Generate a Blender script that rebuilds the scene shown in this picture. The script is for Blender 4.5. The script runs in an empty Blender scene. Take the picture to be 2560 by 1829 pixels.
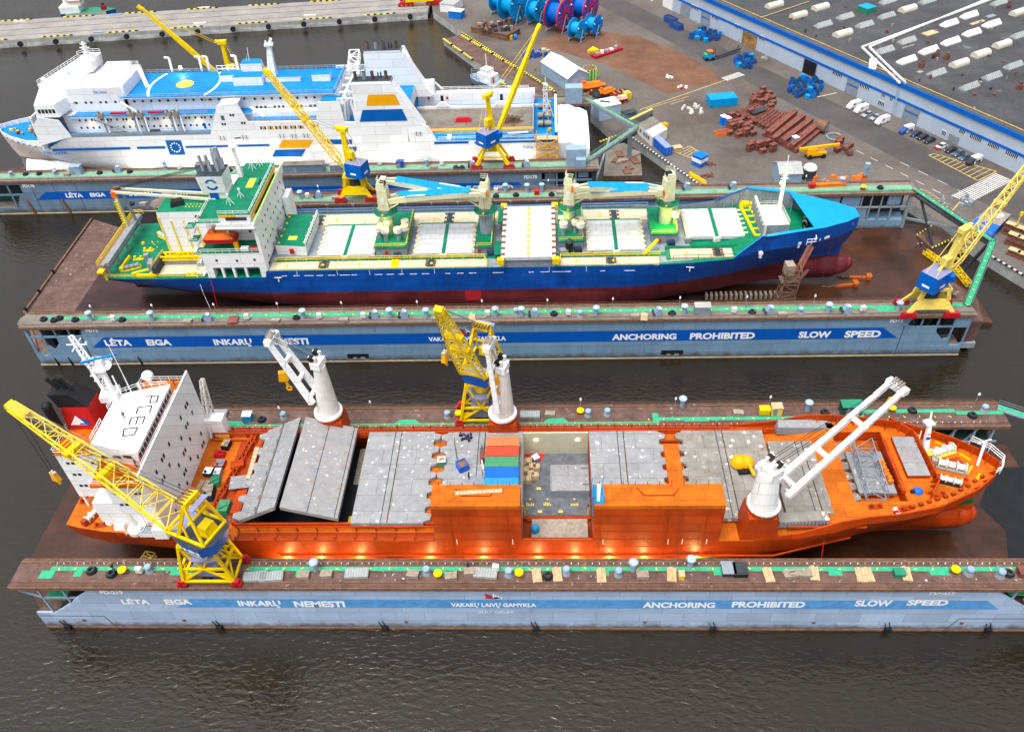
import bpy,math,random
from mathutils import Vector as V,Matrix
random.seed(7)
S=bpy.context.scene
COL=S.collection
PI=math.pi
rnd=random.uniform
# ---------------------------------------------------------------- camera model (solved from the photograph)
F,PITCH,ROLL,YAW,H=2077.33,0.73726004,-0.05267786,-0.06222142,134.0
_cy,_sy,_cp,_sp=math.cos(YAW),math.sin(YAW),math.cos(PITCH),math.sin(PITCH)
_fw=V((_sy*_cp,_cy*_cp,-_sp));_r0=V((_cy,-_sy,0));_u0=_r0.cross(_fw)
_c,_s=math.cos(ROLL),math.sin(ROLL)
_rt=_c*_r0 + _s*_u0;_up=-_s*_r0 + _c*_u0
EYE=V((0,0,H))
def ray(x,y): return (x-1280)*_rt - (y-914.5)*_up + F*_fw
def P(x,y,z=0):
    d=ray(x,y);return EYE + d*((z-H)/d.z)
def PY(x,y,Y):
    d=ray(x,y);return EYE + d*(Y/d.y)
def PX(x,y,X):
    d=ray(x,y);return EYE + d*(X/d.x)
def PN(x,y,p,n):
    d=ray(x,y);return EYE + d*((p-EYE).dot(n)/d.dot(n))
cd=bpy.data.cameras.new('camera');cam=bpy.data.objects.new('camera',cd);COL.objects.link(cam)
cd.sensor_width=36;cd.lens=36*F/2560;cd.clip_end=5000;cd.clip_start=1
cam.matrix_world=Matrix(((_rt.x,_up.x,-_fw.x,0),(_rt.y,_up.y,-_fw.y,0),(_rt.z,_up.z,-_fw.z,H),(0,0,0,1)))
S.camera=cam
# ---------------------------------------------------------------- materials
MATS={}
def mat(name,col,rough=.55,metal=0.,var=.16,sc=.35,rust=0.,rustcol=(.16,.06,.025),streak=False,rsc=.5,
        spots=0.,spotcol=(.8,.8,.78),ssc=.9,grime=0.,emit=0.,bump=0.,panel=None,col2=None,c2=0.,scum=0.):
    m=bpy.data.materials.new(name);m.use_nodes=True;nt=m.node_tree;N=nt.nodes;L=nt.links
    b=N['Principled BSDF'];b.inputs['Roughness'].default_value=rough;b.inputs['Metallic'].default_value=metal;b.inputs['Specular IOR Level'].default_value=.5 if rough < .32 else .22
    g=N.new('ShaderNodeNewGeometry')
    def noise(s,d=4,vec=None,st=False):
        n=N.new('ShaderNodeTexNoise');n.inputs['Scale'].default_value=s;n.inputs['Detail'].default_value=d
        n.inputs['Roughness'].default_value=.65
        if st:
            mp=N.new('ShaderNodeVectorMath');mp.operation='MULTIPLY';mp.inputs[1].default_value=(1,1,.12)
            L.new(g.outputs['Position'],mp.inputs[0]);L.new(mp.outputs[0],n.inputs['Vector'])
        else: L.new(g.outputs['Position'],n.inputs['Vector'])
        return n.outputs['Fac']
    def mr(fac,a,bb,c=0.,d=1.):
        n=N.new('ShaderNodeMapRange');n.inputs[1].default_value=a;n.inputs[2].default_value=bb
        n.inputs[3].default_value=c;n.inputs[4].default_value=d;L.new(fac,n.inputs[0]);return n.outputs[0]
    def mix(fac,a,c2_):
        n=N.new('ShaderNodeMix');n.data_type='RGBA'
        if isinstance(fac,float): n.inputs[0].default_value=fac
        else: L.new(fac,n.inputs[0])
        for k,v in ((6,a),(7,c2_)):
            if isinstance(v,tuple): n.inputs[k].default_value=(*v,1)
            else: L.new(v,n.inputs[k])
        return n.outputs[2]
    lo=tuple(c*(1-var) for c in col);hi=tuple(min(1,c*(1+var)) for c in col)
    c=mix(mr(noise(sc),.3,.7),lo,hi)
    if col2: c=mix(mr(noise(sc*.4,5),.5-.25*c2,.75-.25*c2),c,col2)
    if grime: c=mix(mr(noise(.9,6,st=streak),.45,.8,0,grime),c,tuple(x*.35 for x in col))
    if rust: c=mix(mr(noise(rsc,6,st=streak),.72-.3*rust,.78-.2*rust,0,.9),c,rustcol)
    if spots:
        v=N.new('ShaderNodeTexVoronoi');v.inputs['Scale'].default_value=ssc;L.new(g.outputs['Position'],v.inputs['Vector'])
        k=mr(v.outputs['Distance'],spots*.6,spots,1,0);nz=N.new('ShaderNodeTexNoise');nz.inputs['Scale'].default_value=2.2;L.new(g.outputs['Position'],nz.inputs['Vector']);vv=N.new('ShaderNodeVectorMath');vv.operation='MULTIPLY_ADD';vv.inputs[1].default_value=(1.1,1.1,1.1);L.new(nz.outputs['Color'],vv.inputs[0]);L.new(g.outputs['Position'],vv.inputs[2]);L.new(vv.outputs[0],v.inputs['Vector'])
        k2=mr(noise(.12,3),.42,.6,.1,1.)
        mm=N.new('ShaderNodeMath');mm.operation='MULTIPLY';L.new(k,mm.inputs[0]);L.new(k2,mm.inputs[1])
        c=mix(mm.outputs[0],c,spotcol)
    if panel:      # plating: each plate a slightly different tone, thin dark seams between
        sp=N.new('ShaderNodeSeparateXYZ');L.new(g.outputs['Position'],sp.inputs[0]);ad=N.new('ShaderNodeMath');L.new(sp.outputs[1],ad.inputs[0]);L.new(sp.outputs[2],ad.inputs[1])
        cb=N.new('ShaderNodeCombineXYZ');L.new(sp.outputs[0],cb.inputs[0]);L.new(ad.outputs[0],cb.inputs[1]);bk=N.new('ShaderNodeTexBrick');L.new(cb.outputs[0],bk.inputs['Vector'])
        bk.inputs['Scale'].default_value=1;bk.inputs['Brick Width'].default_value=panel[0];bk.inputs['Row Height'].default_value=panel[1];bk.inputs['Mortar Size'].default_value=.07;bk.inputs['Mortar Smooth'].default_value=.6
        bk.inputs['Color1'].default_value=(panel[2],panel[2],panel[2],1);bk.inputs['Color2'].default_value=(1.06,1.06,1.06,1);bk.inputs['Mortar'].default_value=(.62,.6,.58,1)
        mx=N.new('ShaderNodeMix');mx.data_type='RGBA';mx.blend_type='MULTIPLY';mx.inputs[0].default_value=1;L.new(c,mx.inputs[6]);L.new(bk.outputs['Color'],mx.inputs[7]);c=mx.outputs[2]
    if scum:       # weed and rust left by the water at the foot of the wall
        sp=N.new('ShaderNodeSeparateXYZ');L.new(g.outputs['Position'],sp.inputs[0]);ma=N.new('ShaderNodeMath');ma.operation='MULTIPLY_ADD';ma.inputs[1].default_value=-3.2;L.new(noise(.5,5),ma.inputs[0]);L.new(sp.outputs[2],ma.inputs[2])
        c=mix(mr(ma.outputs[0],-.9,-.1+scum,.85,0),c,(.085,.06,.04))
    L.new(c,b.inputs['Base Color'])
    if bump:
        bp=N.new('ShaderNodeBump');bp.inputs['Strength'].default_value=bump;bp.inputs['Distance'].default_value=.05
        L.new(noise(sc*12,3),bp.inputs['Height']);L.new(bp.outputs[0],b.inputs['Normal'])
    if emit:
        b.inputs['Emission Color'].default_value=(*col,1);b.inputs['Emission Strength'].default_value=emit
    MATS[name]=m;return m
mat('wall_blue',(.17,.29,.42),.5,var=.14,sc=.12,rust=.12,streak=True,rsc=.7,grime=.25,panel=(7.5,2.4,.9),scum=.5)
mat('wall_pale',(.36,.47,.64),.5,var=.12,sc=.12,rust=.22,rustcol=(.42,.36,.42),streak=True,rsc=.45,grime=.15,panel=(7.5,2.6,.86),scum=.6)
mat('wall_grey',(.14,.22,.31),.5,var=.14,sc=.12,rust=.16,streak=True,rsc=.7,grime=.3,panel=(7.5,2.4,.9),scum=.5)
mat('band_blue',(.0,.085,.42),.45,var=.1,sc=.5)
mat('band_worn',(.09,.30,.62),.5,var=.2,sc=.8,rust=.35,rustcol=(.24,.42,.64),rsc=.5)
mat('letter_white',(.82,.84,.86),.5,var=.04,sc=1)
mat('letter_faded',(.62,.72,.84),.5,var=.08,sc=1)
mat('logo_red',(.5,.03,.03),.5)
mat('steel_brown',(.125,.075,.062),.75,var=.35,sc=.5,spots=.16,spotcol=(.5,.46,.44),ssc=.8,rust=.2,rsc=.9,bump=.3,panel=(5.,2.,.85))
mat('steel_brown2',(.15,.12,.10),.75,var=.35,sc=.5,rust=.22,rsc=.7,bump=.3,col2=(.20,.19,.16),c2=.5)
mat('deck_green',(.035,.36,.185),.6,var=.2,sc=1.2,rust=.08,rustcol=(.12,.1,.07),rsc=1.2)
mat('deck_palegreen',(.16,.34,.23),.65,var=.25,sc=.6,rust=.4,rustcol=(.22,.18,.14),rsc=.5)
mat('pontoon_rust',(.055,.020,.009),.3,var=.55,sc=.09,rust=.3,rustcol=(.15,.06,.018),rsc=.06,bump=.2,grime=.5,panel=(6.,3.,.8))
mat('pontoon_purple',(.048,.025,.024),.32,var=.4,sc=.1,rust=.22,rustcol=(.05,.022,.015),rsc=.07,bump=.2,panel=(6.,3.,.8))
mat('steel_dark',(.035,.045,.055),.6,var=.4,sc=.3,rust=.2,rsc=.6)
mat('steel_darkgreen',(.02,.05,.045),.6,var=.4,sc=.3)
mat('steel_grey',(.22,.26,.30),.55,var=.2,sc=.6,rust=.14,rsc=.8)
mat('steel_blue',(.25,.36,.48),.5,var=.15,sc=.6,rust=.1,rsc=1.)
mat('rust_rail',(.17,.09,.055),.7,var=.4,sc=1.)
mat('orange',(.45,.047,.0012),.5,var=.2,sc=.2,rust=.26,rustcol=(.24,.035,.006),streak=True,rsc=.5,grime=.3,panel=(6.2,2.3,.82))  # shade of the upright sides mixed into the paint: darker, redder than the decks
mat('orange_lit_deck',(.52,.118,.003),.6,var=.25,sc=.35,rust=.34,rustcol=(.27,.05,.01),rsc=.4,grime=.35,panel=(5.,2.6,.84))  # same orange, brighter and yellower: light on upward faces put into the colour
mat('orange_dark',(.32,.04,.004),.5,var=.25,sc=.4,grime=.3)
mat('hull_red',(.15,.025,.03),.5,var=.35,sc=.15,rust=.3,rustcol=(.07,.02,.028),rsc=.13,grime=.35,panel=(7.,2.2,.74))
mat('hull_redpatch',(.42,.02,.025),.5,var=.15)
mat('boot_green',(.01,.10,.035),.5,var=.2)
mat('hull_blue',(.006,.075,.36),.4,var=.25,sc=.2,rust=.05,streak=True,rsc=.5,grime=.3,panel=(7.,2.2,.86))
mat('blue_bright',(.0,.27,.72),.45,var=.08,sc=.5)
mat('hatch_grey',(.27,.275,.285),.65,var=.13,sc=.5,rust=.14,rustcol=(.22,.16,.12),rsc=.55,spots=.24,spotcol=(.62,.63,.65),ssc=.75,grime=.35,panel=(6.3,3.6,.92))
mat('hatch_red',(.28,.275,.28),.65,var=.12,sc=.6,rust=.2,rustcol=(.45,.22,.2),rsc=1.3,spots=.2,spotcol=(.66,.66,.67),ssc=.8,grime=.2)
mat('hatch_rusty',(.25,.235,.21),.65,var=.2,sc=.5,rust=.42,rustcol=(.20,.11,.055),rsc=.3,spots=.27,spotcol=(.8,.8,.76),ssc=.62,grime=.25,panel=(3.8,3.4,.9))
mat('hatch_white',(.52,.535,.55),.6,var=.1,sc=.4,rust=.2,rustcol=(.4,.3,.2),rsc=.4,grime=.12,panel=(2.4,2.2,.93))
mat('cream',(.55,.49,.35),.6,var=.14,sc=.4,rust=.24,rustcol=(.35,.2,.09),rsc=.5,panel=(3.,2.6,.9))
mat('crane_cream',(.62,.62,.42),.5,var=.1,sc=.6,rust=.1,rsc=.7)
mat('white',(.80,.81,.82),.45,var=.05,sc=.5,rust=.05,rustcol=(.5,.42,.34),streak=True,rsc=.6,panel=(6.,2.7,.95))
mat('white_hull',(.80,.82,.85),.4,var=.05,sc=.2,grime=.08,streak=True,panel=(8.,2.6,.94))
mat('white_dirty',(.66,.64,.60),.55,var=.12,sc=.5,rust=.16,rustcol=(.4,.25,.12),streak=True,rsc=.6)
mat('plastic_wrap',(.78,.80,.83),.35,var=.08,sc=.7,bump=.6)
mat('green_deck',(.0,.17,.085),.55,var=.2,sc=.4,rust=.06,rsc=.8,panel=(5.,2.4,.9))
mat('yellow',(.80,.55,.0),.45,var=.12,sc=.7,rust=.06,rsc=.8)
mat('yellow_pale',(.76,.58,.12),.5,var=.12,sc=.7,rust=.07,rsc=.8)
mat('yellow_lattice',(.82,.60,.03),.45,var=.1,sc=.7)
mat('yellow_mark',(.75,.62,.06),.6,var=.1)
mat('amber',(.78,.36,.0),.5,var=.06)
mat('cab_blue',(.0,.11,.50),.4,var=.15,sc=.6)
mat('ferry_deck',(.0,.20,.52),.55,var=.16,sc=.35,grime=.15,panel=(5.,3.,.92))
mat('ferry_band',(.0,.10,.40),.4,var=.08)
mat('violet_grey',(.22,.23,.38),.55,var=.12)
mat('red',(.52,.015,.015),.5,var=.15)
mat('bogie_red',(.38,.01,.02),.5,var=.3,sc=1.)
mat('anchor_rust',(.36,.085,.015),.6,var=.3,sc=1.5,rust=.3)
mat('vivid_orange',(.80,.16,.01),.45,var=.15,sc=.8)
mat('container_orange',(.62,.16,.06),.55,var=.12,sc=1,rust=.12,rsc=.8)
mat('container_red',(.55,.06,.03),.55,var=.12,sc=1)
mat('container_green',(.06,.24,.12),.55,var=.12,sc=1,rust=.1)
mat('container_blue',(.01,.12,.56),.5,var=.1,sc=1)
mat('container_lightblue',(.02,.26,.50),.5,var=.1,sc=1)
mat('black',(.012,.013,.016),.5,var=.3)
mat('glass',(.02,.03,.04),.12,var=.2)
mat('hold_floor',(.12,.13,.15),.5,var=.35,sc=.6,spots=.1,spotcol=(.25,.26,.28),ssc=1.4,grime=.4)
mat('hold_wall',(.52,.51,.38),.6,var=.08,sc=.3,grime=.1)
mat('wood',(.52,.38,.22),.75,var=.25,sc=1.5)
mat('wood_grey',(.30,.25,.20),.8,var=.3,sc=1.5)
mat('concrete',(.27,.25,.235),.85,var=.2,sc=.15,grime=.3,bump=.3,rust=.1,rustcol=(.25,.2,.18))
mat('concrete_wall',(.36,.37,.36),.85,var=.25,sc=.3,grime=.45,streak=True)
mat('warehouse',(.40,.48,.58),.5,var=.06,sc=.2,grime=.06,streak=True)
mat('roof_dark',(.065,.067,.072),.85,var=.25,sc=.1,rust=.24,rustcol=(.17,.175,.18),rsc=.12,bump=.2,grime=.35,panel=(9.,7.,.86))
mat('skylight_grey',(.34,.36,.35),.6,var=.15,sc=1)
mat('skylight_cream',(.60,.56,.46),.6,var=.1,sc=.6)
mat('red_steel',(.19,.066,.05),.65,var=.35,sc=.6,grime=.3)
mat('bin_blue',(.01,.085,.28),.5,var=.3,sc=.8,grime=.3)
mat('reel_blue',(.0,.16,.62),.45,var=.15,sc=.6)
mat('reel_cyan',(.0,.28,.62),.45,var=.12,sc=.6)
mat('red_rim',(.55,.01,.05),.45,var=.12)
mat('asphalt_line',(.55,.55,.53),.8,var=.25,sc=.7)
mat('line_yellow',(.52,.36,.10),.8,var=.3,sc=.7)
mat('tyre',(.015,.015,.016),.8)
mat('car_white',(.75,.76,.78),.3,var=.03)
mat('car_silver',(.42,.45,.48),.3,metal=.4,var=.05)
mat('car_black',(.02,.023,.03),.25,var=.1)
mat('car_navy',(.02,.035,.08),.25,var=.1)
mat('car_blue',(.02,.07,.30),.3,var=.1)
mat('car_bluegrey',(.07,.12,.19),.3,var=.1)
mat('lime',(.45,.85,.05),.5)
mat('hivis',(.45,.75,.05),.6)
mat('skin',(.45,.27,.19),.6)
mat('cloth_dark',(.02,.03,.06),.8)
mat('tug_green',(.02,.22,.12),.55)
mat('lamp_warm',(1.,.75,.35),emit=14)
mat('lamp_glow',(1.,.85,.2),emit=10)
mat('lamp_lime',(.85,1.,.1),emit=9)
mat('lamp_small',(1.,.78,.4),emit=5)
# ---------------------------------------------------------------- mesh builder
OFF={}
class MB:
    def __init__(s): s.v=[];s.f=[];s.m=[];s.names=[]
    def mi(s,m):
        if m not in s.names: s.names.append(m)
        return s.names.index(m)
    def add(s,vs,fs,m):
        o=len(s.v);s.v+=[V(p) for p in vs];k=s.mi(m)
        for f in fs: s.f.append([o+i for i in f]);s.m.append(k)
        return s
    def hexa(s,b,t,m,mt=None,mb=None):       # b, t: rings of same length, counter-clockwise from above
        n=len(b);o=len(s.v);s.v+=[V(p) for p in b]+[V(p) for p in t];k=s.mi(m);kt=s.mi(mt or m)
        for i in range(n):
            j=(i+1) % n;s.f.append([o+i,o+j,o+n+j,o+n+i]);s.m.append(k)
        s.f.append([o+n+i for i in range(n)]);s.m.append(kt)
        s.f.append([o+n-1-i for i in range(n)]);s.m.append(k);return s
    def box(s,x0,x1,y0,y1,z0,z1,m,mt=None):
        x0,x1=min(x0,x1),max(x0,x1);y0,y1=min(y0,y1),max(y0,y1);z0,z1=min(z0,z1),max(z0,z1)
        q=[(x0,y0),(x1,y0),(x1,y1),(x0,y1)]
        return s.hexa([(a,b,z0) for a,b in q],[(a,b,z1) for a,b in q],m,mt)
    def ob(s,c,sx,sy,sz,rz,m,mt=None,tx=1.,ty=1.):   # oriented box, c = base centre; tx,ty taper of the top
        ca,sa=math.cos(rz),math.sin(rz);c=V(c)
        def r(a,b,z): return (c.x+a*ca-b*sa,c.y+a*sa+b*ca,c.z+z)
        q=[(-sx/2,-sy/2),(sx/2,-sy/2),(sx/2,sy/2),(-sx/2,sy/2)]
        return s.hexa([r(a,b,0) for a,b in q],[r(a*tx,b*ty,sz) for a,b in q],m,mt)
    def prism(s,poly,z0,z1,m,mt=None):
        a=sum(poly[i][0]*poly[(i+1) % len(poly)][1]-poly[(i+1) % len(poly)][0]*poly[i][1] for i in range(len(poly)))
        if a < 0: poly=poly[::-1]
        return s.hexa([(p[0],p[1],z0) for p in poly],[(p[0],p[1],z1) for p in poly],m,mt)
    def ext(s,poly,vec,m):                      # planar 3-D polygon pushed along vec
        vec=V(vec);n=len(poly);o=len(s.v);p=[V(q) for q in poly];s.v+=p+[q+vec for q in p];k=s.mi(m)
        for i in range(n):
            j=(i+1) % n;s.f.append([o+i,o+j,o+n+j,o+n+i]);s.m.append(k)
        s.f.append([o+n+i for i in range(n)]);s.f.append([o+n-1-i for i in range(n)]);s.m+=[k,k];return s
    def poly(s,pts,m): return s.add(pts,[list(range(len(pts)))],m)
    def bar(s,p,q,w,m,h=None,w2=None,h2=None):
        p,q=V(p),V(q);d=q-p
        if d.length < 1e-6: return s
        d.normalize();u=V((0,0,1)) if abs(d.z) < .95 else V((0,1,0))
        a=d.cross(u).normalized();b=a.cross(d);h=h or w;w2=w2 or w;h2=h2 or (h if w2 == w else h*w2/w)
        def rg(c,x,y): return [c-a*x/2-b*y/2,c+a*x/2-b*y/2,c+a*x/2+b*y/2,c-a*x/2+b*y/2]
        return s.hexa(rg(p,w,h),rg(q,w2,h2),m)
    def tube(s,p,q,r,m,r2=None,n=10,mt=None):
        p,q=V(p),V(q);d=(q-p)
        if d.length < 1e-6: return s
        d.normalize();u=V((0,0,1)) if abs(d.z) < .95 else V((0,1,0))
        a=d.cross(u).normalized();b=a.cross(d);r2=r if r2 is None else r2
        def rg(c,k): return [c+(a*math.cos(2*PI*i/n)+b*math.sin(2*PI*i/n))*k for i in range(n)]
        return s.hexa(rg(p,r),rg(q,r2),m,mt)
    def cyl(s,x,y,z0,z1,r,m,r2=None,n=14,mt=None): return s.tube((x,y,z0),(x,y,z1),r,m,r2,n,mt)
    def ring(s,c,R,r,m,axis=(0,0,1),n=20,k=6):
        c=V(c);ax=V(axis).normalized();u=V((0,0,1)) if abs(ax.z) < .9 else V((0,1,0))
        a=ax.cross(u).normalized();b=ax.cross(a);pts=[c+(a*math.cos(2*PI*i/n)+b*math.sin(2*PI*i/n))*R for i in range(n)]
        for i in range(n): s.tube(pts[i],pts[(i+1) % n],r,m,n=k)
        return s
    def dome(s,c,r,m,n=14,k=5,zs=1.,lo=0.):
        c=V(c);rings=[]
        for j in range(k):
            a=lo+(PI/2-lo)*j/k
            rings.append([c+V((r*math.cos(a)*math.cos(2*PI*i/n),r*math.cos(a)*math.sin(2*PI*i/n),r*zs*math.sin(a))) for i in range(n)])
        o=len(s.v)
        for g in rings: s.v+=g
        s.v.append(c+V((0,0,r*zs)));kk=s.mi(m)
        for j in range(k-1):
            for i in range(n):
                s.f.append([o+j*n+i,o+j*n+(i+1) % n,o+(j+1)*n+(i+1) % n,o+(j+1)*n+i]);s.m.append(kk)
        for i in range(n): s.f.append([o+(k-1)*n+i,o+(k-1)*n+(i+1) % n,o+k*n]);s.m.append(kk)
        s.f.append([o+n-1-i for i in range(n)]);s.m.append(kk);return s
    def line(s,pts,w,m,h=None):
        for a,b in zip(pts,pts[1:]): s.bar(a,b,w,m,h)
        return s
    def rail(s,pts,m,h=1.1,step=2.2,w=.07,close=False,nr=2):
        pts=[V(p) for p in pts]
        if close: pts=pts+[pts[0]]
        for a,b in zip(pts,pts[1:]):
            L=(b-a).length;n=max(1,int(L/step))
            for i in range(n+1):
                c=a+(b-a)*(i/n);s.bar(c,c+V((0,0,h)),w,m)
            for k in range(nr):
                z=V((0,0,h*(k+1)/nr));s.bar(a+z,b+z,w,m)
        return s
    def strip(s,pts,w,z,m,th=.05):            # flat ribbon along a polyline of (x, y)
        p=[V((a[0],a[1],0)) for a in pts]
        for a,b in zip(p,p[1:]):
            d=(b-a).normalized();n=V((-d.y,d.x,0))*w/2
            s.hexa([(a-n)+V((0,0,z)),(b-n)+V((0,0,z)),(b+n)+V((0,0,z)),(a+n)+V((0,0,z))],
                   [(a-n)+V((0,0,z+th)),(b-n)+V((0,0,z+th)),(b+n)+V((0,0,z+th)),(a+n)+V((0,0,z+th))],m)
        return s
    def lattice(s,p,q,w0,h0,w1,h1,m,n=8,t=.22,up=(0,0,1),td=.12):
        p,q=V(p),V(q);d=(q-p).normalized();a=d.cross(V(up)).normalized();b=a.cross(d)
        st=[]
        for i in range(n+1):
            k=i/n;c=p+(q-p)*k;w=w0+(w1-w0)*k;h=h0+(h1-h0)*k
            st.append([c-a*w/2-b*h/2,c+a*w/2-b*h/2,c+a*w/2+b*h/2,c-a*w/2+b*h/2])
        for i in range(4): s.bar(st[0][i],st[-1][i],t,m)
        for k in range(n):
            for i in range(4):
                j=(i+1) % 4
                if k % 2: s.bar(st[k][i],st[k+1][j],td,m)
                else: s.bar(st[k][j],st[k+1][i],td,m)
                s.bar(st[k+1][i],st[k+1][j],td,m)
        return s
    def text(s,txt,x0,x1,z0,z1,y,m,bold=.02,italic=0.,th=.03):
        """letters standing on an XZ wall that faces -Y, stretched to fill the box"""
        vs,fs=glyphs(txt,bold);k=[min(p[0] for p in vs),max(p[0] for p in vs)];h=0.729
        o=[]
        for a,b in vs:
            o.append(V((x0+(a-k[0])/(k[1]-k[0])*(x1-x0),y,z0+b/h*(z1-z0))))
        return s.add(o,fs,m)
    def text_on(s,txt,org,u,v,W,Hh,m,bold=.02):
        vs,fs=glyphs(txt,bold);k=[min(p[0] for p in vs),max(p[0] for p in vs)];u,v,org=V(u),V(v),V(org)
        return s.add([org+u*((a-k[0])/(k[1]-k[0])*W)+v*(b/.729*Hh) for a,b in vs],fs,m)
    def islands(s):
        par=list(range(len(s.v)))
        def fd(i):
            while par[i] != i: par[i]=par[par[i]];i=par[i]
            return i
        for f in s.f:
            for i in f[1:]: par[fd(i)]=fd(f[0])
        G={}
        for k,f in enumerate(s.f): G.setdefault(fd(f[0]),[]).append(k)
        B=[]
        for g in G.values():
            ps=[s.v[i] for k in g for i in s.f[k]];lo=[min(q[a] for q in ps)-.04 for a in range(3)];hi=[max(q[a] for q in ps)+.04 for a in range(3)]
            new=[lo,hi,list(g)];ch=True
            while ch:
                ch=False
                for b in B:
                    if all(b[0][a] <= new[1][a] and new[0][a] <= b[1][a] for a in range(3)):
                        new=[[min(b[0][a],new[0][a]) for a in range(3)],[max(b[1][a],new[1][a]) for a in range(3)],b[2]+new[2]];B.remove(b);ch=True;break
            B.append(new)
        out=[]
        for b in B:
            m=MB();mp={}
            for k in b[2]:
                for i in s.f[k]:
                    if i not in mp: mp[i]=len(m.v);m.v.append(s.v[i])
                m.f.append([mp[i] for i in s.f[k]]);m.m.append(m.mi(s.names[s.m[k]]))
            out.append(m)
        return out
    def each(s,name,parent):      # every separate piece becomes a part of its own, past 100 of them the rest one part
        L=s.islands()
        for m in L[:100]: m.build(name,parent)
        if len(L) > 100:
            r=MB()
            for m in L[100:]:
                o=len(r.v);r.v+=m.v
                for f,k in zip(m.f,m.m): r.f.append([o+i for i in f]);r.m.append(r.mi(m.names[k]))
            r.build(name,parent,kind='stuff')
    def build(s,name,parent=None,label=None,cat=None,group=None,kind=None,smooth=False):
        me=bpy.data.meshes.new(name)
        if parent is not None: off=OFF.get(parent.name,V((0,0,0)))
        else:
            xs=[p.x for p in s.v];ys=[p.y for p in s.v];off=V(((min(xs)+max(xs))/2,(min(ys)+max(ys))/2,min(p.z for p in s.v)))
        me.from_pydata([tuple(p-off) for p in s.v],[],s.f)
        for n in s.names: me.materials.append(MATS[n])
        me.polygons.foreach_set('material_index',s.m)
        if smooth: me.polygons.foreach_set('use_smooth',[True]*len(me.polygons))
        me.update()
        if smooth == 2: me.set_sharp_from_angle(angle=math.radians(38))
        o=bpy.data.objects.new(name,me);COL.objects.link(o)
        if parent is not None: o.parent=parent;OFF[o.name]=off
        else: o.location=off;OFF[o.name]=off
        if label: o['label']=label
        if cat: o['category']=cat
        if group: o['group']=group
        if kind: o['kind']=kind
        return o
_G={}
def glyphs(txt,bold):
    if (txt,bold) in _G: return _G[txt,bold]
    cu=bpy.data.curves.new('t','FONT');cu.body=txt;cu.size=1;cu.offset=bold;cu.resolution_u=3
    o=bpy.data.objects.new('t',cu);COL.objects.link(o);bpy.context.view_layer.update()
    me=bpy.data.meshes.new_from_object(o.evaluated_get(bpy.context.evaluated_depsgraph_get()))
    r=([(v.co.x,v.co.y) for v in me.vertices],[list(p.vertices) for p in me.polygons])
    bpy.data.objects.remove(o);bpy.data.curves.remove(cu);bpy.data.meshes.remove(me)
    _G[txt,bold]=r;return r
def thing(name,label,cat,loc=(0,0,0),rz=0.,group=None,local=False):
    o=bpy.data.objects.new(name,None);COL.objects.link(o);o.empty_display_size=.5
    o.location=loc;o.rotation_euler=(0,0,rz);o['label']=label;o['category']=cat
    if group: o['group']=group
    OFF[o.name]=V((0,0,0)) if local else V(loc)
    return o
def copy_tree(o,loc,rz,label,group=None):
    def rec(s_,par):
        c=s_.copy();COL.objects.link(c);OFF[c.name]=OFF.get(s_.name,V((0,0,0)))
        if par is not None: c.parent=par
        for ch in s_.children: rec(ch,c)
        return c
    c=rec(o,None);c.location=loc;c.rotation_euler=(0,0,rz);c['label']=label
    if group: c['group']=group
    return c
ORD=['first','second','third','fourth','fifth','sixth','seventh','eighth','ninth','tenth','eleventh','twelfth',
       'thirteenth','fourteenth','fifteenth','sixteenth','seventeenth','eighteenth','nineteenth','twentieth'] + ['%d%s' % (i,'th') for i in range(21,60)]
# ---------------------------------------------------------------- light
SUN_EL,SUN_AZ=math.radians(70),math.radians(215)
w=bpy.data.worlds.new('World');S.world=w;w.use_nodes=True;nt=w.node_tree
sky=nt.nodes.new('ShaderNodeTexSky');sky.sky_type='NISHITA';sky.sun_disc=False
sky.sun_elevation=SUN_EL;sky.sun_rotation=SUN_AZ;sky.dust_density=6;sky.air_density=1.2;sky.ozone_density=1
hs=nt.nodes.new('ShaderNodeHueSaturation');hs.inputs['Saturation'].default_value=.3
tc=nt.nodes.new('ShaderNodeTexCoord');sx=nt.nodes.new('ShaderNodeSeparateXYZ');nt.links.new(tc.outputs['Generated'],sx.inputs[0])
mr_=nt.nodes.new('ShaderNodeMapRange');mr_.inputs[1].default_value=0;mr_.inputs[2].default_value=1;mr_.inputs[3].default_value=.95;mr_.inputs[4].default_value=1.75;nt.links.new(sx.outputs[2],mr_.inputs[0])
vm=nt.nodes.new('ShaderNodeVectorMath');vm.operation='SCALE';nt.links.new(hs.outputs[0],vm.inputs[0]);nt.links.new(mr_.outputs[0],vm.inputs['Scale'])
nt.links.new(sky.outputs[0],hs.inputs['Color']);nt.links.new(vm.outputs[0],nt.nodes['Background'].inputs['Color'])
nt.nodes['Background'].inputs['Strength'].default_value=.15
sl=bpy.data.lights.new('sun','SUN');sl.energy=1.0;sl.angle=math.radians(25);sl.color=(1,.95,.88)
so=bpy.data.objects.new('sun',sl);COL.objects.link(so)
so.rotation_euler=V((math.sin(SUN_AZ)*math.cos(SUN_EL),math.cos(SUN_AZ)*math.cos(SUN_EL),math.sin(SUN_EL))).to_track_quat('Z','Y').to_euler()
S.view_settings.view_transform='Standard';S.view_settings.look='None';S.view_settings.exposure=.2
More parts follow.
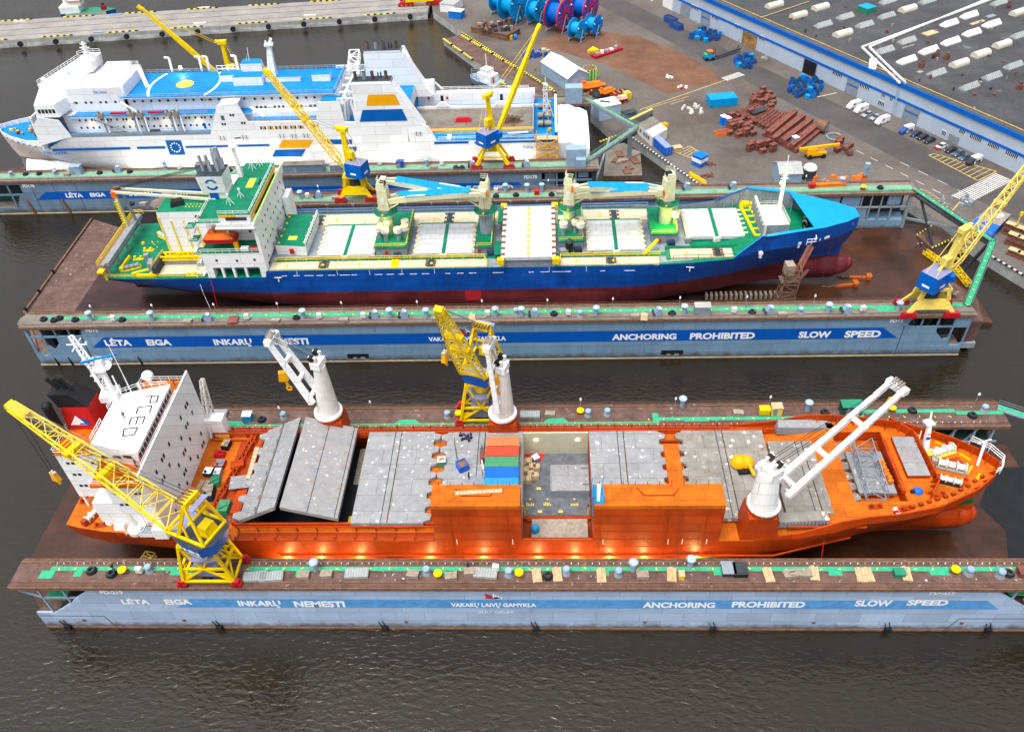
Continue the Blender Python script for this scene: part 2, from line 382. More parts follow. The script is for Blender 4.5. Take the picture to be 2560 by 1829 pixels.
def lamp(p,power,col=(1,.7,.35),r=.3,spot=None,aim=None,size=math.radians(110)):
    l=bpy.data.lights.new('lamp','SPOT' if aim is not None else 'POINT');l.energy=power;l.color=col;l.shadow_soft_size=r
    o=bpy.data.objects.new('lamp',l);COL.objects.link(o);o.location=p
    if aim is not None:
        l.spot_size=size;l.spot_blend=.6;o.rotation_euler=(V(aim)-V(p)).to_track_quat('-Z','Y').to_euler()
    return o
# ---------------------------------------------------------------- water
def water():
    m=bpy.data.materials.new('water');m.use_nodes=True;nt=m.node_tree;N=nt.nodes;L=nt.links;b=N['Principled BSDF']
    g=N.new('ShaderNodeNewGeometry');n0=N.new('ShaderNodeTexNoise');n0.inputs['Scale'].default_value=.02;n0.inputs['Detail'].default_value=4
    L.new(g.outputs['Position'],n0.inputs['Vector'])
    r=N.new('ShaderNodeMix');r.data_type='RGBA';r.inputs[6].default_value=(.013,.0095,.0055,1);r.inputs[7].default_value=(.020,.0145,.0085,1)
    L.new(n0.outputs['Fac'],r.inputs[0]);L.new(r.outputs[2],b.inputs['Base Color'])
    b.inputs['Roughness'].default_value=.06;b.inputs['IOR'].default_value=1.52;b.inputs['Specular IOR Level'].default_value=.5
    mp=N.new('ShaderNodeMapping');mp.inputs['Scale'].default_value=(1,1.9,1);mp.inputs['Rotation'].default_value=(0,0,.25);L.new(g.outputs['Position'],mp.inputs[0])
    a=N.new('ShaderNodeTexNoise');a.inputs['Scale'].default_value=.6;a.inputs['Detail'].default_value=3;a.inputs['Distortion'].default_value=.5;L.new(mp.outputs[0],a.inputs['Vector'])
    k=N.new('ShaderNodeTexNoise');k.inputs['Scale'].default_value=.05;k.inputs['Detail'].default_value=2;L.new(g.outputs['Position'],k.inputs['Vector'])
    q=N.new('ShaderNodeMapRange');q.inputs[1].default_value=.35;q.inputs[2].default_value=.65;q.inputs[3].default_value=.6;q.inputs[4].default_value=1.;L.new(k.outputs['Fac'],q.inputs[0])
    mu=N.new('ShaderNodeMath');mu.operation='MULTIPLY';L.new(a.outputs['Fac'],mu.inputs[0]);L.new(q.outputs[0],mu.inputs[1])
    bp=N.new('ShaderNodeBump');bp.inputs['Strength'].default_value=.6;bp.inputs['Distance'].default_value=.36
    L.new(mu.outputs[0],bp.inputs['Height']);L.new(bp.outputs[0],b.inputs['Normal'])
    MATS['water']=m
    MB().poly([(-1500,-300,0),(1500,-300,0),(1500,3000,0),(-1500,3000,0)],'water').build('water',kind='structure')
water()
# ================================================================ floating docks
DCK={}
def facade(mb,poly,Y,th,m): mb.ext([(x,Y,z) for x,z in poly],(0,th,0),m)
def bx(mb,x0,x1,z0,z1,Y,th,m): mb.box(x0,x1,Y,Y+th,z0,z1,m)
def words(mb,lst,Y,m,bold=.02):
    for txt,xa,xb,yt,yb in lst:
        xm=(xa+xb)/2;zt=PY(xm,yt,Y).z;zb=PY(xm,yb,Y).z
        # vertical strokes lean with the perspective, so the left and right limits are read at the foot of the word
        mb.text(txt,PY(xa,(yt+yb)/2,Y).x,PY(xb,(yt+yb)/2,Y).x,zb,zt,Y-.06,m,bold)
def sail(mb,x,z,w,h,Y):
    mb.poly([(x,Y-.06,z),(x-.45*w,Y-.06,z+.08*h),(x-.38*w,Y-.06,z+.5*h),(x-.5*w,Y-.06,z+.95*h),(x-.12*w,Y-.06,z+.7*h)][::-1],'logo_red')
    for k in range(4):
        a=.05+.13*k;b=.0+.5*(k+1)/4
        mb.poly([(x+.02*w,Y-.06,z+.02*h),(x+w*b,Y-.06,z+h*(.08+.05*(3-k))),(x+w*(b-.1),Y-.06,z+h*(1.0-.2*k)),(x+w*(b-.16),Y-.06,z+h*(.95-.2*k))],'letter_white')
# ---- near dock ------------------------------------------------------------
ZN,ZM,ZF=13.3,12.2,11.5
d=thing('floating_dock','pale blue floating dock with worn paint band, holding the orange ship','floating dock',(0,99,0));DCK['n']=d
Y=77.8
mb=MB()
facade(mb,[(-92.2,.45),(120,.45),(120,4.9),(81.5,4.9),(78.6,7.6),(73.7,11.5),(71.3,12.9),(-79,12.9),(-81.5,10.8),(-83.4,9.3),(-84.6,8.),(-88.6,4.9),(-92.2,4.9)],Y,.4,'wall_pale')
mb.box(-79,71,Y+.4,83.0,.5,12.8,'wall_pale')
mb.box(-92,-79.1,Y+.4,83.0,.5,4.7,'steel_brown');mb.box(71.1,120,Y+.4,83.0,.5,4.7,'steel_brown')
mb.box(-90,-79.2,81.5,82.9,4.7,12.8,'steel_darkgreen');mb.box(71.2,120,81.5,82.9,4.7,12.8,'steel_darkgreen')
mb.build('near_wall_hull',d)
mb=MB();mb.box(-92.3,120,Y-.15,83.1,-1.5,.42,'rust_rail')
for x in (-88,-60,-30,-3,28,58,75): mb.ob((x,Y-.35,.1),1.1,.5,1.1,0,'black');mb.bar((x-.4,Y-.3,1),(x-.9,Y-.2,2.6),.12,'black');mb.bar((x+.3,Y-.3,1),(x-.2,Y-.2,2.8),.12,'black')
for x,z in ((-84.4,2.6),(-66,2.6),(-26,2.4),(16,2.6),(45,2.6),(70,2.6)): mb.tube((x,Y-.2,z),(x,Y,z),.3,'rust_rail')
mb.line([(-79.3,Y-.02,.5),(-80.2,Y-.02,3.9),(-92,Y-.02,4.)],.08,'steel_dark')
mb.line([(68,Y-.02,.5),(69.2,Y-.02,3.9),(90,Y-.02,4.)],.08,'steel_dark')
mb.build('rubbing_strake',d)
mb=MB()
for x,b in ((-89.1,-89.1),(-84.7,-84.7)): mb.bar((x,Y+.2,4.8 if x < -88 else 8),(x,Y+.2,13),.3,'steel_blue')
mb.bar((-94,Y+.2,12.8),(-88.7,Y+.2,9.3),.25,'steel_blue');mb.bar((-89,Y+.3,9.3),(-83,Y+.3,9.3),.3,'steel_grey')
mb.bar((-84.9,Y+1.5,9.3),(-88,Y+1,5),.35,'steel_dark');mb.box(-90,-86,Y+1,81,7.4,7.5,'deck_green');mb.box(-90,-82,Y+2,81.4,9.4,9.5,'deck_green')
for x in (76,80.5): mb.bar((x,Y+.2,6),(x,Y+.2,13),.3,'steel_blue')
mb.bar((78,Y+.3,9.3),(92,Y+.3,9.3),.3,'steel_grey');mb.box(76,95,Y+1,81,9.4,9.5,'deck_green')
mb.build('end_frame',d)
mb=MB()
bz0,bz1=PY(1280,1519,Y).z,PY(1280,1498,Y).z
mb.poly([(-66,Y-.03,bz0),(74.8,Y-.03,bz0),(72,Y-.03,bz1),(-63,Y-.03,bz1)],'band_worn');mb.build('painted_band',d)
mb=MB()
words(mb,[('LĖTA',304,374,1497,1508),('EIGA',412,479,1497,1509),('INKARŲ',595,702,1500,1513),('NEMESTI',735,862,1501,1515),('VAKARŲ LAIVŲ GAMYKLA',1127,1341,1506,1515),
           ('ANCHORING',1607,1788,1504,1517),('PROHIBITED',1830,2013,1502,1516),('SLOW',2138,2230,1499,1513),('SPEED',2268,2371,1498,1511)],Y,'letter_white',.045)
words(mb,[('BLRT GRUPP',1196,1286,1525,1531)],Y,'letter_faded',.02);words(mb,[('PD-219',250,307,1475,1483),('PD-219',2325,2389,1476,1484)],Y,'letter_white',.045)
mb.build('lettering',d)
mb=MB();sail(mb,PY(1234,1497,Y).x,PY(1234,1496,Y).z,3.2,1.75,Y);mb.build('sail_emblem',d)
def walltop(d,name,x0,x1,y0,y1,z,deck,edge):
    mb=MB();mb.box(x0,x1,y0-.25,y1+.15,z-.5,z-.02,deck)
    mb.box(x0+.3,x1-.3,y0-.45,y0-.2,z-.6,z+.12,edge);mb.box(x0+.3,x1-.3,y0+.75,y0+.95,z-.02,z+.14,'rust_rail');mb.box(x0+.3,x1-.3,y1-.6,y1-.35,z-.02,z+.2,'rust_rail')
    mb.box(x0+.3,x1-.3,y1+.1,y1+.3,z-.55,z+.1,edge)
    mb.build(name,d)
walltop(d,'near_wall_deck',-93.6,120,Y,83.1,ZN,'steel_brown','rust_rail')
walltop(d,'far_wall_deck',-93.6,89.2,114,120.5,ZN,'steel_brown','rust_rail')
mb=MB();mb.box(-79,73,114,120.4,.5,ZN-.45,'steel_brown');mb.box(-92,-79.1,114,120.4,.5,4.6,'steel_brown');mb.box(73.1,88,114,120.4,.5,4.6,'steel_brown')
mb.box(73,88,117.5,118,4.6,ZN-.45,'steel_dark');mb.box(-92,-79,118,120,4.6,ZN-.5,'steel_dark')
for x in (75,79,83,86.5): mb.bar((x,114.2,4.6),(x,114.2,12.9),.4,'steel_blue')
for x in (76,80): mb.bar((x,114.3,5),(x+3.5,114.3,12),.25,'steel_grey')
mb.box(73,88,114,114.3,8.4,8.8,'steel_grey');mb.box(74,87,114.6,117.4,8.5,8.6,'steel_darkgreen')
mb.build('far_wall_hull',d)
mb=MB();mb.prism([(-92,78.2),(95,78.2),(95,120),(-92,120),(-101.5,111),(-101.5,88)],-1,1.2,'pontoon_rust')
mb.box(95,101,84,113,-.9,.9,'steel_dark')
mb.build('pontoon_deck',d)
mb=MB();mb.box(-62,44,96.4,100.4,1.2,2.6,'wood_grey');mb.poly([(82,83.5,1.206),(96,83.5,1.206),(96,113.8,1.206),(90,113.8,1.206),(86,108,1.206),(83.4,104,1.206),(86,98,1.206),(84,92,1.206)],'black');mb.build('keel_track',d)
yb=P(1280,1421,ZN).y;mb=MB();zt=ZN
mb.box(-87.6,-58.6,yb-.42,yb+.42,zt,zt+.03,'deck_green');mb.box(-52.5,95,yb-.42,yb+.42,zt,zt+.03,'deck_green')
for xa,xb,s_,h in ((-89,-86.6,-1,1.6),(-83,-81.6,-1,1.2),(-66,-61.4,-1,.9),(-44,-41.6,-1,1.1),(-20,-18.2,-1,1.2),(8,9.5,-1,.9),(27,28.6,-1,.8),(46,48.2,-1,.9),(62.5,67,-1,.8)):
    mb.box(xa,xb,yb+s_*(.42+h),yb-.42,zt+.004,zt+.034,'deck_green')
for i in range(60):
    x=-86+i*3.05+rnd(-.3,.3);mb.ob((x,yb+rnd(-.15,.15),zt+.035),.5,.16,.01,rnd(0,3),'yellow_mark')
mb.build('green_walkway',d)
yf=P(1900,1045,ZN).y;mb=MB();yl=P(800,1056,ZN).y;ym_=P(1280,1060,ZN).y
mb.box(-68,21,ym_-.45,ym_+.45,zt,zt+.03,'deck_green');mb.box(20.4,21.6,ym_-.4,yf+1.6,zt+.004,zt+.034,'deck_green');mb.box(21,62,yf-.45,yf+.45,zt,zt+.03,'deck_green')
mb.box(61,62,yf-.4,yf+2.2,zt+.004,zt+.034,'deck_green');mb.box(62,80,yf+1.2,yf+2.1,zt,zt+.03,'deck_green');mb.box(80,89,yf+.6,yf+1.5,zt,zt+.03,'deck_green')
for x in (-65,-29,-12,1,29): mb.prism([(x-2.6,ym_+.4),(x+2.6,ym_+.4),(x+1.6,ym_+1.5),(x-1.6,ym_+1.5)],zt+.004,zt+.034,'deck_green')
for i in range(50): mb.ob((-66+i*2.95,(ym_ if i < 29 else yf)+rnd(-.15,.15),zt+.035),.5,.16,.01,rnd(0,3),'yellow_mark')
mb.build('green_walkway',d)
mb=MB()
for i in range(150):
    x=-88+i*1.2;mb.ob((x,82.35,ZN),.14,.14,.3,0,'letter_white' if i % 3 else 'wood')
    if x < 86: mb.ob((x,114.8,ZN),.14,.14,.3,0,'letter_white' if i % 3 else 'wood')
mb.build('rail_clips',d)
mb=MB()
for i,(a,b) in enumerate(((-93.2,95),)): mb.rail([(a,77.6,ZN),(b,77.6,ZN)],'rust_rail',.9,3,.05)
mb.rail([(-93,120.4,ZN),(88,120.4,ZN)],'rust_rail',.95,3,.05);mb.build('railing',d)
def gate_boom(name,label,x,ya,yb,z,m):
    mb=MB();mb.lattice((x,ya,z),(x+2.,yb,z),2.,1.2,2.,1.2,m,8,.16);return mb.build(name,None,label,'gangway')
mb=MB();a,b=V((88.6,118.9,ZN)),P(2640,1066,ZN);mb.bar(a,b,1.5,'steel_blue',.4);mb.bar(a+V((0,0,.25)),b+V((0,0,.25)),1.1,'deck_green',.06);mb.rail([a+V((.3,.7,.2)),b+V((.3,.7,.2))],'steel_grey',1.1,2.4,.07);mb.build('green_gangway',d)
gate_boom('lattice_gangway','slim yellow lattice gangway lying on the pontoon below the orange stern',-79.5,83.4,92.5,1.8,'yellow_pale')
# ---- middle dock ------------------------------------------------------------
d=thing('floating_dock','blue grey floating dock with a bright blue lettered band, holding the blue cargo ship','floating dock',(0,178,0));DCK['m']=d
Y=149.5;W='wall_blue'
mb=MB()
mb.box(-111.4,81.6,Y,Y+.4,.3,12,W);mb.box(-126,-111.4,Y,Y+.4,.3,3.,W);mb.box(81.6,96,Y,Y+.4,.3,3.,W);mb.box(-126,-111.4,Y,Y+.4,11.75,12,W);mb.box(81.6,96,Y,Y+.4,11.75,12,W)
for a,b in ((-126,-125.2),(-122.3,-122),(-118.8,-118.5),(-115.3,-115)): mb.box(a,b,Y+.02,Y+.4,3,11.75,W)
for a,b in ((84.9,85.2),(88.6,88.9),(92.2,92.6),(95.7,96)): mb.box(a,b,Y+.02,Y+.4,3,11.75,W)
mb.box(-126,-111.4,Y+.03,Y+.38,8.65,9.15,W);mb.box(81.6,96,Y+.03,Y+.38,8.4,8.8,W);mb.box(92.5,95.8,Y+.04,Y+.36,8.8,11.8,W)
facade(mb,[(-118.6,3),(-111.4,3),(-111.4,8.65),(-118.6,8.65)],Y+.05,.3,W);facade(mb,[(81.6,3),(88.7,3),(88.7,8.4),(81.6,8.4)],Y+.05,.3,W)
facade(mb,[(-122,3),(-118.7,3),(-118.7,7.2),(-120.6,5),(-122,6.4)],Y+.06,.3,W);facade(mb,[(92.3,3),(88.8,3),(88.8,7.4),(91,4.8),(92.3,5.2)],Y+.06,.3,W)
for xa,za,xb,zb in ((-125.2,3,-124,4.2),(-122.3,3,-123.4,3.9),(92.7,3,93.5,4.1),(95.7,3,95,4)): facade(mb,[(xa,za),(xb,za),(xa,zb)],Y+.07,.28,W)
facade(mb,[(-111.4,9.2),(-111.4,11.7),(-112.5,9.2)],Y+.07,.28,W);facade(mb,[(81.6,8.8),(81.6,11.7),(83,11.7)],Y+.07,.28,W);facade(mb,[(81.6,8.8),(82.8,8.8),(81.6,9.8)],Y+.08,.28,W)
mb.box(-111.2,81.4,Y+.4,154.7,.3,11.8,W);mb.box(-125.6,-111.3,Y+.4,154.7,.3,2.9,'steel_brown2');mb.box(81.5,95.6,Y+.4,154.7,.3,2.9,'steel_brown2')
mb.box(-125.6,-111.3,153.6,154.6,2.9,11.8,'steel_darkgreen');mb.box(81.5,95.6,153.6,154.6,2.9,11.8,'steel_dark')
for x in (-123,-119.5,-116,84,87,90.5): mb.bar((x,151.5,3),(x+1.2,151.5,11.8),.3,'steel_dark');mb.box(x-.8,x+1,152,153.4,3,3+rnd(2,6),random.choice(['steel_darkgreen','steel_brown2','steel_dark']))
for x in (-113.2,82.2): mb.bar((x,Y+1,9.2),(x+1.6,Y+1,11.7),.12,'steel_grey');mb.bar((x+1.6,Y+1,9.2),(x,Y+1,11.7),.12,'steel_grey')
mb.build('near_wall_hull',d)
mb=MB();mb.box(-126.2,96.2,Y-.08,Y+.3,-.5,.28,'cream')
for x in (-112.6,81.3): mb.line([(x,Y-.02,.3),(x,Y-.02,9)],.12,'steel_dark')
for x in (-121.5,-118,-100.5): mb.bar((x,Y-.15,0),(x-.4,Y-.1,2.6),.45,'black',w2=.12)
for x in (-46.5,29):
    mb.box(x-2.6,x+2.6,Y-.05,Y-.01,.9,2.5,'black');mb.box(x-2.8,x+2.8,Y-.12,Y-.02,.7,.95,'steel_brown2');mb.box(x-1.2,x-.4,Y-.14,Y-.05,1,1.4,'steel_grey');mb.box(x+.6,x+1.6,Y-.14,Y-.05,1,1.4,'steel_grey')
mb.build('waterline_fittings',d)
mb=MB();a0,a1=PY(232,869,Y),PY(258,843,Y);b0,b1=PY(2243,847,Y),PY(2208,819,Y)
mb.poly([(a0.x,Y-.03,a0.z),(b0.x,Y-.03,a0.z),(b1.x,Y-.03,a1.z),(a1.x,Y-.03,a1.z)],'band_blue');mb.build('painted_band',d)
mb=MB()
words(mb,[('LĖTA',262,328,849,863),('EIGA',366,428,848,862),('INKARŲ',534,630,847,861),('NEMESTI',661,771,845,860),('VAKARŲ LAIVŲ GAMYKLA',1071,1265,841,851),('ANCHORING',1530,1691,834,848),
           ('PROHIBITED',1725,1887,831,846),('SLOW',1997,2077,828,843),('SPEED',2112,2202,826,842),('BLRT GRUPP',1130,1212,868,874),('PD12',214,245,823,829),('PD12',2225,2258,798,805)],Y,'letter_white',.045)
mb.build('lettering',d)
mb=MB();sail(mb,PY(1166,838,Y).x,PY(1166,837,Y).z,3.4,2.2,Y);mb.build('sail_emblem',d)
walltop(d,'near_wall_deck',-126.6,96.6,Y,154.9,ZM,'steel_brown2','rust_rail')
walltop(d,'far_wall_deck',-112,101,202.5,208.6,ZM,'steel_brown2','rust_rail')
mb=MB();mb.prism([(-126.4,149.3),(-127.6,151),(-127.8,153),(-126.4,155)],ZM-.9,ZM-.01,'steel_brown2');mb.prism([(-111.9,202.4),(-114,203.6),(-114.2,206.5),(-111.9,208.6)],ZM-.9,ZM-.01,'steel_brown2')
mb.build('rounded_end_platform',d)
mb=MB();mb.box(-111,80,202.6,208.5,.5,ZM-.45,W);mb.box(80,99.5,202.6,208.5,.5,3.5,W);mb.box(80,99.5,206.8,208.4,3.5,ZM-.45,'steel_dark')
mb.box(80,99.5,202.5,203,7.4,7.8,'steel_grey');mb.box(81,86,202.7,203.1,7.8,11.7,W);mb.box(93.5,97,202.7,203.1,8.2,11.7,W);mb.box(81,88.5,202.7,203.1,3.5,7.4,W)
for x in (80.2,86.4,89,91.8,95,99.2): mb.bar((x,202.7,3.5),(x,202.7,11.7),.35,'steel_grey')
mb.box(-111,-100,202.4,202.6,1,11.5,'steel_dark')
mb.build('far_wall_hull',d)
mb=MB();mb.box(-126,96.5,149.6,208.5,-1,1.,'pontoon_rust','pontoon_purple')
mb.prism([(-126,150),(-138.5,169),(-139,186),(-139.3,215),(-126,208.5)],-.9,.95,'steel_brown');mb.box(96.5,108,160,204,-.9,.98,'pontoon_rust')
mb.line([(-139.4,169,1.2),(-139.8,215,1.2)],.5,'rust_rail',.5);mb.line([(-126.3,150.2,1.2),(-138.9,169,1.2)],.5,'rust_rail',.5)
for y in (170,178,187): mb.cyl(-139.3,y,.9,2.2,.35,'black')
mb.build('pontoon_deck',d)
mb=MB();mb.poly([(30,160,1.006),(96,160,1.006),(99,203,1.006),(62,203,1.006),(48,182,1.006)],'pontoon_rust')
mb.poly([(-72,156,1.006),(-30,157,1.006),(-40,172,1.006),(-64,176,1.006),(-76,166,1.006)],'black');mb.build('wet_patch',d)
mb=MB();mb.box(-80,50,177,179,1.,2.55,'wood_grey');mb.build('keel_track',d)
for k in range(16):
    m_=MB();m_.box(40+k*1.25,40.6+k*1.25,170.6,172.4,1.01,2.3,'wood_grey');m_.build('dock_block',None,'small dock block in the row below the blue bow','dock block','dock blocks under the blue bow')
yb=P(320,793,ZM).y;mb=MB();zt=ZM
mb.box(-121,75,yb-.6,yb+.6,zt,zt+.03,'deck_green');mb.box(75,79.5,yb-1.6,yb+.4,zt+.004,zt+.034,'deck_green');mb.box(79,95,yb-.1,yb+1.,zt,zt+.03,'deck_green')
for i in range(55): mb.ob((-120+i*3.5,yb+rnd(-.2,.2),zt+.035),.5,.18,.01,rnd(0,3),'yellow_mark')
mb.build('green_walkway',d)
mb=MB();yb2=P(1900,478,ZM).y
mb.box(-108,100,204.2,206.4,zt,zt+.03,'deck_palegreen');mb.box(60,100,203.1,204.1,zt+.004,zt+.034,'deck_green');mb.build('green_walkway',d)
mb=MB();mb.rail([(-126.4,149.4,ZM),(96,149.4,ZM)],'steel_grey',1.,3.2,.05);mb.rail([(-126,154.8,ZM),(80,154.8,ZM)],'rust_rail',.9,3.2,.05)
mb.rail([(-110,208.5,ZM),(100,208.5,ZM)],'steel_grey',1.,3.2,.05);mb.rail([(-110,202.4,ZM),(100,202.4,ZM)],'rust_rail',.9,3.2,.05);mb.build('railing',d)
mb=MB();a,b,c=V((100.3,203.9,ZM)),V((111.2,178.2,ZM)),V((95.4,152.6,ZM))
for p,q in ((a,b),(b,c)):
    mb.bar(p,q,1.7,'steel_dark',.5);mb.bar(p+V((0,0,.28)),q+V((0,0,.28)),1.25,'deck_green',.06)
    n=int((q-p).length/3.2)
    for i in range(n+1): mb.ob(p+(q-p)*(i/n)+V((0,0,.32)),.34,.34,.02,.6,'yellow_mark')
    e=(q-p).normalized().cross(V((0,0,1)))*.85
    mb.rail([p+e+V((0,0,.3)),q+e+V((0,0,.3))],'steel_grey',1,3,.05);mb.rail([p-e+V((0,0,.3)),q-e+V((0,0,.3))],'steel_grey',1,3,.05)
mb.build('green_walkway',d)
mb=MB();mb.bar((99.5,203,11.5),(110.4,178.2,11.5),.6,'steel_dark',.5);mb.bar((110.4,178.2,11.6),(107.5,180,1),.7,'steel_dark',.6);mb.bar((99.3,202.6,11),(99.3,202.6,1),.8,'steel_grey')
mb.bar((99.6,202.6,4),(108,186,10.5),.6,'steel_grey');mb.bar((101,200,11.4),(104.5,192,1.2),.5,'steel_dark');mb.bar((110.2,177.5,11.5),(95.3,153.2,11.5),.5,'steel_dark',.5)
mb.prism([(96.4,150.5),(99.5,151),(101.5,160),(98,166),(96.4,166)],1.1,9.,'steel_brown');mb.box(96.4,99.5,150.2,152,1.5,3,'steel_grey')
mb.build('gate_frame',d)
# ---- far dock ------------------------------------------------------------
d=thing('floating_dock','grey blue floating dock holding the white ferry','floating dock',(-80,243,0));DCK['f']=d
Y=220.6;W='wall_grey'
mb=MB();mb.box(-161,-2,Y,Y+.4,.3,11.2,W);mb.box(-176,-161.1,Y,Y+.4,.3,2.2,W);mb.box(-1.9,14,Y,Y+.4,.3,2.2,W);mb.box(-176,-161,Y,Y+.4,10.1,11.2,W);mb.box(-2,14,Y,Y+.4,10.4,11.2,W)
for x in (-165.4,-161.2,2.5,8.2,13.6): mb.box(x-.25,x+.25,Y+.02,Y+.4,2.2,10.5,W)
mb.box(-176,-161,Y+.03,Y+.38,6.4,6.9,W);mb.box(-2,14,Y+.03,Y+.38,7.5,8.,W);facade(mb,[(-165,2.2),(-161,2.2),(-161,6.4),(-163,6.4)],Y+.06,.3,W)
mb.box(-161,-2,Y+.4,226.3,.3,11.,W);mb.box(-176,-161.1,Y+.4,226.3,.3,2.1,'steel_brown2');mb.box(-1.9,14,Y+.4,226.3,.3,2.1,'steel_brown2');mb.box(-176,-161,224.5,226,2.1,11,'steel_darkgreen');mb.box(-2,14,224.5,226,2.1,11,'steel_dark');mb.box(-1,2,222,224,2,10,'steel_grey');mb.box(9,12,222,224,7.8,10,'steel_blue')
mb.build('near_wall_hull',d)
mb=MB();mb.box(-176,14,Y-.1,Y+.3,-.5,.28,'cream')
for x in (-160.5,-149.3): mb.bar((x,Y-.2,0),(x-.7,Y-.15,5),.8,'rust_rail',w2=.4)
for x in (-158,-151,-144): mb.line([(x,Y-.02,.3),(x,Y-.02,10.8)],.1,'steel_dark')
mb.build('waterline_fittings',d)
mb=MB();a0,a1=PY(93,500,Y),PY(114,480,Y);b0,b1=PY(1318,477,Y),PY(1297,461,Y)
mb.poly([(a0.x,Y-.03,a0.z),(b0.x,Y-.03,a0.z),(b1.x,Y-.03,a1.z),(a1.x,Y-.03,a1.z)],'band_blue');mb.build('painted_band',d)
mb=MB();words(mb,[('LĖTA',164,207,483,493),('EIGA',225,264,482,491),('INKARŲ',322,382,480,489),('NEMESTI',405,468,478,488),('SLOW',1165,1215,464,477),('SPEED',1234,1283,463,476),('FD170',56,86,461,468),('FD170',1310,1343,438,446)],Y,'letter_white',.045)
mb.build('lettering',d)
walltop(d,'near_wall_deck',-176,15,Y,226.5,ZF,'steel_brown2','rust_rail');walltop(d,'far_wall_deck',-170,15,264,270,ZF,'steel_brown2','rust_rail')
mb=MB();mb.box(-168,14,264,270,.5,ZF-.45,W);mb.box(0,14.2,263.8,264,8,10.6,'steel_dark');mb.box(12,14.4,263,264,1,11,'steel_dark');mb.build('far_wall_hull',d)
mb=MB();mb.box(-180,15,220.8,270,-1,1.1,'pontoon_purple');mb.build('pontoon_deck',d)
mb=MB();mb.box(-170,10,222.4,225,ZF,ZF+.03,'deck_palegreen');mb.box(-170,0,265.6,267,ZF,ZF+.03,'deck_palegreen');mb.build('green_walkway',d)
mb=MB();mb.rail([(-175,220.4,ZF),(14,220.4,ZF)],'steel_grey',1.,3.4,.05);mb.rail([(-170,226.4,ZF),(8,226.4,ZF)],'rust_rail',.9,3.4,.05);mb.build('railing',d)
mb=MB();a,b,c=P(1465,250,11.5),P(1592,320,11.5),P(1462,408,11.5)
for p,q in ((a,b),(b,c)):
    mb.bar(p,q,1.5,'steel_grey',.9);mb.bar(p+V((0,0,.5)),q+V((0,0,.5)),1.,'deck_palegreen',.06);e=(q-p).normalized().cross(V((0,0,1)))*.75
    mb.rail([p+e+V((0,0,.5)),q+e+V((0,0,.5))],'deck_palegreen',1,2.6,.07);mb.rail([p-e+V((0,0,.5)),q-e+V((0,0,.5))],'deck_palegreen',1,2.6,.07)
mb.build('green_walkway',d)
mb=MB();mb.bar(b+V((-2,-1,0)),(b.x-2,b.y-1,.5),1.4,'steel_grey');mb.bar((b.x-9,b.y-6,11),(13.5,224,2),.6,'steel_grey');mb.bar((13.6,221.5,11),(13.6,221.5,.5),1.4,'steel_dark',2)
mb.build('gate_frame',d)
mb=MB()
q=P(1413,254,ZF);mb.box(q.x,q.x+5.6,q.y-2,q.y+1.5,ZF,ZF+5.5,'steel_blue');mb.build('control_house',d)
mb=MB();q=P(1416,415,ZF);mb.box(q.x,q.x+5.8,q.y,q.y+3,ZF,ZF+5.2,'steel_blue');mb.box(q.x+2.8,q.x+5.7,q.y-1.8,q.y,ZF,ZF+2.8,'steel_blue');mb.build('control_house',d)
# ================================================================ shared ship helpers
def hull(mb,st,yc,rows,mats,deck=None,cap=True,holes=()):
    """st: [x, [half breadths per row]], rows: z per row from deck to keel (a list per station or one list); mats: one material per band"""
    R=[]
    for x,hb,zs in st:
        R.append([V((x+(k[1] if isinstance(k,tuple) else 0),yc-(k[0] if isinstance(k,tuple) else k),z)) for k,z in zip(hb,zs)]+
                 [V((x+(k[1] if isinstance(k,tuple) else 0),yc+(k[0] if isinstance(k,tuple) else k),z)) for k,z in zip(hb[::-1],zs[::-1])])
    n=len(R[0]);h=n//2;o=len(mb.v)
    for r in R: mb.v+=r
    for i in range(len(R)-1):
        for j in range(n-1):
            b=j if j < h else n-2-j
            if j == h-1: b=h-2
            mb.f.append([o+i*n+j,o+i*n+j+1,o+(i+1)*n+j+1,o+(i+1)*n+j]);mb.m.append(mb.mi(mats[min(b,len(mats)-1)]))
        if deck:
            hl=[q for q in holes if q[0]-.01 <= st[i][0] and st[i+1][0] <= q[1]+.01]
            if not hl: mb.f.append([o+i*n,o+(i+1)*n,o+(i+1)*n+n-1,o+i*n+n-1]);mb.m.append(mb.mi(deck))
            else:
                a,b=R[i],R[i+1]
                for k,y in ((0,hl[0][2]),(n-1,hl[0][3])): mb.poly([a[k],b[k],V((b[k].x,y,b[k].z)),V((a[k].x,y,a[k].z))],deck)
    if cap:
        for j in range(h-1):
            mb.f.append([o+j,o+j+1,o+n-2-j,o+n-1-j]);mb.m.append(mb.mi(mats[min(j,len(mats)-1)]))
        e=o+(len(R)-1)*n
        for j in range(h-1):
            mb.f.append([e+j,e+n-1-j,e+n-2-j,e+j+1]);mb.m.append(mb.mi(mats[min(j,len(mats)-1)]))
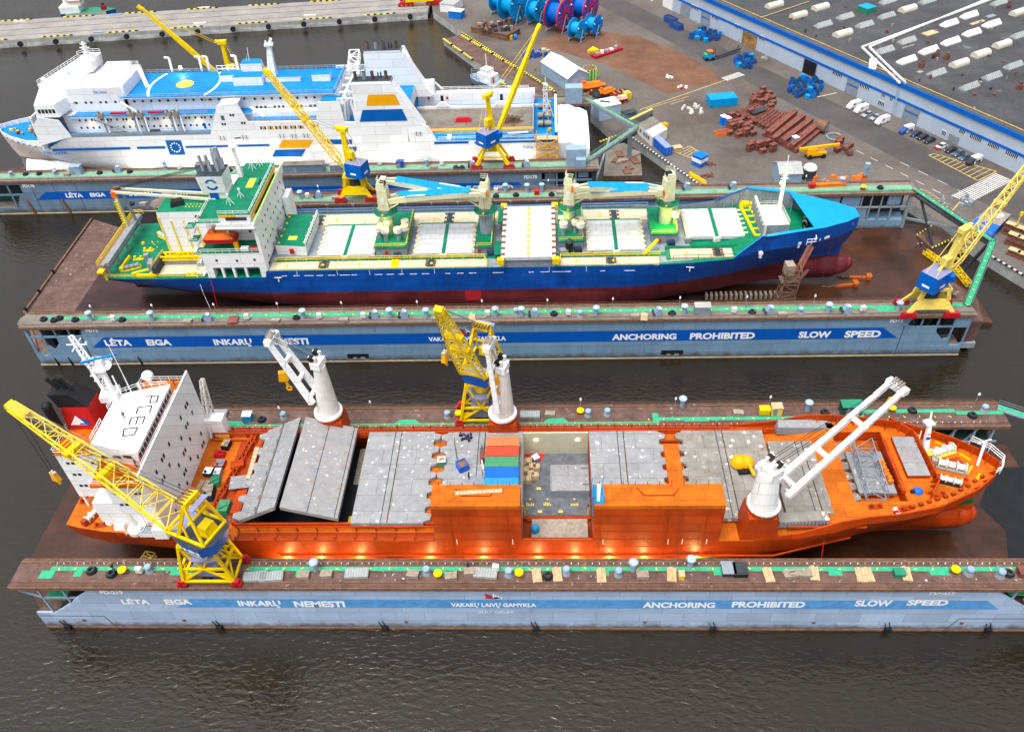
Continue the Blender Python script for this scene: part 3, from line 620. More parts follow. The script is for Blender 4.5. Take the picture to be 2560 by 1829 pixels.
def bulwark(mb,pts,h,m,th=.25,stay=0,inward=1,cap=None):
    """wall of height h (number or list) standing on pts"""
    p=[V(q) for q in pts];hh=h if isinstance(h,(list,tuple)) else [h]*len(p)
    for i in range(len(p)-1):
        a,b=p[i],p[i+1];d=(b-a);d.z=0;d.normalize();nrm=V((-d.y,d.x,0))*th*inward
        mb.hexa([a,b,b+nrm,a+nrm],[a+V((0,0,hh[i])),b+V((0,0,hh[i+1])),b+nrm+V((0,0,hh[i+1])),a+nrm+V((0,0,hh[i]))] ,m,cap)
        if stay:
            n=max(1,int((b-a).length/stay))
            for k in range(n):
                c=a+(b-a)*((k+.5)/n);z=hh[i]+(hh[i+1]-hh[i])*((k+.5)/n)
                q=nrm.normalized();mb.ext([c+q*.2,c+q*.2+V((0,0,z*.9)),c+q*(.2+z*.55)],d*.12,m)
def winch(name,parent,c,rz,m,m2,s=1.):
    mb=MB();c=V(c);ax=V((math.cos(rz),math.sin(rz),0))
    for k in (-1.6,-.2,1.3): mb.tube(c+ax*(k-.55)*s+V((0,0,.9*s)),c+ax*(k+.55)*s+V((0,0,.9*s)),.55*s,m,n=12)
    for k in (-2.2,-1.,.6,2.): mb.tube(c+ax*(k-.08)*s+V((0,0,.9*s)),c+ax*(k+.08)*s+V((0,0,.9*s)),.9*s,m,n=14)
    mb.ob(c,5.*s,1.8*s,.35*s,rz,m2);mb.ob(c-ax*2.9*s,.9*s,1.1*s,1.4*s,rz,m2)
    return mb.build(name,parent)
def bollards(mb,c,rz,m,s=1.):
    c=V(c);ax=V((math.cos(rz),math.sin(rz),0))
    mb.ob(c,2.4*s,.9*s,.15,rz,m)
    for k in (-.7,.7): mb.tube(c+ax*k*s,c+ax*k*s+V((0,0,.8*s)),.3*s,m,n=8)
def wins(mb,pts,w,h,n,m='glass',d=.05):
    """window quads on a wall with outward normal n (horizontal); pts: centres"""
    n=V(n).normalized();t=V((-n.y,n.x,0))
    for p in pts:
        p=V(p)+n*d;mb.poly([p-t*w/2-V((0,0,h/2)),p+t*w/2-V((0,0,h/2)),p+t*w/2+V((0,0,h/2)),p-t*w/2+V((0,0,h/2))],m)
# ================================================================ orange heavy lift ship
yc=98.4
ship=thing('cargo_ship','orange heavy lift ship with grey hatch covers and white deckhouse in the nearest dock','ship',(0,yc,2.5))
def zs(zd): return [zd,12.1,11.,10.3,5.,2.7]
ST=[]
for x,zd,hb in [(-87,16,[9.6,8.6,5,2,.6,.4]),(-84,16,[10.4,9.6,7,4,1,.5]),(-80,16,[11.1,10.6,8.6,6,2,.7]),(-74,16,[11.6,11.2,10,8.4,4,1]),(-68,16,[12.1,11.9,11.2,10.4,7,2]),(-60,16,[12.9,12.8,12.6,12.3,10,5]),(-55.5,16,[13.1,13.1,13.,12.8,11.4,7.5]),(-48,16,[13.35,13.4,13.35,13.3,12.8,10]),(-35,16,[13.35,13.4,13.35,13.3,12.8,10.5]),(-5.4,16,[13.35,13.4,13.35,13.3,12.8,10.5]),(7.2,16,[13.35,13.4,13.35,13.3,12.8,10.5]),
                  (20,16,[13.35,13.4,13.35,13.3,12.8,10.5]),(34,16,[13.3,13.1,12.8,12.5,11,8]),(42,16.4,[13.,12.2,11.4,10.9,8.5,5]),(48,17.4,[12.5,10.7,9.5,8.9,6.2,3]),(52,18.8,[12.,9.6,8.2,7.6,4.8,2.2]),(58,18.8,[11.3,7.8,6.2,5.6,3.4,1.6]),
                  (61,18.8,[10.7,6.9,5.2,4.7,3.1,1.5]),(65.4,18.8,[9.6,5.2,3.7,3.2,2.5,1.4]),(72.5,18.8,[6.1,2.4,1.6,1.5,1.7,1]),(76.5,18.8,[3.,.5,.5,1.1,1.3,.7]),(78.4,18.8,[.5,(.12,-2.2),(.12,-1.8),(.7,-1.2),(.7,-1.),(.3,-1.8)])]:
    ST.append([x,hb,zs(zd)])
mb=MB();hull(mb,ST,yc,None,['orange','orange','boot_green','orange','orange_dark'],'orange_lit_deck',True,((-55.5,-35,88.4,109.4),(-5.4,7.2,85.3,109.4),(52,61,91.2,107.4)))
mb.build('hull',ship,smooth=2)
mb=MB();B=[[V((x,yc+sg*k,z)) for x,k,z in ((66,1.6,6.4),(72,2.1,6.3),(76,1.9,6.2),(78.6,1.2,6.1))] for sg in (1,)]
for (x0,r0),(x1,r1) in zip(((62,2.2),(70,2.9),(74.6,2.9),(77.2,2.2),(78.6,1.)),((70,2.9),(74.6,2.9),(77.2,2.2),(78.6,1.),(79,.1))):
    mb.tube((x0,yc,6.6),(x1,yc,6.6),r0,'orange',r1,16)
mb.tube((69,yc,9.),(77.4,yc,8.3),1.,'boot_green',.7,10)
mb.build('bulbous_bow',ship,smooth=True)
mb=MB()
mb.box(-48,38,84.72,84.98,11.9,12.25,'orange');mb.line([(38,84.9,12.05),(44,86.5,12.1),(52,88.6,12.1)],.25,'orange')
mb.build('rubbing_bar',ship)
# bulwarks and deck edge passages
mb=MB()
near=[(x,yc-hb[0],z[0]) for x,hb,z in ST];far=[(x,yc+hb[0],z[0]) for x,hb,z in ST]
i42=[i for i,s_ in enumerate(ST) if s_[0] >= 34]
hh=[max(.2,min(4.,(20.5-ST[i][2][0])) if ST[i][0] >= 52 else {34: .3,42: 1.4,48: 2.6}[ST[i][0]]) for i in i42]
bulwark(mb,[near[i] for i in i42],hh,'orange',.22,2.2,1);bulwark(mb,[far[i] for i in i42],hh,'orange',.22,2.2,-1)
bulwark(mb,[near[-1],far[-1]],1.7,'orange',.2)
bulwark(mb,[far[i] for i in range(0,5)],.9,'orange',.2,2.5,-1)
mb.build('bow_bulwark',ship)
def passage(x0,x1,ya,yb,sg):     # sunken side passage with longitudinal beams and stanchions
    mb=MB();z=16.
    mb.box(x0,x1,ya-.15,ya+.15,z,z+.25,'orange');mb.box(x0,x1,yb-.12,yb+.12,z+1.15,z+1.4,'orange');mb.box(x0,x1,(ya+yb)/2-.08,(ya+yb)/2+.08,z+.9,z+1.06,'orange')
    n=int((x1-x0)/3.2)
    for i in range(n+1):
        x=x0+(x1-x0)*i/n;mb.box(x-.14,x+.14,min(ya,yb)+.05,max(ya,yb)-.05,z+.02,z+.2,'orange_dark');mb.box(x-.12,x+.12,yb-.1,yb+.1,z,z+1.2,'orange');mb.box(x-.1,x+.1,ya-.1,ya+.1,z,z+1.05,'orange_dark')
    mb.box(x0,x1,min(ya,yb)+.2,max(ya,yb)-.2,z+.005,z+.02,'orange_dark')
    return mb
passage(-55,-20.2,85.25,87.2,1).build('side_passage',ship);passage(-66,45,111.5,109.6,-1).build('side_passage',ship)
mb=MB();mb.rail([(-66,111.5,16.2),(45,111.5,16.2)],'orange',1.1,3,.1);mb.rail([(-64,86.3,16),(-56,85.7,16)],'orange',1.1,2,.08);mb.build('deck_railing',ship)
# coaming
mb=MB();zc=17.0
mb.box(-56,-5.4,88.,88.4,16,zc,'orange');mb.box(7,53,88.9,89.3,16,zc,'orange');mb.box(-56,53,109.3,109.6,16,zc,'orange')
mb.box(-22.3,-19.8,88.4,109.3,16,16.9,'orange_lit_deck');mb.box(20.3,24.3,89.3,109.3,16,16.6,'orange_lit_deck');mb.box(-56.6,-55.6,88.4,109.3,16,zc,'orange')
mb.box(53,53.4,89,107,16,zc,'orange');mb.box(39.8,53,86.6,86.9,17.4,17.7,'orange')
mb.ob((22.3,99.5,16.6),3.4,13,1.1,0,'orange','orange_lit_deck',.8,.94)
for y in (91.5,94,104,107): mb.box(20.6,24,y-.2,y+.2,16.6,17.3,'orange_dark')
mb.build('hatch_coaming',ship)
# side tanks
def sidebox(x0,x1,grooves):
    mb=MB();mb.box(x0,x1,85.02,89.5,15.9,25.7,'orange')
    mb.box(x0+.02,x1-.02,84.96,85.02,24.9,25.72,'orange_lit_deck');mb.box(x0,x1,85.02,89.5,25.7,25.75,'orange_lit_deck')
    for g in grooves: mb.box(g-.1,g+.1,84.93,85.0,12.4,24.8,'orange_dark')
    for g in grooves: mb.box(g+.6,g+.7,84.9,85.0,15.4,16.6,'letter_white')
    mb.box(x0,x1,84.96,85.01,12.3,12.5,'orange_dark')
    for k in range(int((x1-x0)/2)): mb.bar((x0+1+k*2,89.4,25.75),(x0+1+k*2,89.4,26.6),.1,'orange_dark')
    for k in range(5): mb.box(x0+.1,x1-.1,84.99,85.015,14.5+k*2.1,14.54+k*2.1,'orange_dark')
    xm=(x0+x1)/2;mb.line([(xm-3.5,88.6,25.9),(xm-2.4,87,25.9),(xm+2.4,87,25.9),(xm+3.5,88.6,25.9)],.12,'orange_dark')
    return mb
sidebox(-20,-5.2,(-17,-7.4)).build('side_tank',ship);sidebox(6.9,28.2,(8,19,21.4,25.5)).build('side_tank',ship)
# hatch covers
def hatchcover(x0,x1,y0,y1,z,m,teeth=(0,0),th=.9,seam=True):
    mb=MB();mb.box(x0,x1,y0,y1,z-th,z,m)
    if seam:
        xm=(x0+x1)/2;mb.box(xm-.08,xm+.08,y0+.05,y1-.05,z,z+.02,'black')
        for k in range(8): yy=y0+1.2+k*(y1-y0-2.4)/7;mb.box(xm-.55,xm-.1,yy-.4,yy+.4,z,z+.03,'wood_grey');mb.box(xm-1.,xm-.62,yy-.3,yy+.3,z,z+.03,'steel_grey')
        mb.box(xm-1.25,xm-1.1,y0,y1,z,z+.02,'steel_dark')
    for sd,xx in ((-1,x0),(1,x1)):
        if teeth[0 if sd < 0 else 1]:
            n=7
            for k in range(n):
                yy=y0+1.3+k*(y1-y0-2.6)/(n-1);mb.prism([(xx,yy-1.),(xx+sd*1.15,yy-.5),(xx+sd*1.25,yy+.5),(xx,yy+1.)],z-th*.8,z-.01,m)
    return mb
hatchcover(-35,-22.3,87.6,109.2,17.8,'hatch_grey',(0,1)).build('hatch_cover',ship)
hatchcover(-19.7,-5.4,88,109.2,17.6,'hatch_grey',(1,0)).build('hatch_cover',ship)
hatchcover(7.2,20.2,88,109.2,17.6,'hatch_grey',(0,1)).build('hatch_cover',ship)
hatchcover(24.6,39.8,88.6,109.2,17.6,'hatch_rusty',(1,0)).build('hatch_cover',ship)
hatchcover(40.3,52.6,89.6,106.4,17.5,'hatch_rusty',(0,1)).build('hatch_cover',ship)
def leaf(x0,z0,x1,z1,m):
    mb=MB();y0,y1=88.2,109.8
    mb.hexa([(x0,y0,z0-.8),(x1,y0,z1-.8),(x1,y1,z1-.8),(x0,y1,z0-.8)],[(x0,y0,z0),(x1,y0,z1),(x1,y1,z1),(x0,y1,z0)],m)
    for f,s_ in ((.47,.05),(.94 if x1 > x0 and z1 < z0 else .5,.05)):
        a=x0+(x1-x0)*f;za=z0+(z1-z0)*f;sl=(z1-z0)/(x1-x0)
        mb.hexa([(a-.05,y0,za+.01),(a+.05,y0,za+.01),(a+.05,y1,za+.01),(a-.05,y1,za+.01)],[(a-.05,y0,za+.04),(a+.05,y0,za+.04),(a+.05,y1,za+.04),(a-.05,y1,za+.04)],'black')
        for k in range(8):
            yy=y0+1.3+k*2.7;mb.hexa([(a-.7,yy-.5,za+.01-.7*sl),(a-.1,yy-.5,za+.01-.1*sl),(a-.1,yy+.5,za+.01-.1*sl),(a-.7,yy+.5,za+.01-.7*sl)],[(a-.7,yy-.5,za+.04-.7*sl),(a-.1,yy-.5,za+.04-.1*sl),(a-.1,yy+.5,za+.04-.1*sl),(a-.7,yy+.5,za+.04-.7*sl)],'wood_grey' if k % 3 else 'steel_grey')
    if z1 > z0:
        for k in range(6): yy=y0+1.2+k*3.8;mb.prism([(x0+.1,yy-1),(x0-1.3,yy-.45),(x0-1.4,yy+.45),(x0+.1,yy+1)],z0-.75,z0-.1,m)
    return mb
leaf(-55.,17.8,-47.7,21.6,'hatch_grey').build('raised_hatch_cover',ship);leaf(-46.8,21.6,-37.3,18.3,'hatch_red').build('raised_hatch_cover',ship)
# open hold
mb=MB();zf=11.5
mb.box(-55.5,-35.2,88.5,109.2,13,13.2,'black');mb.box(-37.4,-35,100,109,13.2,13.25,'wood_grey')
mb.poly([(-36.9,91,13.24),(-36,91,13.24),(-36,92.6,13.24),(-36.9,92.6,13.24)],'yellow_mark')
mb.box(-5.3,7.1,94,109,zf-.3,zf,'hold_floor');mb.box(-5.3,7.1,109,109.3,zf-.3,17.4,'hold_wall');mb.box(-5.6,-5.3,88.4,109.2,zf-.3,17.0,'hold_wall');mb.box(7.1,7.3,89,109.2,zf-.3,17.0,'orange_dark')
mb.box(-5.3,7.1,93.3,94,zf-.5,zf-.1,'orange_dark')
for x in (-4.2,-1,3,6.2): mb.box(x-.35,x+.35,92.9,93.4,zf-.9,zf-.2,'orange_dark')
mb.box(-5.3,7.1,85.2,94,10.5,10.7,'orange_dark');mb.box(-5.3,7.1,85.1,85.5,10,16.3,'orange')
mb.box(-3.6,6.3,87.6,91.6,10.7,13.6,'steel_brown','wood_grey')
mb.poly([(-5.2,108.9,zf+.02),(-1.2,108.9,zf+.02),(-2.2,106.6,zf+.02),(-3.2,108.4,zf+.02),(-4.4,107.4,zf+.02)],'red')
for x,y in ((-2.4,100.3),(-2.2,94.9),(1.6,94.9)): mb.box(x-.4,x+.4,y-.25,y+.25,zf,zf+.02,'yellow_mark')
for x in (-4,-.8,4.2):
    for i in range(5): mb.box(x+i*.3-.7,x+i*.3-.55,96.2,96.5+rnd(.1,.6),zf,zf+.02,'yellow_mark')
    mb.box(x-.15,x+.15,97.6,97.9,zf,zf+.02,'yellow_mark')
for x in (-4.9,6.6): mb.box(x-.12,x+.12,93.9,94.2,zf,zf+2.8,'yellow');mb.box(x-.12-.5*(x < 0),x+.12+.4*(x > 0)-.4*(x > 0),93.9,94.2,zf+2.6,zf+2.8,'yellow')
mb.build('open_hold',ship)
mb=MB()
for x in (-2.9,5.1): mb.box(x-.3,x+.3,108.85,109,15.3,15.75,'lamp_warm')
mb.each('hold_lamp',ship)
# deckhouse
mb=MB();W='white'
mb.box(-76,-67.2,88.5,108.5,16,30.2,W);mb.box(-67.3,-67,86.,111.2,16.1,32.6,W)
mb.box(-76,-67.3,85.9,88.5,29.6,30.2,'orange_lit_deck');mb.box(-76,-67.3,108.5,111.1,29.6,30.2,'orange_lit_deck')
mb.box(-85,-76,92.8,104,19,30.2,W);mb.box(-80,-76,88.8,108,16,22,W)
mb.box(-85.2,-67.3,92.6,104.2,30.2,30.32,'orange_lit_deck');mb.box(-76.2,-67.3,88.3,108.7,30.2,30.3,'orange_lit_deck')
for x,y in ((-84.6,93.2),(-81,93.2),(-84.6,103.5),(-81,103.5)): mb.bar((x,y,16),(x,y,19),.4,W)
mb.ext([(-67.2,86,29.6),(-67.2,88.6,29.6),(-67.2,88.6,25)],(-.4,0,0),W)
# front wall stepping out to the ship side lower down
mb.box(-67.6,-67.1,108.4,111.4,16,21,W);mb.box(-69.5,-67.1,85.6,88.6,16,18.5,W)
mb.build('deckhouse',ship)
mb=MB();mb.hexa([(-76.3,91.4,30.3),(-68.9,90.2,30.3),(-68.9,106.2,30.3),(-76.3,103.8,30.3)],[(-77,92.,33.7),(-68.2,90,33.7),(-68.2,106.4,33.7),(-77,103.8,33.7)],'white')
mb.box(-68.75,-68.3,90.4,106,32.1,32.9,'glass')
for k in range(14): mb.box(-68.8,-68.22,91+k*1.15,91.12+k*1.15,32,33,'white')
for x in (-75,-73,-71.2): mb.poly([(x,90.6-.15,31.9),(x+1.5,90.35-.15,31.9),(x+1.5,90.25-.15,32.8),(x,90.45-.15,32.8)],'glass')
mb.rail([(-77,97,33.7),(-77,92.5,33.7)],'white',1,1.2,.08);mb.rail([(-68.6,106.2,33.7),(-74,105.4,33.7),(-77,103.6,33.7),(-77,100,33.7)],'white',1,1.2,.08)
# letters painted on the roof, read from the side
org=V((-71.6,103.2,33.73))
for k,ch in enumerate('PCED'):
    u,v=V((.12,-1,0)).normalized(),V((1,.12,0)).normalized();o=org+V((0,-k*2.6,0))+V((-k*.3,0,0));t=.24;w_,h_=1.7,2.3
    def sg(a,b): mb.bar(o+u*a[0]+v*a[1],o+u*b[0]+v*b[1],t,'black',.03)
    SEG={'P': [((0,0),(0,h_)),((0,h_),(w_,h_)),((w_,h_),(w_,h_/2)),((w_,h_/2),(0,h_/2))],'C': [((0,0),(0,h_)),((0,h_),(w_,h_)),((0,0),(w_,0))],
           'E': [((0,0),(0,h_)),((0,h_),(w_,h_)),((0,0),(w_,0)),((0,h_/2),(w_,h_/2))],'D': [((0,0),(0,h_)),((0,h_),(w_,h_*.9)),((w_,h_*.9),(w_,h_*.1)),((w_,h_*.1),(0,0))]}
    for a,b in SEG[ch]: sg(a,b)
mb.build('wheelhouse',ship)
mb=MB();rows=[28.2,25.4,22.6,19.8,17.6]
for r,z in enumerate(rows):
    for k in range(6):
        y=90.5+k*3.2+(.8 if r % 2 else 0)
        if (r+k) % 4 != 3: wins(mb,[(-67,y-.45,z),(-67,y+.45,z)] if (r+k) % 2 else [(-67,y,z)],.6,.95,(1,0,0),'glass')
for x in (-83.5,-79,-74.5,-71):
    for z in (28,25,22): wins(mb,[(x,92.8 if x < -76 else 88.5,z),(x+.9,92.8 if x < -76 else 88.5,z)],.6,.6,(0,-1,0))
for z in (24,27):
    for y in (95,98,101): wins(mb,[(-85,y,z)],.6,.8,(-1,0,0))
mb.each('window',ship)
mb=MB();mb.box(-68.2,-67.3,89,105,30.3,31,'red');mb.rail([(-67.5,88.4,31.9),(-67.5,106,31.9)],'white',.8,2,.08)
mb.rail([(-76,86,30.2),(-67.6,86,30.2)],'white',1.1,1.6,.08);mb.rail([(-76,111,30.2),(-67.6,111,30.2)],'white',1.1,1.6,.08);mb.rail([(-76,108.6,30.2),(-76,111,30.2)],'white',1.1,1.6,.08)
mb.rail([(-85.1,104,30.3),(-85.1,92.8,30.3),(-76.4,92.7,30.3),(-76,88.6,30.3)],'white',1.1,1.6,.08)
mb.rail([(-85,104,30.3),(-76,104,30.3)],'white',1.1,1.6,.08)
mb.build('bridge_railing',ship)
mb=MB();mb.hexa([(-85,98.6,30.3),(-79.6,98.6,30.3),(-79.6,103.4,30.3),(-85,103.4,30.3)],[(-84.6,99,35.4),(-79.8,99,35.4),(-79.8,103,35.4),(-84.6,103,35.4)],'red')
mb.hexa([(-84.8,99,35.4),(-79.6,99,35.4),(-79.6,103,35.4),(-84.8,103,35.4)],[(-86,99.4,38),(-82.5,99.4,38),(-82.5,102.6,38),(-86,102.6,38)],'black')
mb.poly([(-84,98.55,31.5),(-81,98.55,31.5),(-82.5,98.75,33.6)],'letter_white');mb.poly([(-82.4,98.55,31.6),(-80.2,98.55,31.6),(-81.4,98.75,33.2)],'band_blue')
for k in (-85.4,-84.2,-83.2): mb.tube((k+1,101,37.6),(k-.4,101,40.4),.35,'black')
mb.cyl(-85.6,97.6,30.3,37,.8,'black');mb.dome((-85.6,97.6,37),.9,'black');mb.build('funnel',ship)
mb=MB();b=V((-77.4,103,33.7))
mb.lattice(b,b+V((-4.5,3.4,11.5)),1.3,1.3,.6,.6,'white',9,.22,td=.12);mb.ob(b+V((-.4,.4,0)),3,3,1.2,.2,'white');mb.bar(b+V((.6,-.2,0)),b+V((-.4,1.4,6)),.8,'white',w2=.5)
for k,h in ((.35,1.4),(.6,1.1),(.85,1.8)):
    c=b+V((-4.5,3.4,11.5))*k;mb.bar(c+V((-h,0,.2)),c+V((h,0,.2)),.16,'white');mb.bar(c+V((0,-h,.2)),c+V((0,h,.2)),.16,'white');mb.ob(c+V((h,0,.2)),.3,.3,.6,0,'white')
mb.cyl(b.x-.3,b.y+1.6,39.6,39.8,1.6,'white');mb.rail([(b.x-1.9,b.y+.2,39.8),(b.x+1.2,b.y+.2,39.8),(b.x+1.2,b.y+3,39.8),(b.x-1.9,b.y+3,39.8)],'white',1,1,.08,True)
mb.ob((b.x-.3,b.y+1.6,39.8),1.1,1.1,1.6,0,'white');mb.cyl(b.x+1.4,b.y+.6,33.7,38.4,.14,'white')
mb.build('radar_mast',ship)
mb=MB();c=V((b.x-.3,b.y+1.6,41.5));mb.bar(c+V((-2.8,-1.,0)),c+V((2.8,1.2,0)),.34,'ferry_deck');mb.build('radar_scanner',ship)
mb=MB();c=V((-71.6,106.3,33.7));mb.cyl(c.x,c.y,c.z,c.z+1.2,.35,'white');mb.dome(c+V((0,0,2.1)),1.05,'white',14,6);mb.cyl(c.x,c.y,c.z+1.2,c.z+2.1,.5,'white',1.05);mb.build('satellite_dome',ship,smooth=True)
mb=MB();mb.tube((-74.7,104.6,33.7),(-75.5,105.6,44),.12,'white',.05,6);mb.tube((-73.2,105.2,33.7),(-73.2,105.2,35.2),.2,'white');mb.build('whip_antenna',ship)
mb=MB();mb.lattice((-66.8,110.8,16.2),(-66.3,113.6,28),3.8,1.,.8,.5,'white_dirty',5,.25,(1,0,0));mb.bar((-68.5,111.4,19),(-68.8,113,27),.7,'white_dirty');mb.box(-68,-63.5,109.8,112,16.1,20.6,'white');mb.build('lifeboat_davit',ship)
# lifeboat by the near side and the stern outfit
mb=MB();mb.ob((-76.6,90.4,19),6.4,2.4,1.5,.1,'red',None,.9,.6);mb.ob((-76.6,90.4,17.6),6.2,2.4,1.4,.1,'red',None,1.02,1.);mb.build('lifeboat',ship)
winch('mooring_winch',ship,(-82.4,91.,16.05),1.2,'white_dirty','orange_dark',.85)
mb=MB();mb.cyl(-73.4,87.6,16,16.8,1.6,'white_dirty');mb.rail([(-75,86.4,16),(-71.8,86.4,16),(-71.6,88.8,16)],'white_dirty',1.1,1.2,.09);mb.bar((-73.4,87.6,16.5),(-76,89.8,24),.35,'white_dirty');mb.ob((-70.4,86.8,16),4,1.5,1.,0,'white','steel_grey');mb.build('provision_crane',ship)
mb=MB()
for x,y,rz in ((-80.5,88.6,.1),(-86,94.6,1.5),(-86.2,102,1.5),(60,89.6,.2),(66.5,92.4,.5),(71.5,95.2,.7),(72.5,103.6,-.7),(67.5,106,-.4),(55,90,.1)): bollards(mb,(x,y,16 if x < 0 else 18.8),rz,'orange_dark' if x < 60 else 'orange')
for k in range(12): mb.ob((58+k*1.55,88.7+k*.55+max(0,k-7)*.4,18.8),.7,.5,.55,.3,'orange_dark')
for x,y,rz in ((70.8,104,-.6),(66.6,106.6,-.4),(73.6,98,.9),(73.8,101,-.9)): mb.ob((x,y,18.8),2.2,.45,.3,rz,'amber')
mb.ob((74.3,96.2,18.8),2.2,.45,.3,.9,'amber');mb.ob((71.6,99.6,18.8),1.9,1.5,.8,.3,'orange_dark');mb.cyl(60.5,94.2,18.8,19.3,.5,'orange_dark')
mb.ob((-79.4,88.9,16),1.6,.7,.7,0,'white',None,.8,.8);mb.ob((-76.6,88,16),2,1.2,.9,0,'white',None,.85,.8);mb.each('deck_fitting',ship)
# forecastle
mb=MB()
mb.hexa([(51.4,107.6,16.4),(54,107.6,16.4),(54,109.5,16.4),(51.4,109.8,16.4)],[(51.4,107.6,18.9),(54,107.6,18.9),(54,109.5,18.9),(51.4,109.8,18.9)],'orange_dark','orange_lit_deck')
A_=[(63.,109.6,18.8),(66.2,106.2,18.8),(66.8,99.4,18.8),(67.,94.6,18.8),(64.8,91.6,18.8)]
bulwark(mb,A_,1.7,'orange',.25,1.3,-1);mb.build('breakwater',ship)
mb=MB();mb.box(52,61,91.2,107.4,16.2,16.4,'orange_lit_deck');mb.box(60.8,61,91.2,107.4,16.4,18.79,'orange');mb.box(52,60.8,91.0,91.2,16.4,18.79,'orange');mb.box(52,60.8,107.4,107.6,16.4,18.79,'orange')
mb.box(53.8,59.6,93.8,102.8,16.4,17.6,'orange','hatch_grey');mb.box(53.5,59.9,93.5,103.1,17.6,18.2,'hatch_grey')
for k in range(8): mb.bar((60.8,104+k*.4,16.4+k*.3),(59.6,104+k*.4,16.4+k*.3),.12,'orange_dark')
mb.build('small_hatch_cover',ship)
mb=MB();mb.ob((60.6,98.9,18.8),.6,12,.8,0,'orange');mb.box(62.2,66.1,96.2,105.4,18.8,19.6,'orange','hatch_grey')
for x,y in ((63.2,101),(64.6,99.5),(63.8,103)): mb.ob((x,y,19.61),rnd(.5,.9),rnd(1,2.4),.01,.2,'wood_grey')
mb.build('small_hatch_cover',ship)
winch('anchor_winch',ship,(70.,101.9,18.85),.35,'white_dirty','yellow_mark',1.05);winch('anchor_winch',ship,(70.6,98.4,18.85),-.35,'white_dirty','wood_grey',1.05)
winch('mooring_winch',ship,(69.2,95.2,18.85),-.35,'white_dirty','black',.8)
mb=MB();mb.bar((67.4,102.6,18.8),(67.2,104.2,24.5),1.,'white',w2=.6);mb.ob((67.2,104.4,24.2),1.6,1.6,.25,.3,'white');mb.bar((67.2,104.3,24.5),(67.2,105,26.5),.25,'white');mb.box(66.95,67.6,102.9,103.9,21.2,22.,'band_blue');mb.box(67.0,67.65,103.2,104.1,22.05,22.6,'red')
mb.bar((66.4,103.8,18.8),(66.6,104.6,22),.15,'white');mb.build('foremast',ship)
mb=MB();mb.bar((75.4,99.2,18.8),(76.2,101.2,22.8),.4,'white');mb.bar((75.,101,22.5),(77.4,101.6,22.9),.18,'white')
for h in (.6,1.1,1.6): mb.line([(75,103.2,20.4+h),(77.6,101.2,20.4+h),(78.8,98.6,20.4+h),(77.6,96.2,20.4+h),(76.4,95.6,20.4+h)],.1,'white')
for x,y in ((75,103.2),(77.6,101.2),(78.8,98.6),(77.6,96.2)): mb.bar((x,y,20),(x,y,22),.1,'white')
mb.build('bow_rail',ship)
# poop / working deck between the deckhouse and the hatches
mb=MB();mb.lattice((-57.6,110.6,16.6),(-61.4,87,16.6),.9,.9,.9,.9,'orange',12,.22,td=.16);mb.box(-60.4,-57.2,88,109,16,16.15,'orange_dark')
for k in range(6): mb.bar((-57.6-k*.65,109-k*4.1,16),(-57.6-k*.65,109-k*4.1,17.2),.35,'orange_dark')
mb.ob((-56.6,95.2,16),1.8,9,.8,0,'orange');mb.ob((-59.2,102,16),2.4,1.6,1.2,.3,'orange');mb.ring((-59.8,97.5,16.1),1.2,.1,'orange_dark');mb.bar((-66,108.8,16.2),(-57,108.8,16.2),.3,'orange');mb.ob((-64,110,16),2,1,.5,0,'amber')
mb.build('pipe_bridge',ship)
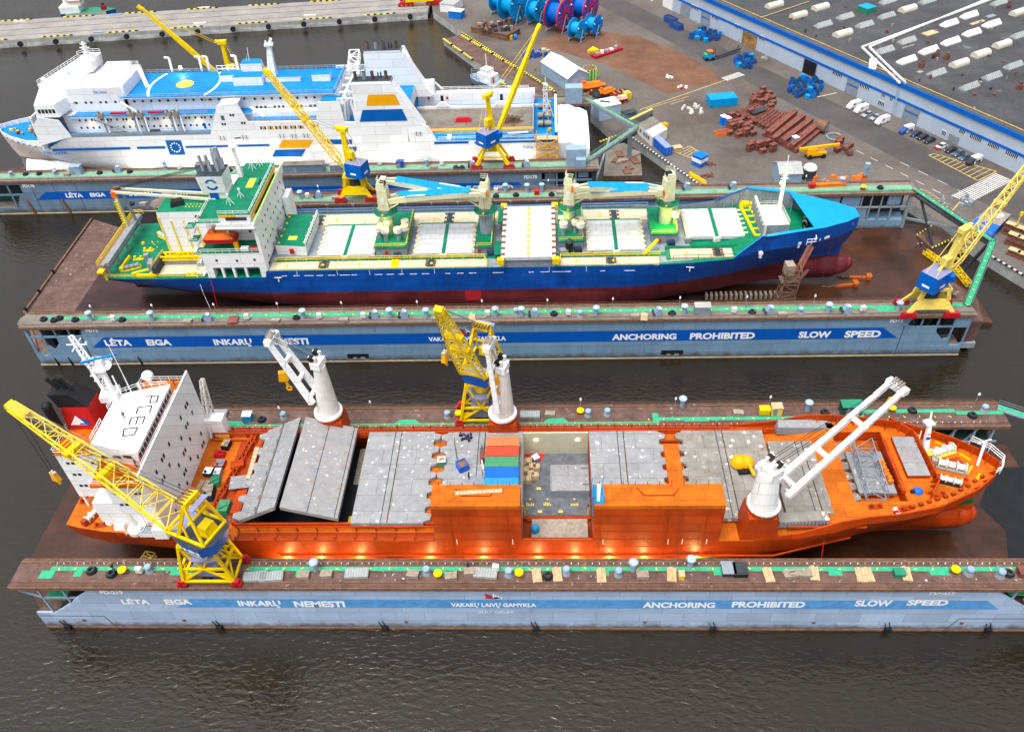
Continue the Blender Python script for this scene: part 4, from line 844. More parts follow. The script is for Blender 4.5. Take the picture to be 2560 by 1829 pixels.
# cranes of the ship
def shipcrane(label,bx_,by_,z1,z2,jib,tip,hook,jw=3.0,near=False):
    t=thing('deck_crane',label,'crane',(bx_,by_,16))
    mb=MB()
    if near: mb.hexa([(bx_-3.2,by_-1.9,16),(bx_+3.2,by_-1.9,16),(bx_+3.2,by_+2.4,16),(bx_-3.2,by_+2.4,16)],[(bx_-2.5,by_-2.2,z1-1.2),(bx_+2.2,by_-2.2,z1-1.2),(bx_+2.2,by_+2.4,z1-1.2),(bx_-2.5,by_+2.4,z1-1.2)],'orange')
    else: mb.ob((bx_,by_,16),6.,4.6,z1-17,0,'orange',None,.86,.96)
    mb.cyl(bx_,by_,z1-1.3,z1,2.5,'orange',2.6,18);mb.build('pedestal',t)
    d=V(tip)-V(jib);a=math.atan2(d.y,d.x);u=V((math.cos(a),math.sin(a),0));s_=V((-u.y,u.x,0))
    mb=MB();mb.cyl(bx_,by_,z1,z1+.5,2.75,'white',2.75,20)
    c=V((bx_,by_,0))
    def ringat(z,r,back): return [c+(u*(math.cos(2*PI*i/18)*r*(1 if math.cos(2*PI*i/18) < 0 else .9))+s_*math.sin(2*PI*i/18)*r)-u*back+V((0,0,z)) for i in range(18)]
    mb.hexa(ringat(z1+.5,2.4 if near else 2.25,0),ringat(z2-1.5,1.7 if near else 1.15,.55),'white_dirty' if not near else 'white')
    mb.ob(c-u*.5+V((0,0,z2-1.5)),1.9 if not near else 2.6,2.7 if not near else 3.4,1.5,a,'white');mb.ob(c-u*.2-s_*.9+V((0,0,z2)),1.6,.5,1.3,a,'white_dirty');mb.ob(c-u*.2+s_*.9+V((0,0,z2)),1.6,.5,1.3,a,'white_dirty')
    mb.tube(c+s_*1.3+V((0,0,z2+.9)),c+s_*.5+V((0,0,z2+.9)),.6,'black',n=12);mb.tube(c-s_*1.3+V((0,0,z2+.9)),c-s_*.5+V((0,0,z2+.9)),.6,'black',n=12)
    mb.build('slewing_column',t)
    mb=MB();q=c+u*2.25+V((0,0,z1+2.2))
    for k in range(3): mb.ob(q+V((0,0,k*.75)),.3,1.5,.5,a,'glass')
    mb.build('window',t)
    mb=MB();J=V(jib);T=V(tip)
    for sg in (-1,1): mb.bar(J+s_*sg*jw/2,T+s_*sg*jw*.4,.95,'white',1.15,.75,.85)
    for k in (.08,.36,.66): e=J+(T-J)*k;mb.bar(e+s_*jw*.6,e-s_*jw*.6,.7,'white',.6)
    mb.bar(T+s_*jw*.6,T-s_*jw*.6,1.3,'white',1.1)
    mb.build('jib',t)
    mb=MB()
    for k in (-.8,-.3,.3,.8): mb.ring(T+s_*k+V((0,0,.9)),.5,.14,'wood_grey',s_,10)
    mb.build('head_sheave',t)
    mb=MB()
    for k in (-.8,-.4,.4,.8): mb.bar(T+s_*k+V((0,0,.8)),c+s_*k+V((0,0,z2+1)),.07,'black')
    mb.build('luffing_rope',t)
    if hook:
        mb=MB();hk=V(hook)
        for k in (-.5,.5): mb.bar(V((T.x,T.y,T.z-.4))+s_*k,hk+V((0,0,3))+s_*k*.6,.05,'black')
        mb.ob(hk+V((0,0,1.2)),1.9,.9,2.,.2,'amber',None,.7,1);mb.ob(hk+V((0,0,.9)),1.2,.7,.4,.2,'amber');mb.bar(hk+V((.2,0,1)),hk+V((.5,0,-.6)),.4,'amber',.35);mb.ring(hk+V((.5,0,-1.)),.5,.17,'amber',(0,1,0),8)
        mb.build('hook_block',t)
    return t
T1=PY(679,846,112.5);h1=PY(716,960,112.5)
shipcrane('white twin beam ship crane on orange pedestal, its hook hanging beside the peaked hatch covers',-42.7,111.2,21.4,35,(-44.3,111,25.4),T1,(T1.x,T1.y,h1.z))
T2=PY(1223,861,110);h2=PY(1232,958,110)
shipcrane('white twin beam ship crane standing beside the yellow lattice crane, jib nearly upright',-9.2,111.2,20.6,33.5,(-9.4,109.6,24.2),T2,(T2.x+.4,T2.y-.4,h2.z-1))
T3=P(2243,966,37)
shipcrane('white twin beam ship crane at the forward hatches, long jib reaching towards the bow',34.9,87.1,23.3,33.2,(37.3,87.8,26.),T3,None,3.2,True)
mb=MB();hk=V((T3.x-.6,T3.y-.8,T3.z-3.4));mb.ob(hk,1.3,.8,1.6,.3,'amber',None,.7,.8);mb.bar(hk,hk+V((0,0,-1.2)),.3,'amber');mb.bar(hk+V((0,0,1.6)),T3,.1,'black');mb.build('hook_block',bpy.data.objects['deck_crane.002'])
# glow lamps under the rubbing bar
for x in (-47,-41,-34,-21.5,-12,-2.5,4,10,16,25): lamp((x,84.3,11.),1500,(1,.6,.2),.35)
# ---------------------------------------------------------------- loose things on the orange ship
def container(label,c,rz,L,m,group=None,w_=2.44,h_=2.6,name='shipping_container',roof=None):
    t=thing(name,label,'container',c,rz,group,local=True);mb=MB();mb.box(-L/2,L/2,-w_/2,w_/2,.1,h_-.02,m)
    n=int(L/.42)
    for k in range(n):
        x=-L/2+.25+k*(L-.5)/(n-1)
        for sg in (-1,1): mb.box(x-.08,x+.08,sg*w_/2-.03,sg*w_/2+.03,.2,h_-.15,m)
        mb.box(x-.07,x+.07,-w_/2+.1,w_/2-.1,h_-.03,h_+.02,roof or m)
    mb.build('body',t);mb=MB()
    for sx in (-1,1):
        for sy in (-1,1): mb.box(sx*(L/2)-.09,sx*(L/2)+.09,sy*w_/2-.09,sy*w_/2+.09,0,h_+.03,m)
    mb.build('corner_post',t);mb=MB()
    for k in (-.55,.55): mb.box(L/2,L/2+.05,k-.5,k+.5,.2,h_-.2,m);mb.box(L/2+.05,L/2+.1,k-.06,k+.06,.2,h_-.2,'steel_grey')
    mb.build('door',t)
    return t
for (px,py),m,lb in zip(((1258,1103),(1255,1126),(1254,1153),(1254,1180),(1253,1206)),('container_orange','container_red','container_green','container_blue','container_lightblue'),
                           ('faded orange shipping container streaked with rust, farthest of the row on the hatch','red shipping container on the hatch between orange and green ones','green shipping container in the middle of the row on the hatch','royal blue shipping container beside the green one on the hatch','light blue shipping container nearest the orange side tank')):
    q=P(px,py,20.2);container(lb,(q.x,q.y,17.62),0,6.06,m)
mb=MB();q=P(1425,1173,13.4);mb.ob((3.4,101.3,11.52),7.2,6.4,1.9,0,'steel_grey','hatch_grey');mb.box(5.6,6.9,103.5,103.6,13.45,13.5,'black');mb.box(5.6,6.9,99.6,99.7,13.45,13.5,'black');mb.build('steel_slab',None,'grey steel hold lid lying on the dark floor of the open hold','lid')
i=0
for px,py,lb in ((1306,1155,'against the hold corner'),(1321,1150,'beside the red floor mark'),(1331,1163,'behind the lowest pallet stack'),(1341,1165,'nearest the grey lid'),(1314,1172,'topmost and palest of the hold stack'),(1327,1182,'between two timber stacks on the hold floor'),(1338,1186,'right end of the timber stack in the hold'),(1308,1195,'standing alone near the hold side'),(1320,1195,'second pale crate standing near the hold side')):
    q=P(px,py,12.6);mb=MB();mb.ob((q.x,q.y,11.52),1.25,1.2,1.2,.1,'wood'); 
    for k in (-.35,.35): mb.ob((q.x+k,q.y,12.72),.12,1.2,.06,.1,'wood_grey')
    mb.build('timber_crate',None,'wooden timber crate '+lb,'crate','timber crates in the open hold')
mb=MB();q=P(1339,1146,12);mb.ob((q.x,q.y,11.52),1.3,1.3,1.1,.6,'steel_grey','white');mb.build('pump_box',None,'small white and grey box standing on red floor mark in hold','box')
mb=MB();q=P(1333,1318,14);mb.ob((-3,89.,13.62),1.1,.5,1.3,.2,'container_lightblue',None,.8,.8);mb.dome((-3,89,14.5),.75,'container_lightblue');mb.cyl(-3,89,13.62,14.5,.75,'container_lightblue');mb.build('blue_tarpaulin',None,'round bright blue tarpaulin bundle in the well between orange side tanks','bundle')
def crate_open(name,label,q,rz,sx,sy,h,m,m2,cat='skip'):
    t=MB();t.ob(q,sx,sy,h*.15,rz,m);ca,sa=math.cos(rz),math.sin(rz)
    for a,b,lx,ly in ((sx/2,0,.12,sy),(-sx/2,0,.12,sy),(0,sy/2,sx,.12),(0,-sy/2,sx,.12)): t.ob((q[0]+a*ca-b*sa,q[1]+a*sa+b*ca,q[2]),lx,ly,h,rz,m)
    t.ob((q[0],q[1],q[2]+.1),sx-.15,sy-.15,h*.75,rz,m2);return t.build(name,None,label,cat)
q=P(1156,1165,18.2);crate_open('waste_skip','blue steel skip filled with rusty scrap on the hatch cover',(q.x,q.y,17.62),.5,1.8,1.8,1.5,'container_blue','rust_rail')
q=P(1104,1152,18);mb=MB();mb.ob((q.x,q.y,16.92),1.5,1.5,1.6,.1,'container_green','white_dirty');mb.ob((q.x,q.y,18.52),.9,.5,.3,.4,'wood_grey');mb.build('generator',None,'green and white generator box in the gap between hatch covers','generator')
q=P(1162,1092,17.7);mb=MB()
for k in range(16): mb.ob((q.x+rnd(-1.3,1.3),q.y+rnd(-.9,.9),17.62),rnd(.4,.9),.25,rnd(.2,.6),rnd(0,3),'cloth_dark')
mb.build('scrap_heap',None,'dark tangled heap of lashing gear on grey hatch cover','heap')
q=P(1146,1150,17.7);mb=MB();mb.bar((q.x-1.1,q.y+4.5,17.7),(q.x-.2,q.y,17.9),.1,'black');mb.cyl(q.x-1.1,q.y+4.6,17.62,19.2,.12,'wood');mb.build('hose',None,'thin black hose lying across the grey hatch towards blue skip','hose')
mb=MB();q=P(1202,1122,17.7);mb.ob((q.x,q.y,17.62),.25,1.9,1.6,.1,'steel_grey');mb.build('grey_board',None,'small grey panel leaning on red container','panel')
mb=MB();q=P(1208,1148,17.7);mb.ob((q.x,q.y,17.62),1.1,1.8,1.5,.05,'red_steel');mb.build('cage_pallet',None,'dark red cage pallet beside the green container on the hatch','pallet')
mb=MB();q=P(1208,1174,17.7);mb.ob((q.x,q.y,17.62),.15,2.2,1.7,.25,'white');mb.build('white_board',None,'white open door panel leaning beside royal blue container','panel')
mb=MB();q=P(1198,1200,17.64);mb.ob((q.x,q.y,17.63),2.4,2,.08,0,'steel_grey');mb.build('steel_plate',None,'dark grey steel plate lying beside light blue container','plate')
mb=MB();a,b=P(1138,1234,25.8),P(1255,1227,25.8);mb.bar(a+V((0,0,.12)),b+V((0,0,.12)),.75,'wood',.2)
for k in range(13): c=a+(b-a)*(k/12);mb.bar(c+V((0,-.35,.24)),c+V((0,.35,.24)),.08,'wood_grey')
mb.build('timber_walkway',None,'pale wooden walkway lying on top of orange side tank','walkway')
mb=MB();q=P(1472,1210,25.9);c=V((7.6,87.2,25.75))
for sx in (-.9,.9):
    for sy in (-1.9,1.9): mb.bar(c+V((sx,sy,-3)),c+V((sx,sy,2.2)),.12,'container_lightblue')
mb.box(c.x-.9,c.x+.9,c.y-1.9,c.y+1.9,c.z-.02,c.z+.1,'container_lightblue');mb.box(c.x-.95,c.x-.85,c.y-1.9,c.y+1.9,c.z,c.z+1.5,'container_lightblue');mb.rail([(c.x-.9,c.y-1.9,c.z),(c.x+.9,c.y-1.9,c.z),(c.x+.9,c.y+1.9,c.z)],'container_lightblue',1.2,1,.08);mb.bar(c+V((0,-1.5,.2)),c+V((.2,1.2,1.2)),.5,'white');mb.build('stair_tower',None,'light blue scaffold stair tower at the corner of open hold','stair tower')
# grab bucket and lattice frame on the forward hatches
t=thing('grab_bucket','big amber rounded grab bucket with long arm on rusty hatch','grab',(29.5,100,17.6));mb=MB();q=P(1857,1150,19); 
mb.dome((q.x-.6,q.y,18.2),1.55,'amber',12,5,1.1);mb.dome((q.x+.7,q.y,18.2),1.45,'amber',12,5,1.1);mb.build('shell',t)
mb=MB();q2=P(1888,1180,19.6);mb.bar((q.x+.6,q.y-.4,19.4),(q2.x,q2.y,18.6),.45,'amber',.4);mb.build('arm',t);mb=MB();mb.ob((q.x+.3,q.y-1.4,17.62),2.6,1.6,.7,.1,'black');mb.build('base',t)
mb=MB();mb.lattice(P(2152,1103,19.6),P(2195,1240,19.2),3.4,2.,3.4,2.,'steel_grey',5,.17,td=.11);mb.build('lattice_boom',None,'grey lattice boom section lying over small grey hatch near the bow','lattice frame')
mb=MB();a,b=P(2203,1160,18.4),P(2224,1208,18.4)
for k in range(7): c=a+(b-a)*(k/6);mb.ob((c.x+rnd(-.2,.2),c.y,18.7),.9,.5,.6,rnd(0,1),'vivid_orange')
mb.bar(a+V((0,0,.5)),b+V((0,0,.5)),.35,'vivid_orange');mb.build('lashing_gear',None,'bright orange lashing gear draped beside the small grey hatch','lashing gear')
mb=MB();a,b=P(1946,1312,17.6),P(2072,1312,17.6)
mb.hexa([(a.x,87.0,17),(b.x,87.4,17),(b.x,89.2,17),(a.x,88.8,17)],[(a.x,87.0,18.6),(b.x,87.4,18.6),(b.x,89.2,18.9),(a.x,88.8,18.9)],'hatch_grey','hatch_rusty')
for k in range(14): x=a.x+.4+k*(b.x-a.x-.8)/13;mb.box(x-.08,x+.08,86.9,87.1,17.1,18.5,'steel_grey')
mb.build('ramp_flap',None,'rust topped grey steel flap stowed below forward hatch on near side','flap')
mb=MB();a,b=P(1943,1076,18),P(2090,1076,18);mb.hexa([(a.x,108.6,17),(b.x,108.3,17),(b.x,110.6,17),(a.x,110.6,17)],[(a.x,108.6,18.9),(b.x,108.3,18.9),(b.x-1.5,110.6,18.9),(a.x+.4,110.6,18.9)],'steel_grey','hatch_grey');mb.build('ramp_flap',None,'pale grey steel flap stowed on the far side beyond the forward hatch','flap')
for nm,lb,px,py,z,sx,sy,h,m,m2,cat in (('welding_set','dark engine set with yellow cap, farthest of the gear before the deckhouse',566,1112,16,1.5,2.,1.2,'black','wood_grey','machine'),('tool_box','red open tool box on orange deck before the deckhouse',549,1134,16,2.,1.4,.9,'red','bogie_red','box'),
        ('hydraulic_unit','dark red power unit with chrome top on the orange deck',551,1160,16,1.8,1.8,1.,'bogie_red','steel_grey','machine'),('paint_pot_pile','heap of white and dark drums covered with cloth on orange deck',522,1180,16,1.7,1.7,1.1,'cloth_dark','white','heap'),
        ('water_tank','pale grey box tank beside the green tarpaulin on orange deck',546,1183,16,1.3,1.7,1.3,'steel_grey','white_dirty','tank'),('tarpaulin_stack','green tarpaulin stack before the orange pipe bridge',539,1204,16,1.7,2.,1.2,'container_green','tug_green','stack'),
        ('grit_hopper','grey grit hopper with dark blue drum before the deckhouse',524,1235,16,1.8,3.,1.7,'cloth_dark','wood_grey','hopper'),('waste_container','closed dark green waste container on orange deck near the yellow crane',561,1270,16,2.1,2.8,1.4,'tug_green','container_green','container'),
        ('net_pile','heap of green net on the orange deck beside yellow crane leg',545,1303,16,1.6,2.2,1.,'container_green','tug_green','heap'),('steel_plate','pale grey square steel plate lying before the peaked hatch covers',602,1200,17.4,4.2,3.,.12,'hatch_grey','hatch_grey','plate')):
    q=P(px,py,z+.5);mb=MB();mb.ob((q.x,q.y,z),sx,sy,h,rnd(-.15,.15),m,m2,.93 if h > .3 else 1,.93 if h > .3 else 1)
    if h > .3:
        mb.ob((q.x+.1,q.y+.1,z+h),sx*.5,sy*.4,.25,.4,m2);mb.cyl(q.x-sx*.2,q.y-sy*.25,z+h,z+h+.3,.25,'yellow' if nm == 'welding_set' else m)
    mb.build(nm,None,lb,cat)
for lb,px in (('pale wooden plank bundle closer to the deckhouse front',501),('pale wooden plank bundle next to the green tarpaulin',515)):
    q=P(px,1213,16.2);mb=MB();mb.ob((q.x,q.y,16),.8,2.3,.4,-.12,'wood');mb.ob((q.x,q.y,16.4),.7,2.1,.05,-.1,'wood_grey');mb.build('plank_bundle',None,lb,'plank bundle','plank bundles on the orange deck')
mb=MB();a,b=P(643,1118,17.6),P(620,1197,17.6);mb.bar(a,b,.8,'wood',.25)
for k in range(9): c=a+(b-a)*(k/8);mb.bar(c+V((-.4,0,.15)),c+V((.4,0,.15)),.1,'wood_grey')
mb.build('timber_walkway',None,'long pale wooden walkway beside the peaked hatch covers','walkway')
mb=MB();q=P(2295,1226,19);mb.dome((q.x,q.y,18.82),.9,'container_blue',10,4,.8);mb.ob((q.x-.9,q.y-.2,18.82),.8,.6,.4,.2,'black');mb.build('tarpaulin_bundle',None,'bright blue tarpaulin bundle on orange foredeck beside the hatch','bundle')
mb=MB();q=P(2243,1282,19);mb.ob((q.x,q.y,18.82),.6,2.,.5,.2,'white');mb.ob((q.x,q.y,19.32),.5,.5,.06,.2,'red');mb.build('life_raft_box',None,'white box with red mark on the foredeck near the bulwark','box')
mb=MB();q=P(2206,1288,17.6);mb.ring((q.x,q.y,17.6),.8,.28,'black');mb.cyl(q.x,q.y,17.3,17.6,.7,'steel_grey');mb.build('hose_coil',None,'coil of dark hose on orange deck before the foremost hatch','coil')
mb=MB();pts=[V((46,85.6,15.5)),V((46.2,85,12)),V((46.8,84.6,8)),V((48.4,84.,4)),V((49.6,83.6,1.4))];mb.line(pts,.12,'red');mb.build('air_hose',None,'red hose hanging from the orange hull down into the dock','hose')
# ================================================================ blue bulk carrier in the middle dock
yc=178.
ship=thing('cargo_ship','blue bulk carrier with green decks and dark red underside in the middle dock','ship',(0,yc,2.5));HB=13.0
def zb(zd,k=2.6): return [zd,12.4,9.6,6.,3.6,k]
ST=[]
for x,zd,hb in [(-111.2,14.4,[12.4,10.4,6,1.2,.8,.4]),(-106,14.4,[12.8,11.6,8,2.4,1.2,.5]),(-98,14.4,[13,12.4,10.4,5.4,2.4,.6]),(-86,14.4,[13,12.9,12.2,9.4,5.4,1]),(-70,14.4,[13,13,12.9,12.4,10,5]),(-69.6,16.2,[13,13,12.9,12.4,10,5]),(-48,16.2,[13,13,13,13,12.8,10.5]),
                  (8,16.2,[13,13,13,13,12.8,10.6]),(22,16.2,[13,12.9,12.6,12.2,11.2,8]),(34,16.2,[12.4,11.6,10.6,9.8,8.3,5]),(44.5,16.6,[11.6,9.8,8.,7,5.6,3]),(50.4,18.3,[11.,8.2,6.,4.8,3.8,2]),(58,18.3,[9.6,6,3.7,2.6,2.4,1.2]),
                  (66,18.3,[7.2,3.2,1.5,1.2,1.4,.9]),(72,18.3,[4.3,1.2,.5,.8,1.,.6]),(75.6,18.3,[1.8,(.2,-1.6),(.2,-2),(.4,-2),(.5,-2),(.3,-2)])]:
    ST.append([x,hb,zb(zd)])
mb=MB();hull(mb,ST,yc,None,['hull_blue','hull_blue','hull_red','hull_red','hull_red'],'green_deck'); 
for x,z in ((-67,13.6),(34,14.2)): mb.bar((x-.9,164.93 if x < 0 else 165.75,z+.7),(x+.9,164.93 if x < 0 else 165.5,z+.7),.25,'letter_white',.1);mb.bar((x,164.93 if x < 0 else 165.7,z-.6),(x,164.93 if x < 0 else 165.65,z+.7),.25,'letter_white',.1)
for k in range(30): 
    x=-66+k*2.9
    if rnd(0,1) < .75: mb.bar((x,164.95,14.7),(x+rnd(1.2,2.8),164.95,14.7),.06,'letter_white',.12)
for x in (-62,-52,-44,-36,-28,0,9): mb.bar((x,164.96,14.7),(x,164.96,16.1),.1,'letter_white',.06)
mb.poly([(-21,164.95,6.4),(-17,164.95,6.4),(-17,164.95,9.4),(-21,164.95,9.4)],'hull_redpatch');mb.build('hull',ship,smooth=2)
mb=MB();R_=[]
for x,r,zc_ in ((56,1.6,6.),(62,2.6,6.1),(68,3.,6.2),(73,2.9,6.3),(76,2.3,6.5),(77.4,1.3,6.7),(77.9,.3,6.9)): R_.append([V((x,yc+math.cos(2*PI*i/18)*r*.82,zc_+math.sin(2*PI*i/18)*r*1.1)) for i in range(18)])
for a,b in zip(R_,R_[1:]): mb.hexa(a,b,'hull_red')
mb.build('bulbous_bow',ship,smooth=True)
# bow bulwark and whaleback
mb=MB();near=[(x,yc-hb[0],z[0]) for x,hb,z in ST];far=[(x,yc+hb[0],z[0]) for x,hb,z in ST]
hh=[{44.5: .5,50.4: 4.2}.get(s_[0],4.2-.45*max(0,(s_[0]-58)/18)*2) for s_ in ST[10:]]
bulwark(mb,near[10:],hh,'hull_blue',.25,0,1,'blue_bright');mb.build('bow_bulwark',ship)
mb=MB()
bulwark(mb,[far[8],far[9],far[10]],[.8,.9,2.4],'steel_grey',.2,1.8,-1,'hull_blue');bulwark(mb,[far[10],far[11]],[2.4,4.6],'steel_grey',.3,1.8,-1,'blue_bright');bulwark(mb,far[11:],hh[1:],'steel_grey',.5,2.4,-1,'blue_bright');mb.build('bow_bulwark',ship)
mb=MB();top=lambda s_,sg,dz: V((s_[0],yc+sg*(s_[1][0]-.02),s_[2][0]+dz))
w0=[V((63.2,yc-8,22.3)),V((60.6,yc+8.9,22.5))];L=ST[13:]
pn=[V((63.4,yc-8.05,22.35))]+[top(s_,-1,hh[i+3]+.05) for i,s_ in enumerate(L)];pf=[V((60.8,yc+9.,22.5))]+[top(s_,1,hh[i+3]+.05) for i,s_ in enumerate(L)]
for a,b,c,d_ in zip(pn,pn[1:],pf[1:],pf): mb.hexa([a-V((0,0,.12)),b-V((0,0,.12)),c-V((0,0,.12)),d_-V((0,0,.12))],[a,b,c,d_],'blue_bright')
a,b=w0;mb.bar((51.4,167.2,22.5),(63.2,170.1,22.45),.9,'blue_bright',.12);mb.bar((51,188.6,22.9),(61,186.8,22.55),1.1,'blue_bright',.12);mb.bar((43,189.4,18.9),(51,188.7,22.9),.5,'hull_blue',.12)
mb.ring((75.4,yc,18.9),.45,.12,'letter_white',(.5,-1,0),10);mb.build('whaleback',ship)
mb=MB()
for x,y,z,w in ((66.5,171.3,19.4,2.6),(70.7,174.4,19.6,1.9)): mb.bar((x-w/2,y-.55,z+.25),(x+w/2,y+.45,z+.45),.12,'white',.35);mb.bar((x-w/2,y-.7,z-.55),(x+w/2,y+.3,z-.35),.12,'white',.6);mb.bar((x-w/2,y-.62,z-.1),(x+w/2,y+.38,z+.1),.1,'cloth_dark',.4)
for x,y,z in ((50.6,167.6,17.6),(60,170.3,18.6),(73.6,176.4,19.9)): mb.ob((x,y-1.0,z),.8,.8,.7,.3,'white');mb.ob((x,y-1.05,z-.9),.5,.5,.7,.3,'letter_white')
for k in range(7): mb.ring((62.8+.2*k,176+k*.6,19.4),.9,.18,('black','steel_grey','rust_rail')[k % 3],(1,.3,0),12)
mb.each('mooring_fitting',ship)
# forecastle house, mast
mb=MB();mb.hexa([(52.5,173.5,16.3),(58.6,173.5,16.3),(58.6,183,16.3),(52.5,183,16.3)],[(52.9,173.7,21.2),(58.4,173.9,21.2),(58.0,183,21.2),(52.9,183,21.2)],'steel_grey','white_dirty')
mb.box(52,52.5,172,185.6,16.3,22.4,'white_dirty')
for k in range(7): mb.box(51.5,52,172.6+k*2,172.9+k*2,16.3,21.8,'steel_grey')
mb.rail([(58.4,174,21.2),(58,183,21.2),(53,183,21.2)],'white_dirty',1,1.5,.07);mb.build('forecastle_house',ship)
mb=MB();m0,m1=V((56.2,177.6,21.2)),V((56.4,178.6,34.));mb.bar(m0,m1,1.,'white',.9,.45,.4);mb.ob(m0,2.2,1.4,.6,.4,'white')
for k,w in ((.78,1.),(.9,1.6),(1.,1.1)): c=m0+(m1-m0)*k;mb.bar(c-V((w,0,0)),c+V((w,0,0)),.12,'white');mb.bar(c-V((w*.8,0,-.8)),c+V((w*.8,0,.8)),.1,'white')
mb.bar(m1,m1+V((0,.3,3)),.15,'white');mb.build('foremast',ship)
mb=MB();mb.tube((55.5,177.4,30.4),(55.5,177.2,31),.35,'lamp_lime');mb.build('mast_lamp',ship);lamp((55.3,176.8,30.6),1500,(.85,1,.15),.4)
# deck strips beside the hatches
def strip(x0,x1,y0,y1,z,bars):
    mb=MB();mb.box(x0,x1,y0,y1,z-.4,z,'cream')
    for b in bars: mb.box(b-.7,b+.7,y0+.05,y1-.05,z,z+.05,'steel_dark'); 
    for b in bars:
        for k in range(3): mb.ob((b-1,y0+.8+k*(y1-y0-1.6)/2,z),.5,.5,.35,0,'rust_rail');mb.ob((b+1,y0+.8+k*(y1-y0-1.6)/2,z),.5,.5,.35,0,'rust_rail')
    for k in range(int((x1-x0)/9)): mb.ob((x0+4+k*9,(y0+y1)/2,z),.6,.6,.2,.8,'yellow')
    mb.box(x0,x1,y0,y0+.15,z,z+.12,'wood');return mb
strip(-68.8,-15.2,165.2,168.6,16.35,(-55.5,-29.)).build('side_hatch_strip',ship);strip(2.6,26.5,165.2,168.4,16.35,(15,)).build('side_hatch_strip',ship);strip(29.5,46,167.2,171.,16.6,(41,)).build('side_hatch_strip',ship)
strip(-69,-43.5,184.2,189.6,16.6,(-60.5,)).build('side_hatch_strip',ship);strip(-34,-18,184.2,189.6,16.6,(-26,)).build('side_hatch_strip',ship);strip(9,26,184.2,189.4,16.6,(17,)).build('side_hatch_strip',ship);strip(33,49,186.,189.,16.6,(41,)).build('side_hatch_strip',ship)
mb=MB();mb.box(-68,47,168.8,170.2,16.1,16.4,'green_deck');mb.rail([(-68,168.8,16.4),(-16,168.8,16.4),(-15,165.4,16.4)],'yellow',1.1,2.6,.13);mb.rail([(2.6,165.4,16.4),(2.8,168.6,16.4),(27,168.6,16.4)],'yellow',1.1,2.6,.13)
mb.box(-38.8,-37,165.3,168.7,16.45,16.55,'yellow');mb.bar((23,169,16.5),(26.5,171,19.5),.9,'yellow',.15);mb.rail([(28.5,171.6,16.5),(46,171.6,16.5)],'green_deck',.6,3,.1);mb.box(28.5,50,171.1,171.9,16.4,16.75,'green_deck');mb.box(28.4,29.4,167,171.2,16.3,16.5,'green_deck');mb.build('green_gangway',ship)
mb=MB();mb.rail([(-69,190.9,16.2),(10,190.9,16.2),(26,190.7,16.4)],'steel_blue',1.5,2.4,.12);mb.bar((-69,191,17.8),(14,191,17.8),.16,'hull_blue');mb.bar((14,191,17.8),(27,190.6,18.9),.2,'hull_blue')
for k in range(12): mb.bar((-66+k*7,190.9,17.8),(-66+k*7,190.9,19),.1,'steel_blue');mb.bar((-66.4+k*7,190.9,19),(-65.6+k*7,190.9,19),.12,'steel_blue')
mb.rail([(30,167,16.6),(45,167.2,16.6)],'steel_dark',.9,2.6,.1,nr=1);mb.build('deck_railing',ship)
mb=MB();mb.poly([(-69.4,165.3,16.22),(20,165.3,16.22),(44,167.6,16.23),(46,170,16.23),(46,187,16.23),(44,188.4,16.23),(20,190.7,16.22),(-69.4,190.7,16.22)],'steel_grey');mb.poly([(-60,183.9,16.25),(30,183.9,16.25),(30,190.2,16.25),(-60,190.2,16.25)],'cream');mb.build('main_deck',ship)
# hatches
def bhatch(x0,x1,y0,y1,z,full=False):
    mb=MB();mb.box(x0+.5,x1-.5,y0+.4,y1-.4,16.2,z-.9,'steel_grey');mb.box(x0,x1,y0,y1,z-.9,z,'hatch_white')
    xm=(x0+x1)/2
    if not full:
        mb.box(xm-.45,xm+.45,y0-.1,y1+.1,z,z+.06,'green_deck');mb.box(x0-.1,x1+.1,y1,y1+.5,z-.4,z+.05,'green_deck')
        for xx in (x0-.4,x1-.3):
            mb.box(xx,xx+.7,y0,y1,z-.5,z-.2,'cream')
            for k in range(6): mb.tube((xx-.1,y0+1.2+k*(y1-y0-2.4)/5,z-.1),(xx+.9,y0+1.2+k*(y1-y0-2.4)/5,z-.1),.45,'cream',n=8)
        for xx in (x0,xm,x1): mb.ob((xx,y0-.3,z-1.2),1.6,.9,1.1,.3,'steel_grey' if xx != xm else 'white_dirty')
        for k in range(5): mb.box(x0+.2,x1-.2,y0+1.7+k*(y1-y0)/5.6,y0+1.76+k*(y1-y0)/5.6,z,z+.02,'wood_grey')
    else:
        mb.box(xm-.06,xm+.06,y0,y1,z,z+.03,'wood_grey'); 
        for k in range(9):
            y=y0+1.3+k*(y1-y0-2.6)/8;mb.ob((xm,y,z),.9,.6,.2,0,'yellow');mb.ob((x0+.4,y,z-.2),1.1,.8,.35,0,'rust_rail');mb.ob((x1-.4,y,z-.2),1.1,.8,.35,0,'rust_rail');mb.box(x0+1,x1-1,y+.9,y+.95,z,z+.02,'wood_grey')
        for xx in (x0,x1):
            for yy in (y0-.6,y1+.8): mb.ob((xx,yy,z-1.4),1.6,1.3,1.5,0,'yellow')
    return mb
bhatch(-57.4,-43.9,169.9,183.2,17.3).build('hatch_cover',ship);bhatch(-33.2,-19.,169.9,183.2,17.3).build('hatch_cover',ship);bhatch(-11.6,1.6,164.6,187.6,19.4,True).build('hatch_cover',ship)
bhatch(9.8,23.2,170.2,183.4,17.3).build('hatch_cover',ship);bhatch(34.4,48.6,174.6,187.4,17.7).build('hatch_cover',ship)
mb=MB()
for k in range(7): mb.bar((-11+k*2,165.3,16.2),(-11+k*2,165.3,18.6),.3 if k % 3 else .5,'steel_grey' if k % 3 else 'white')
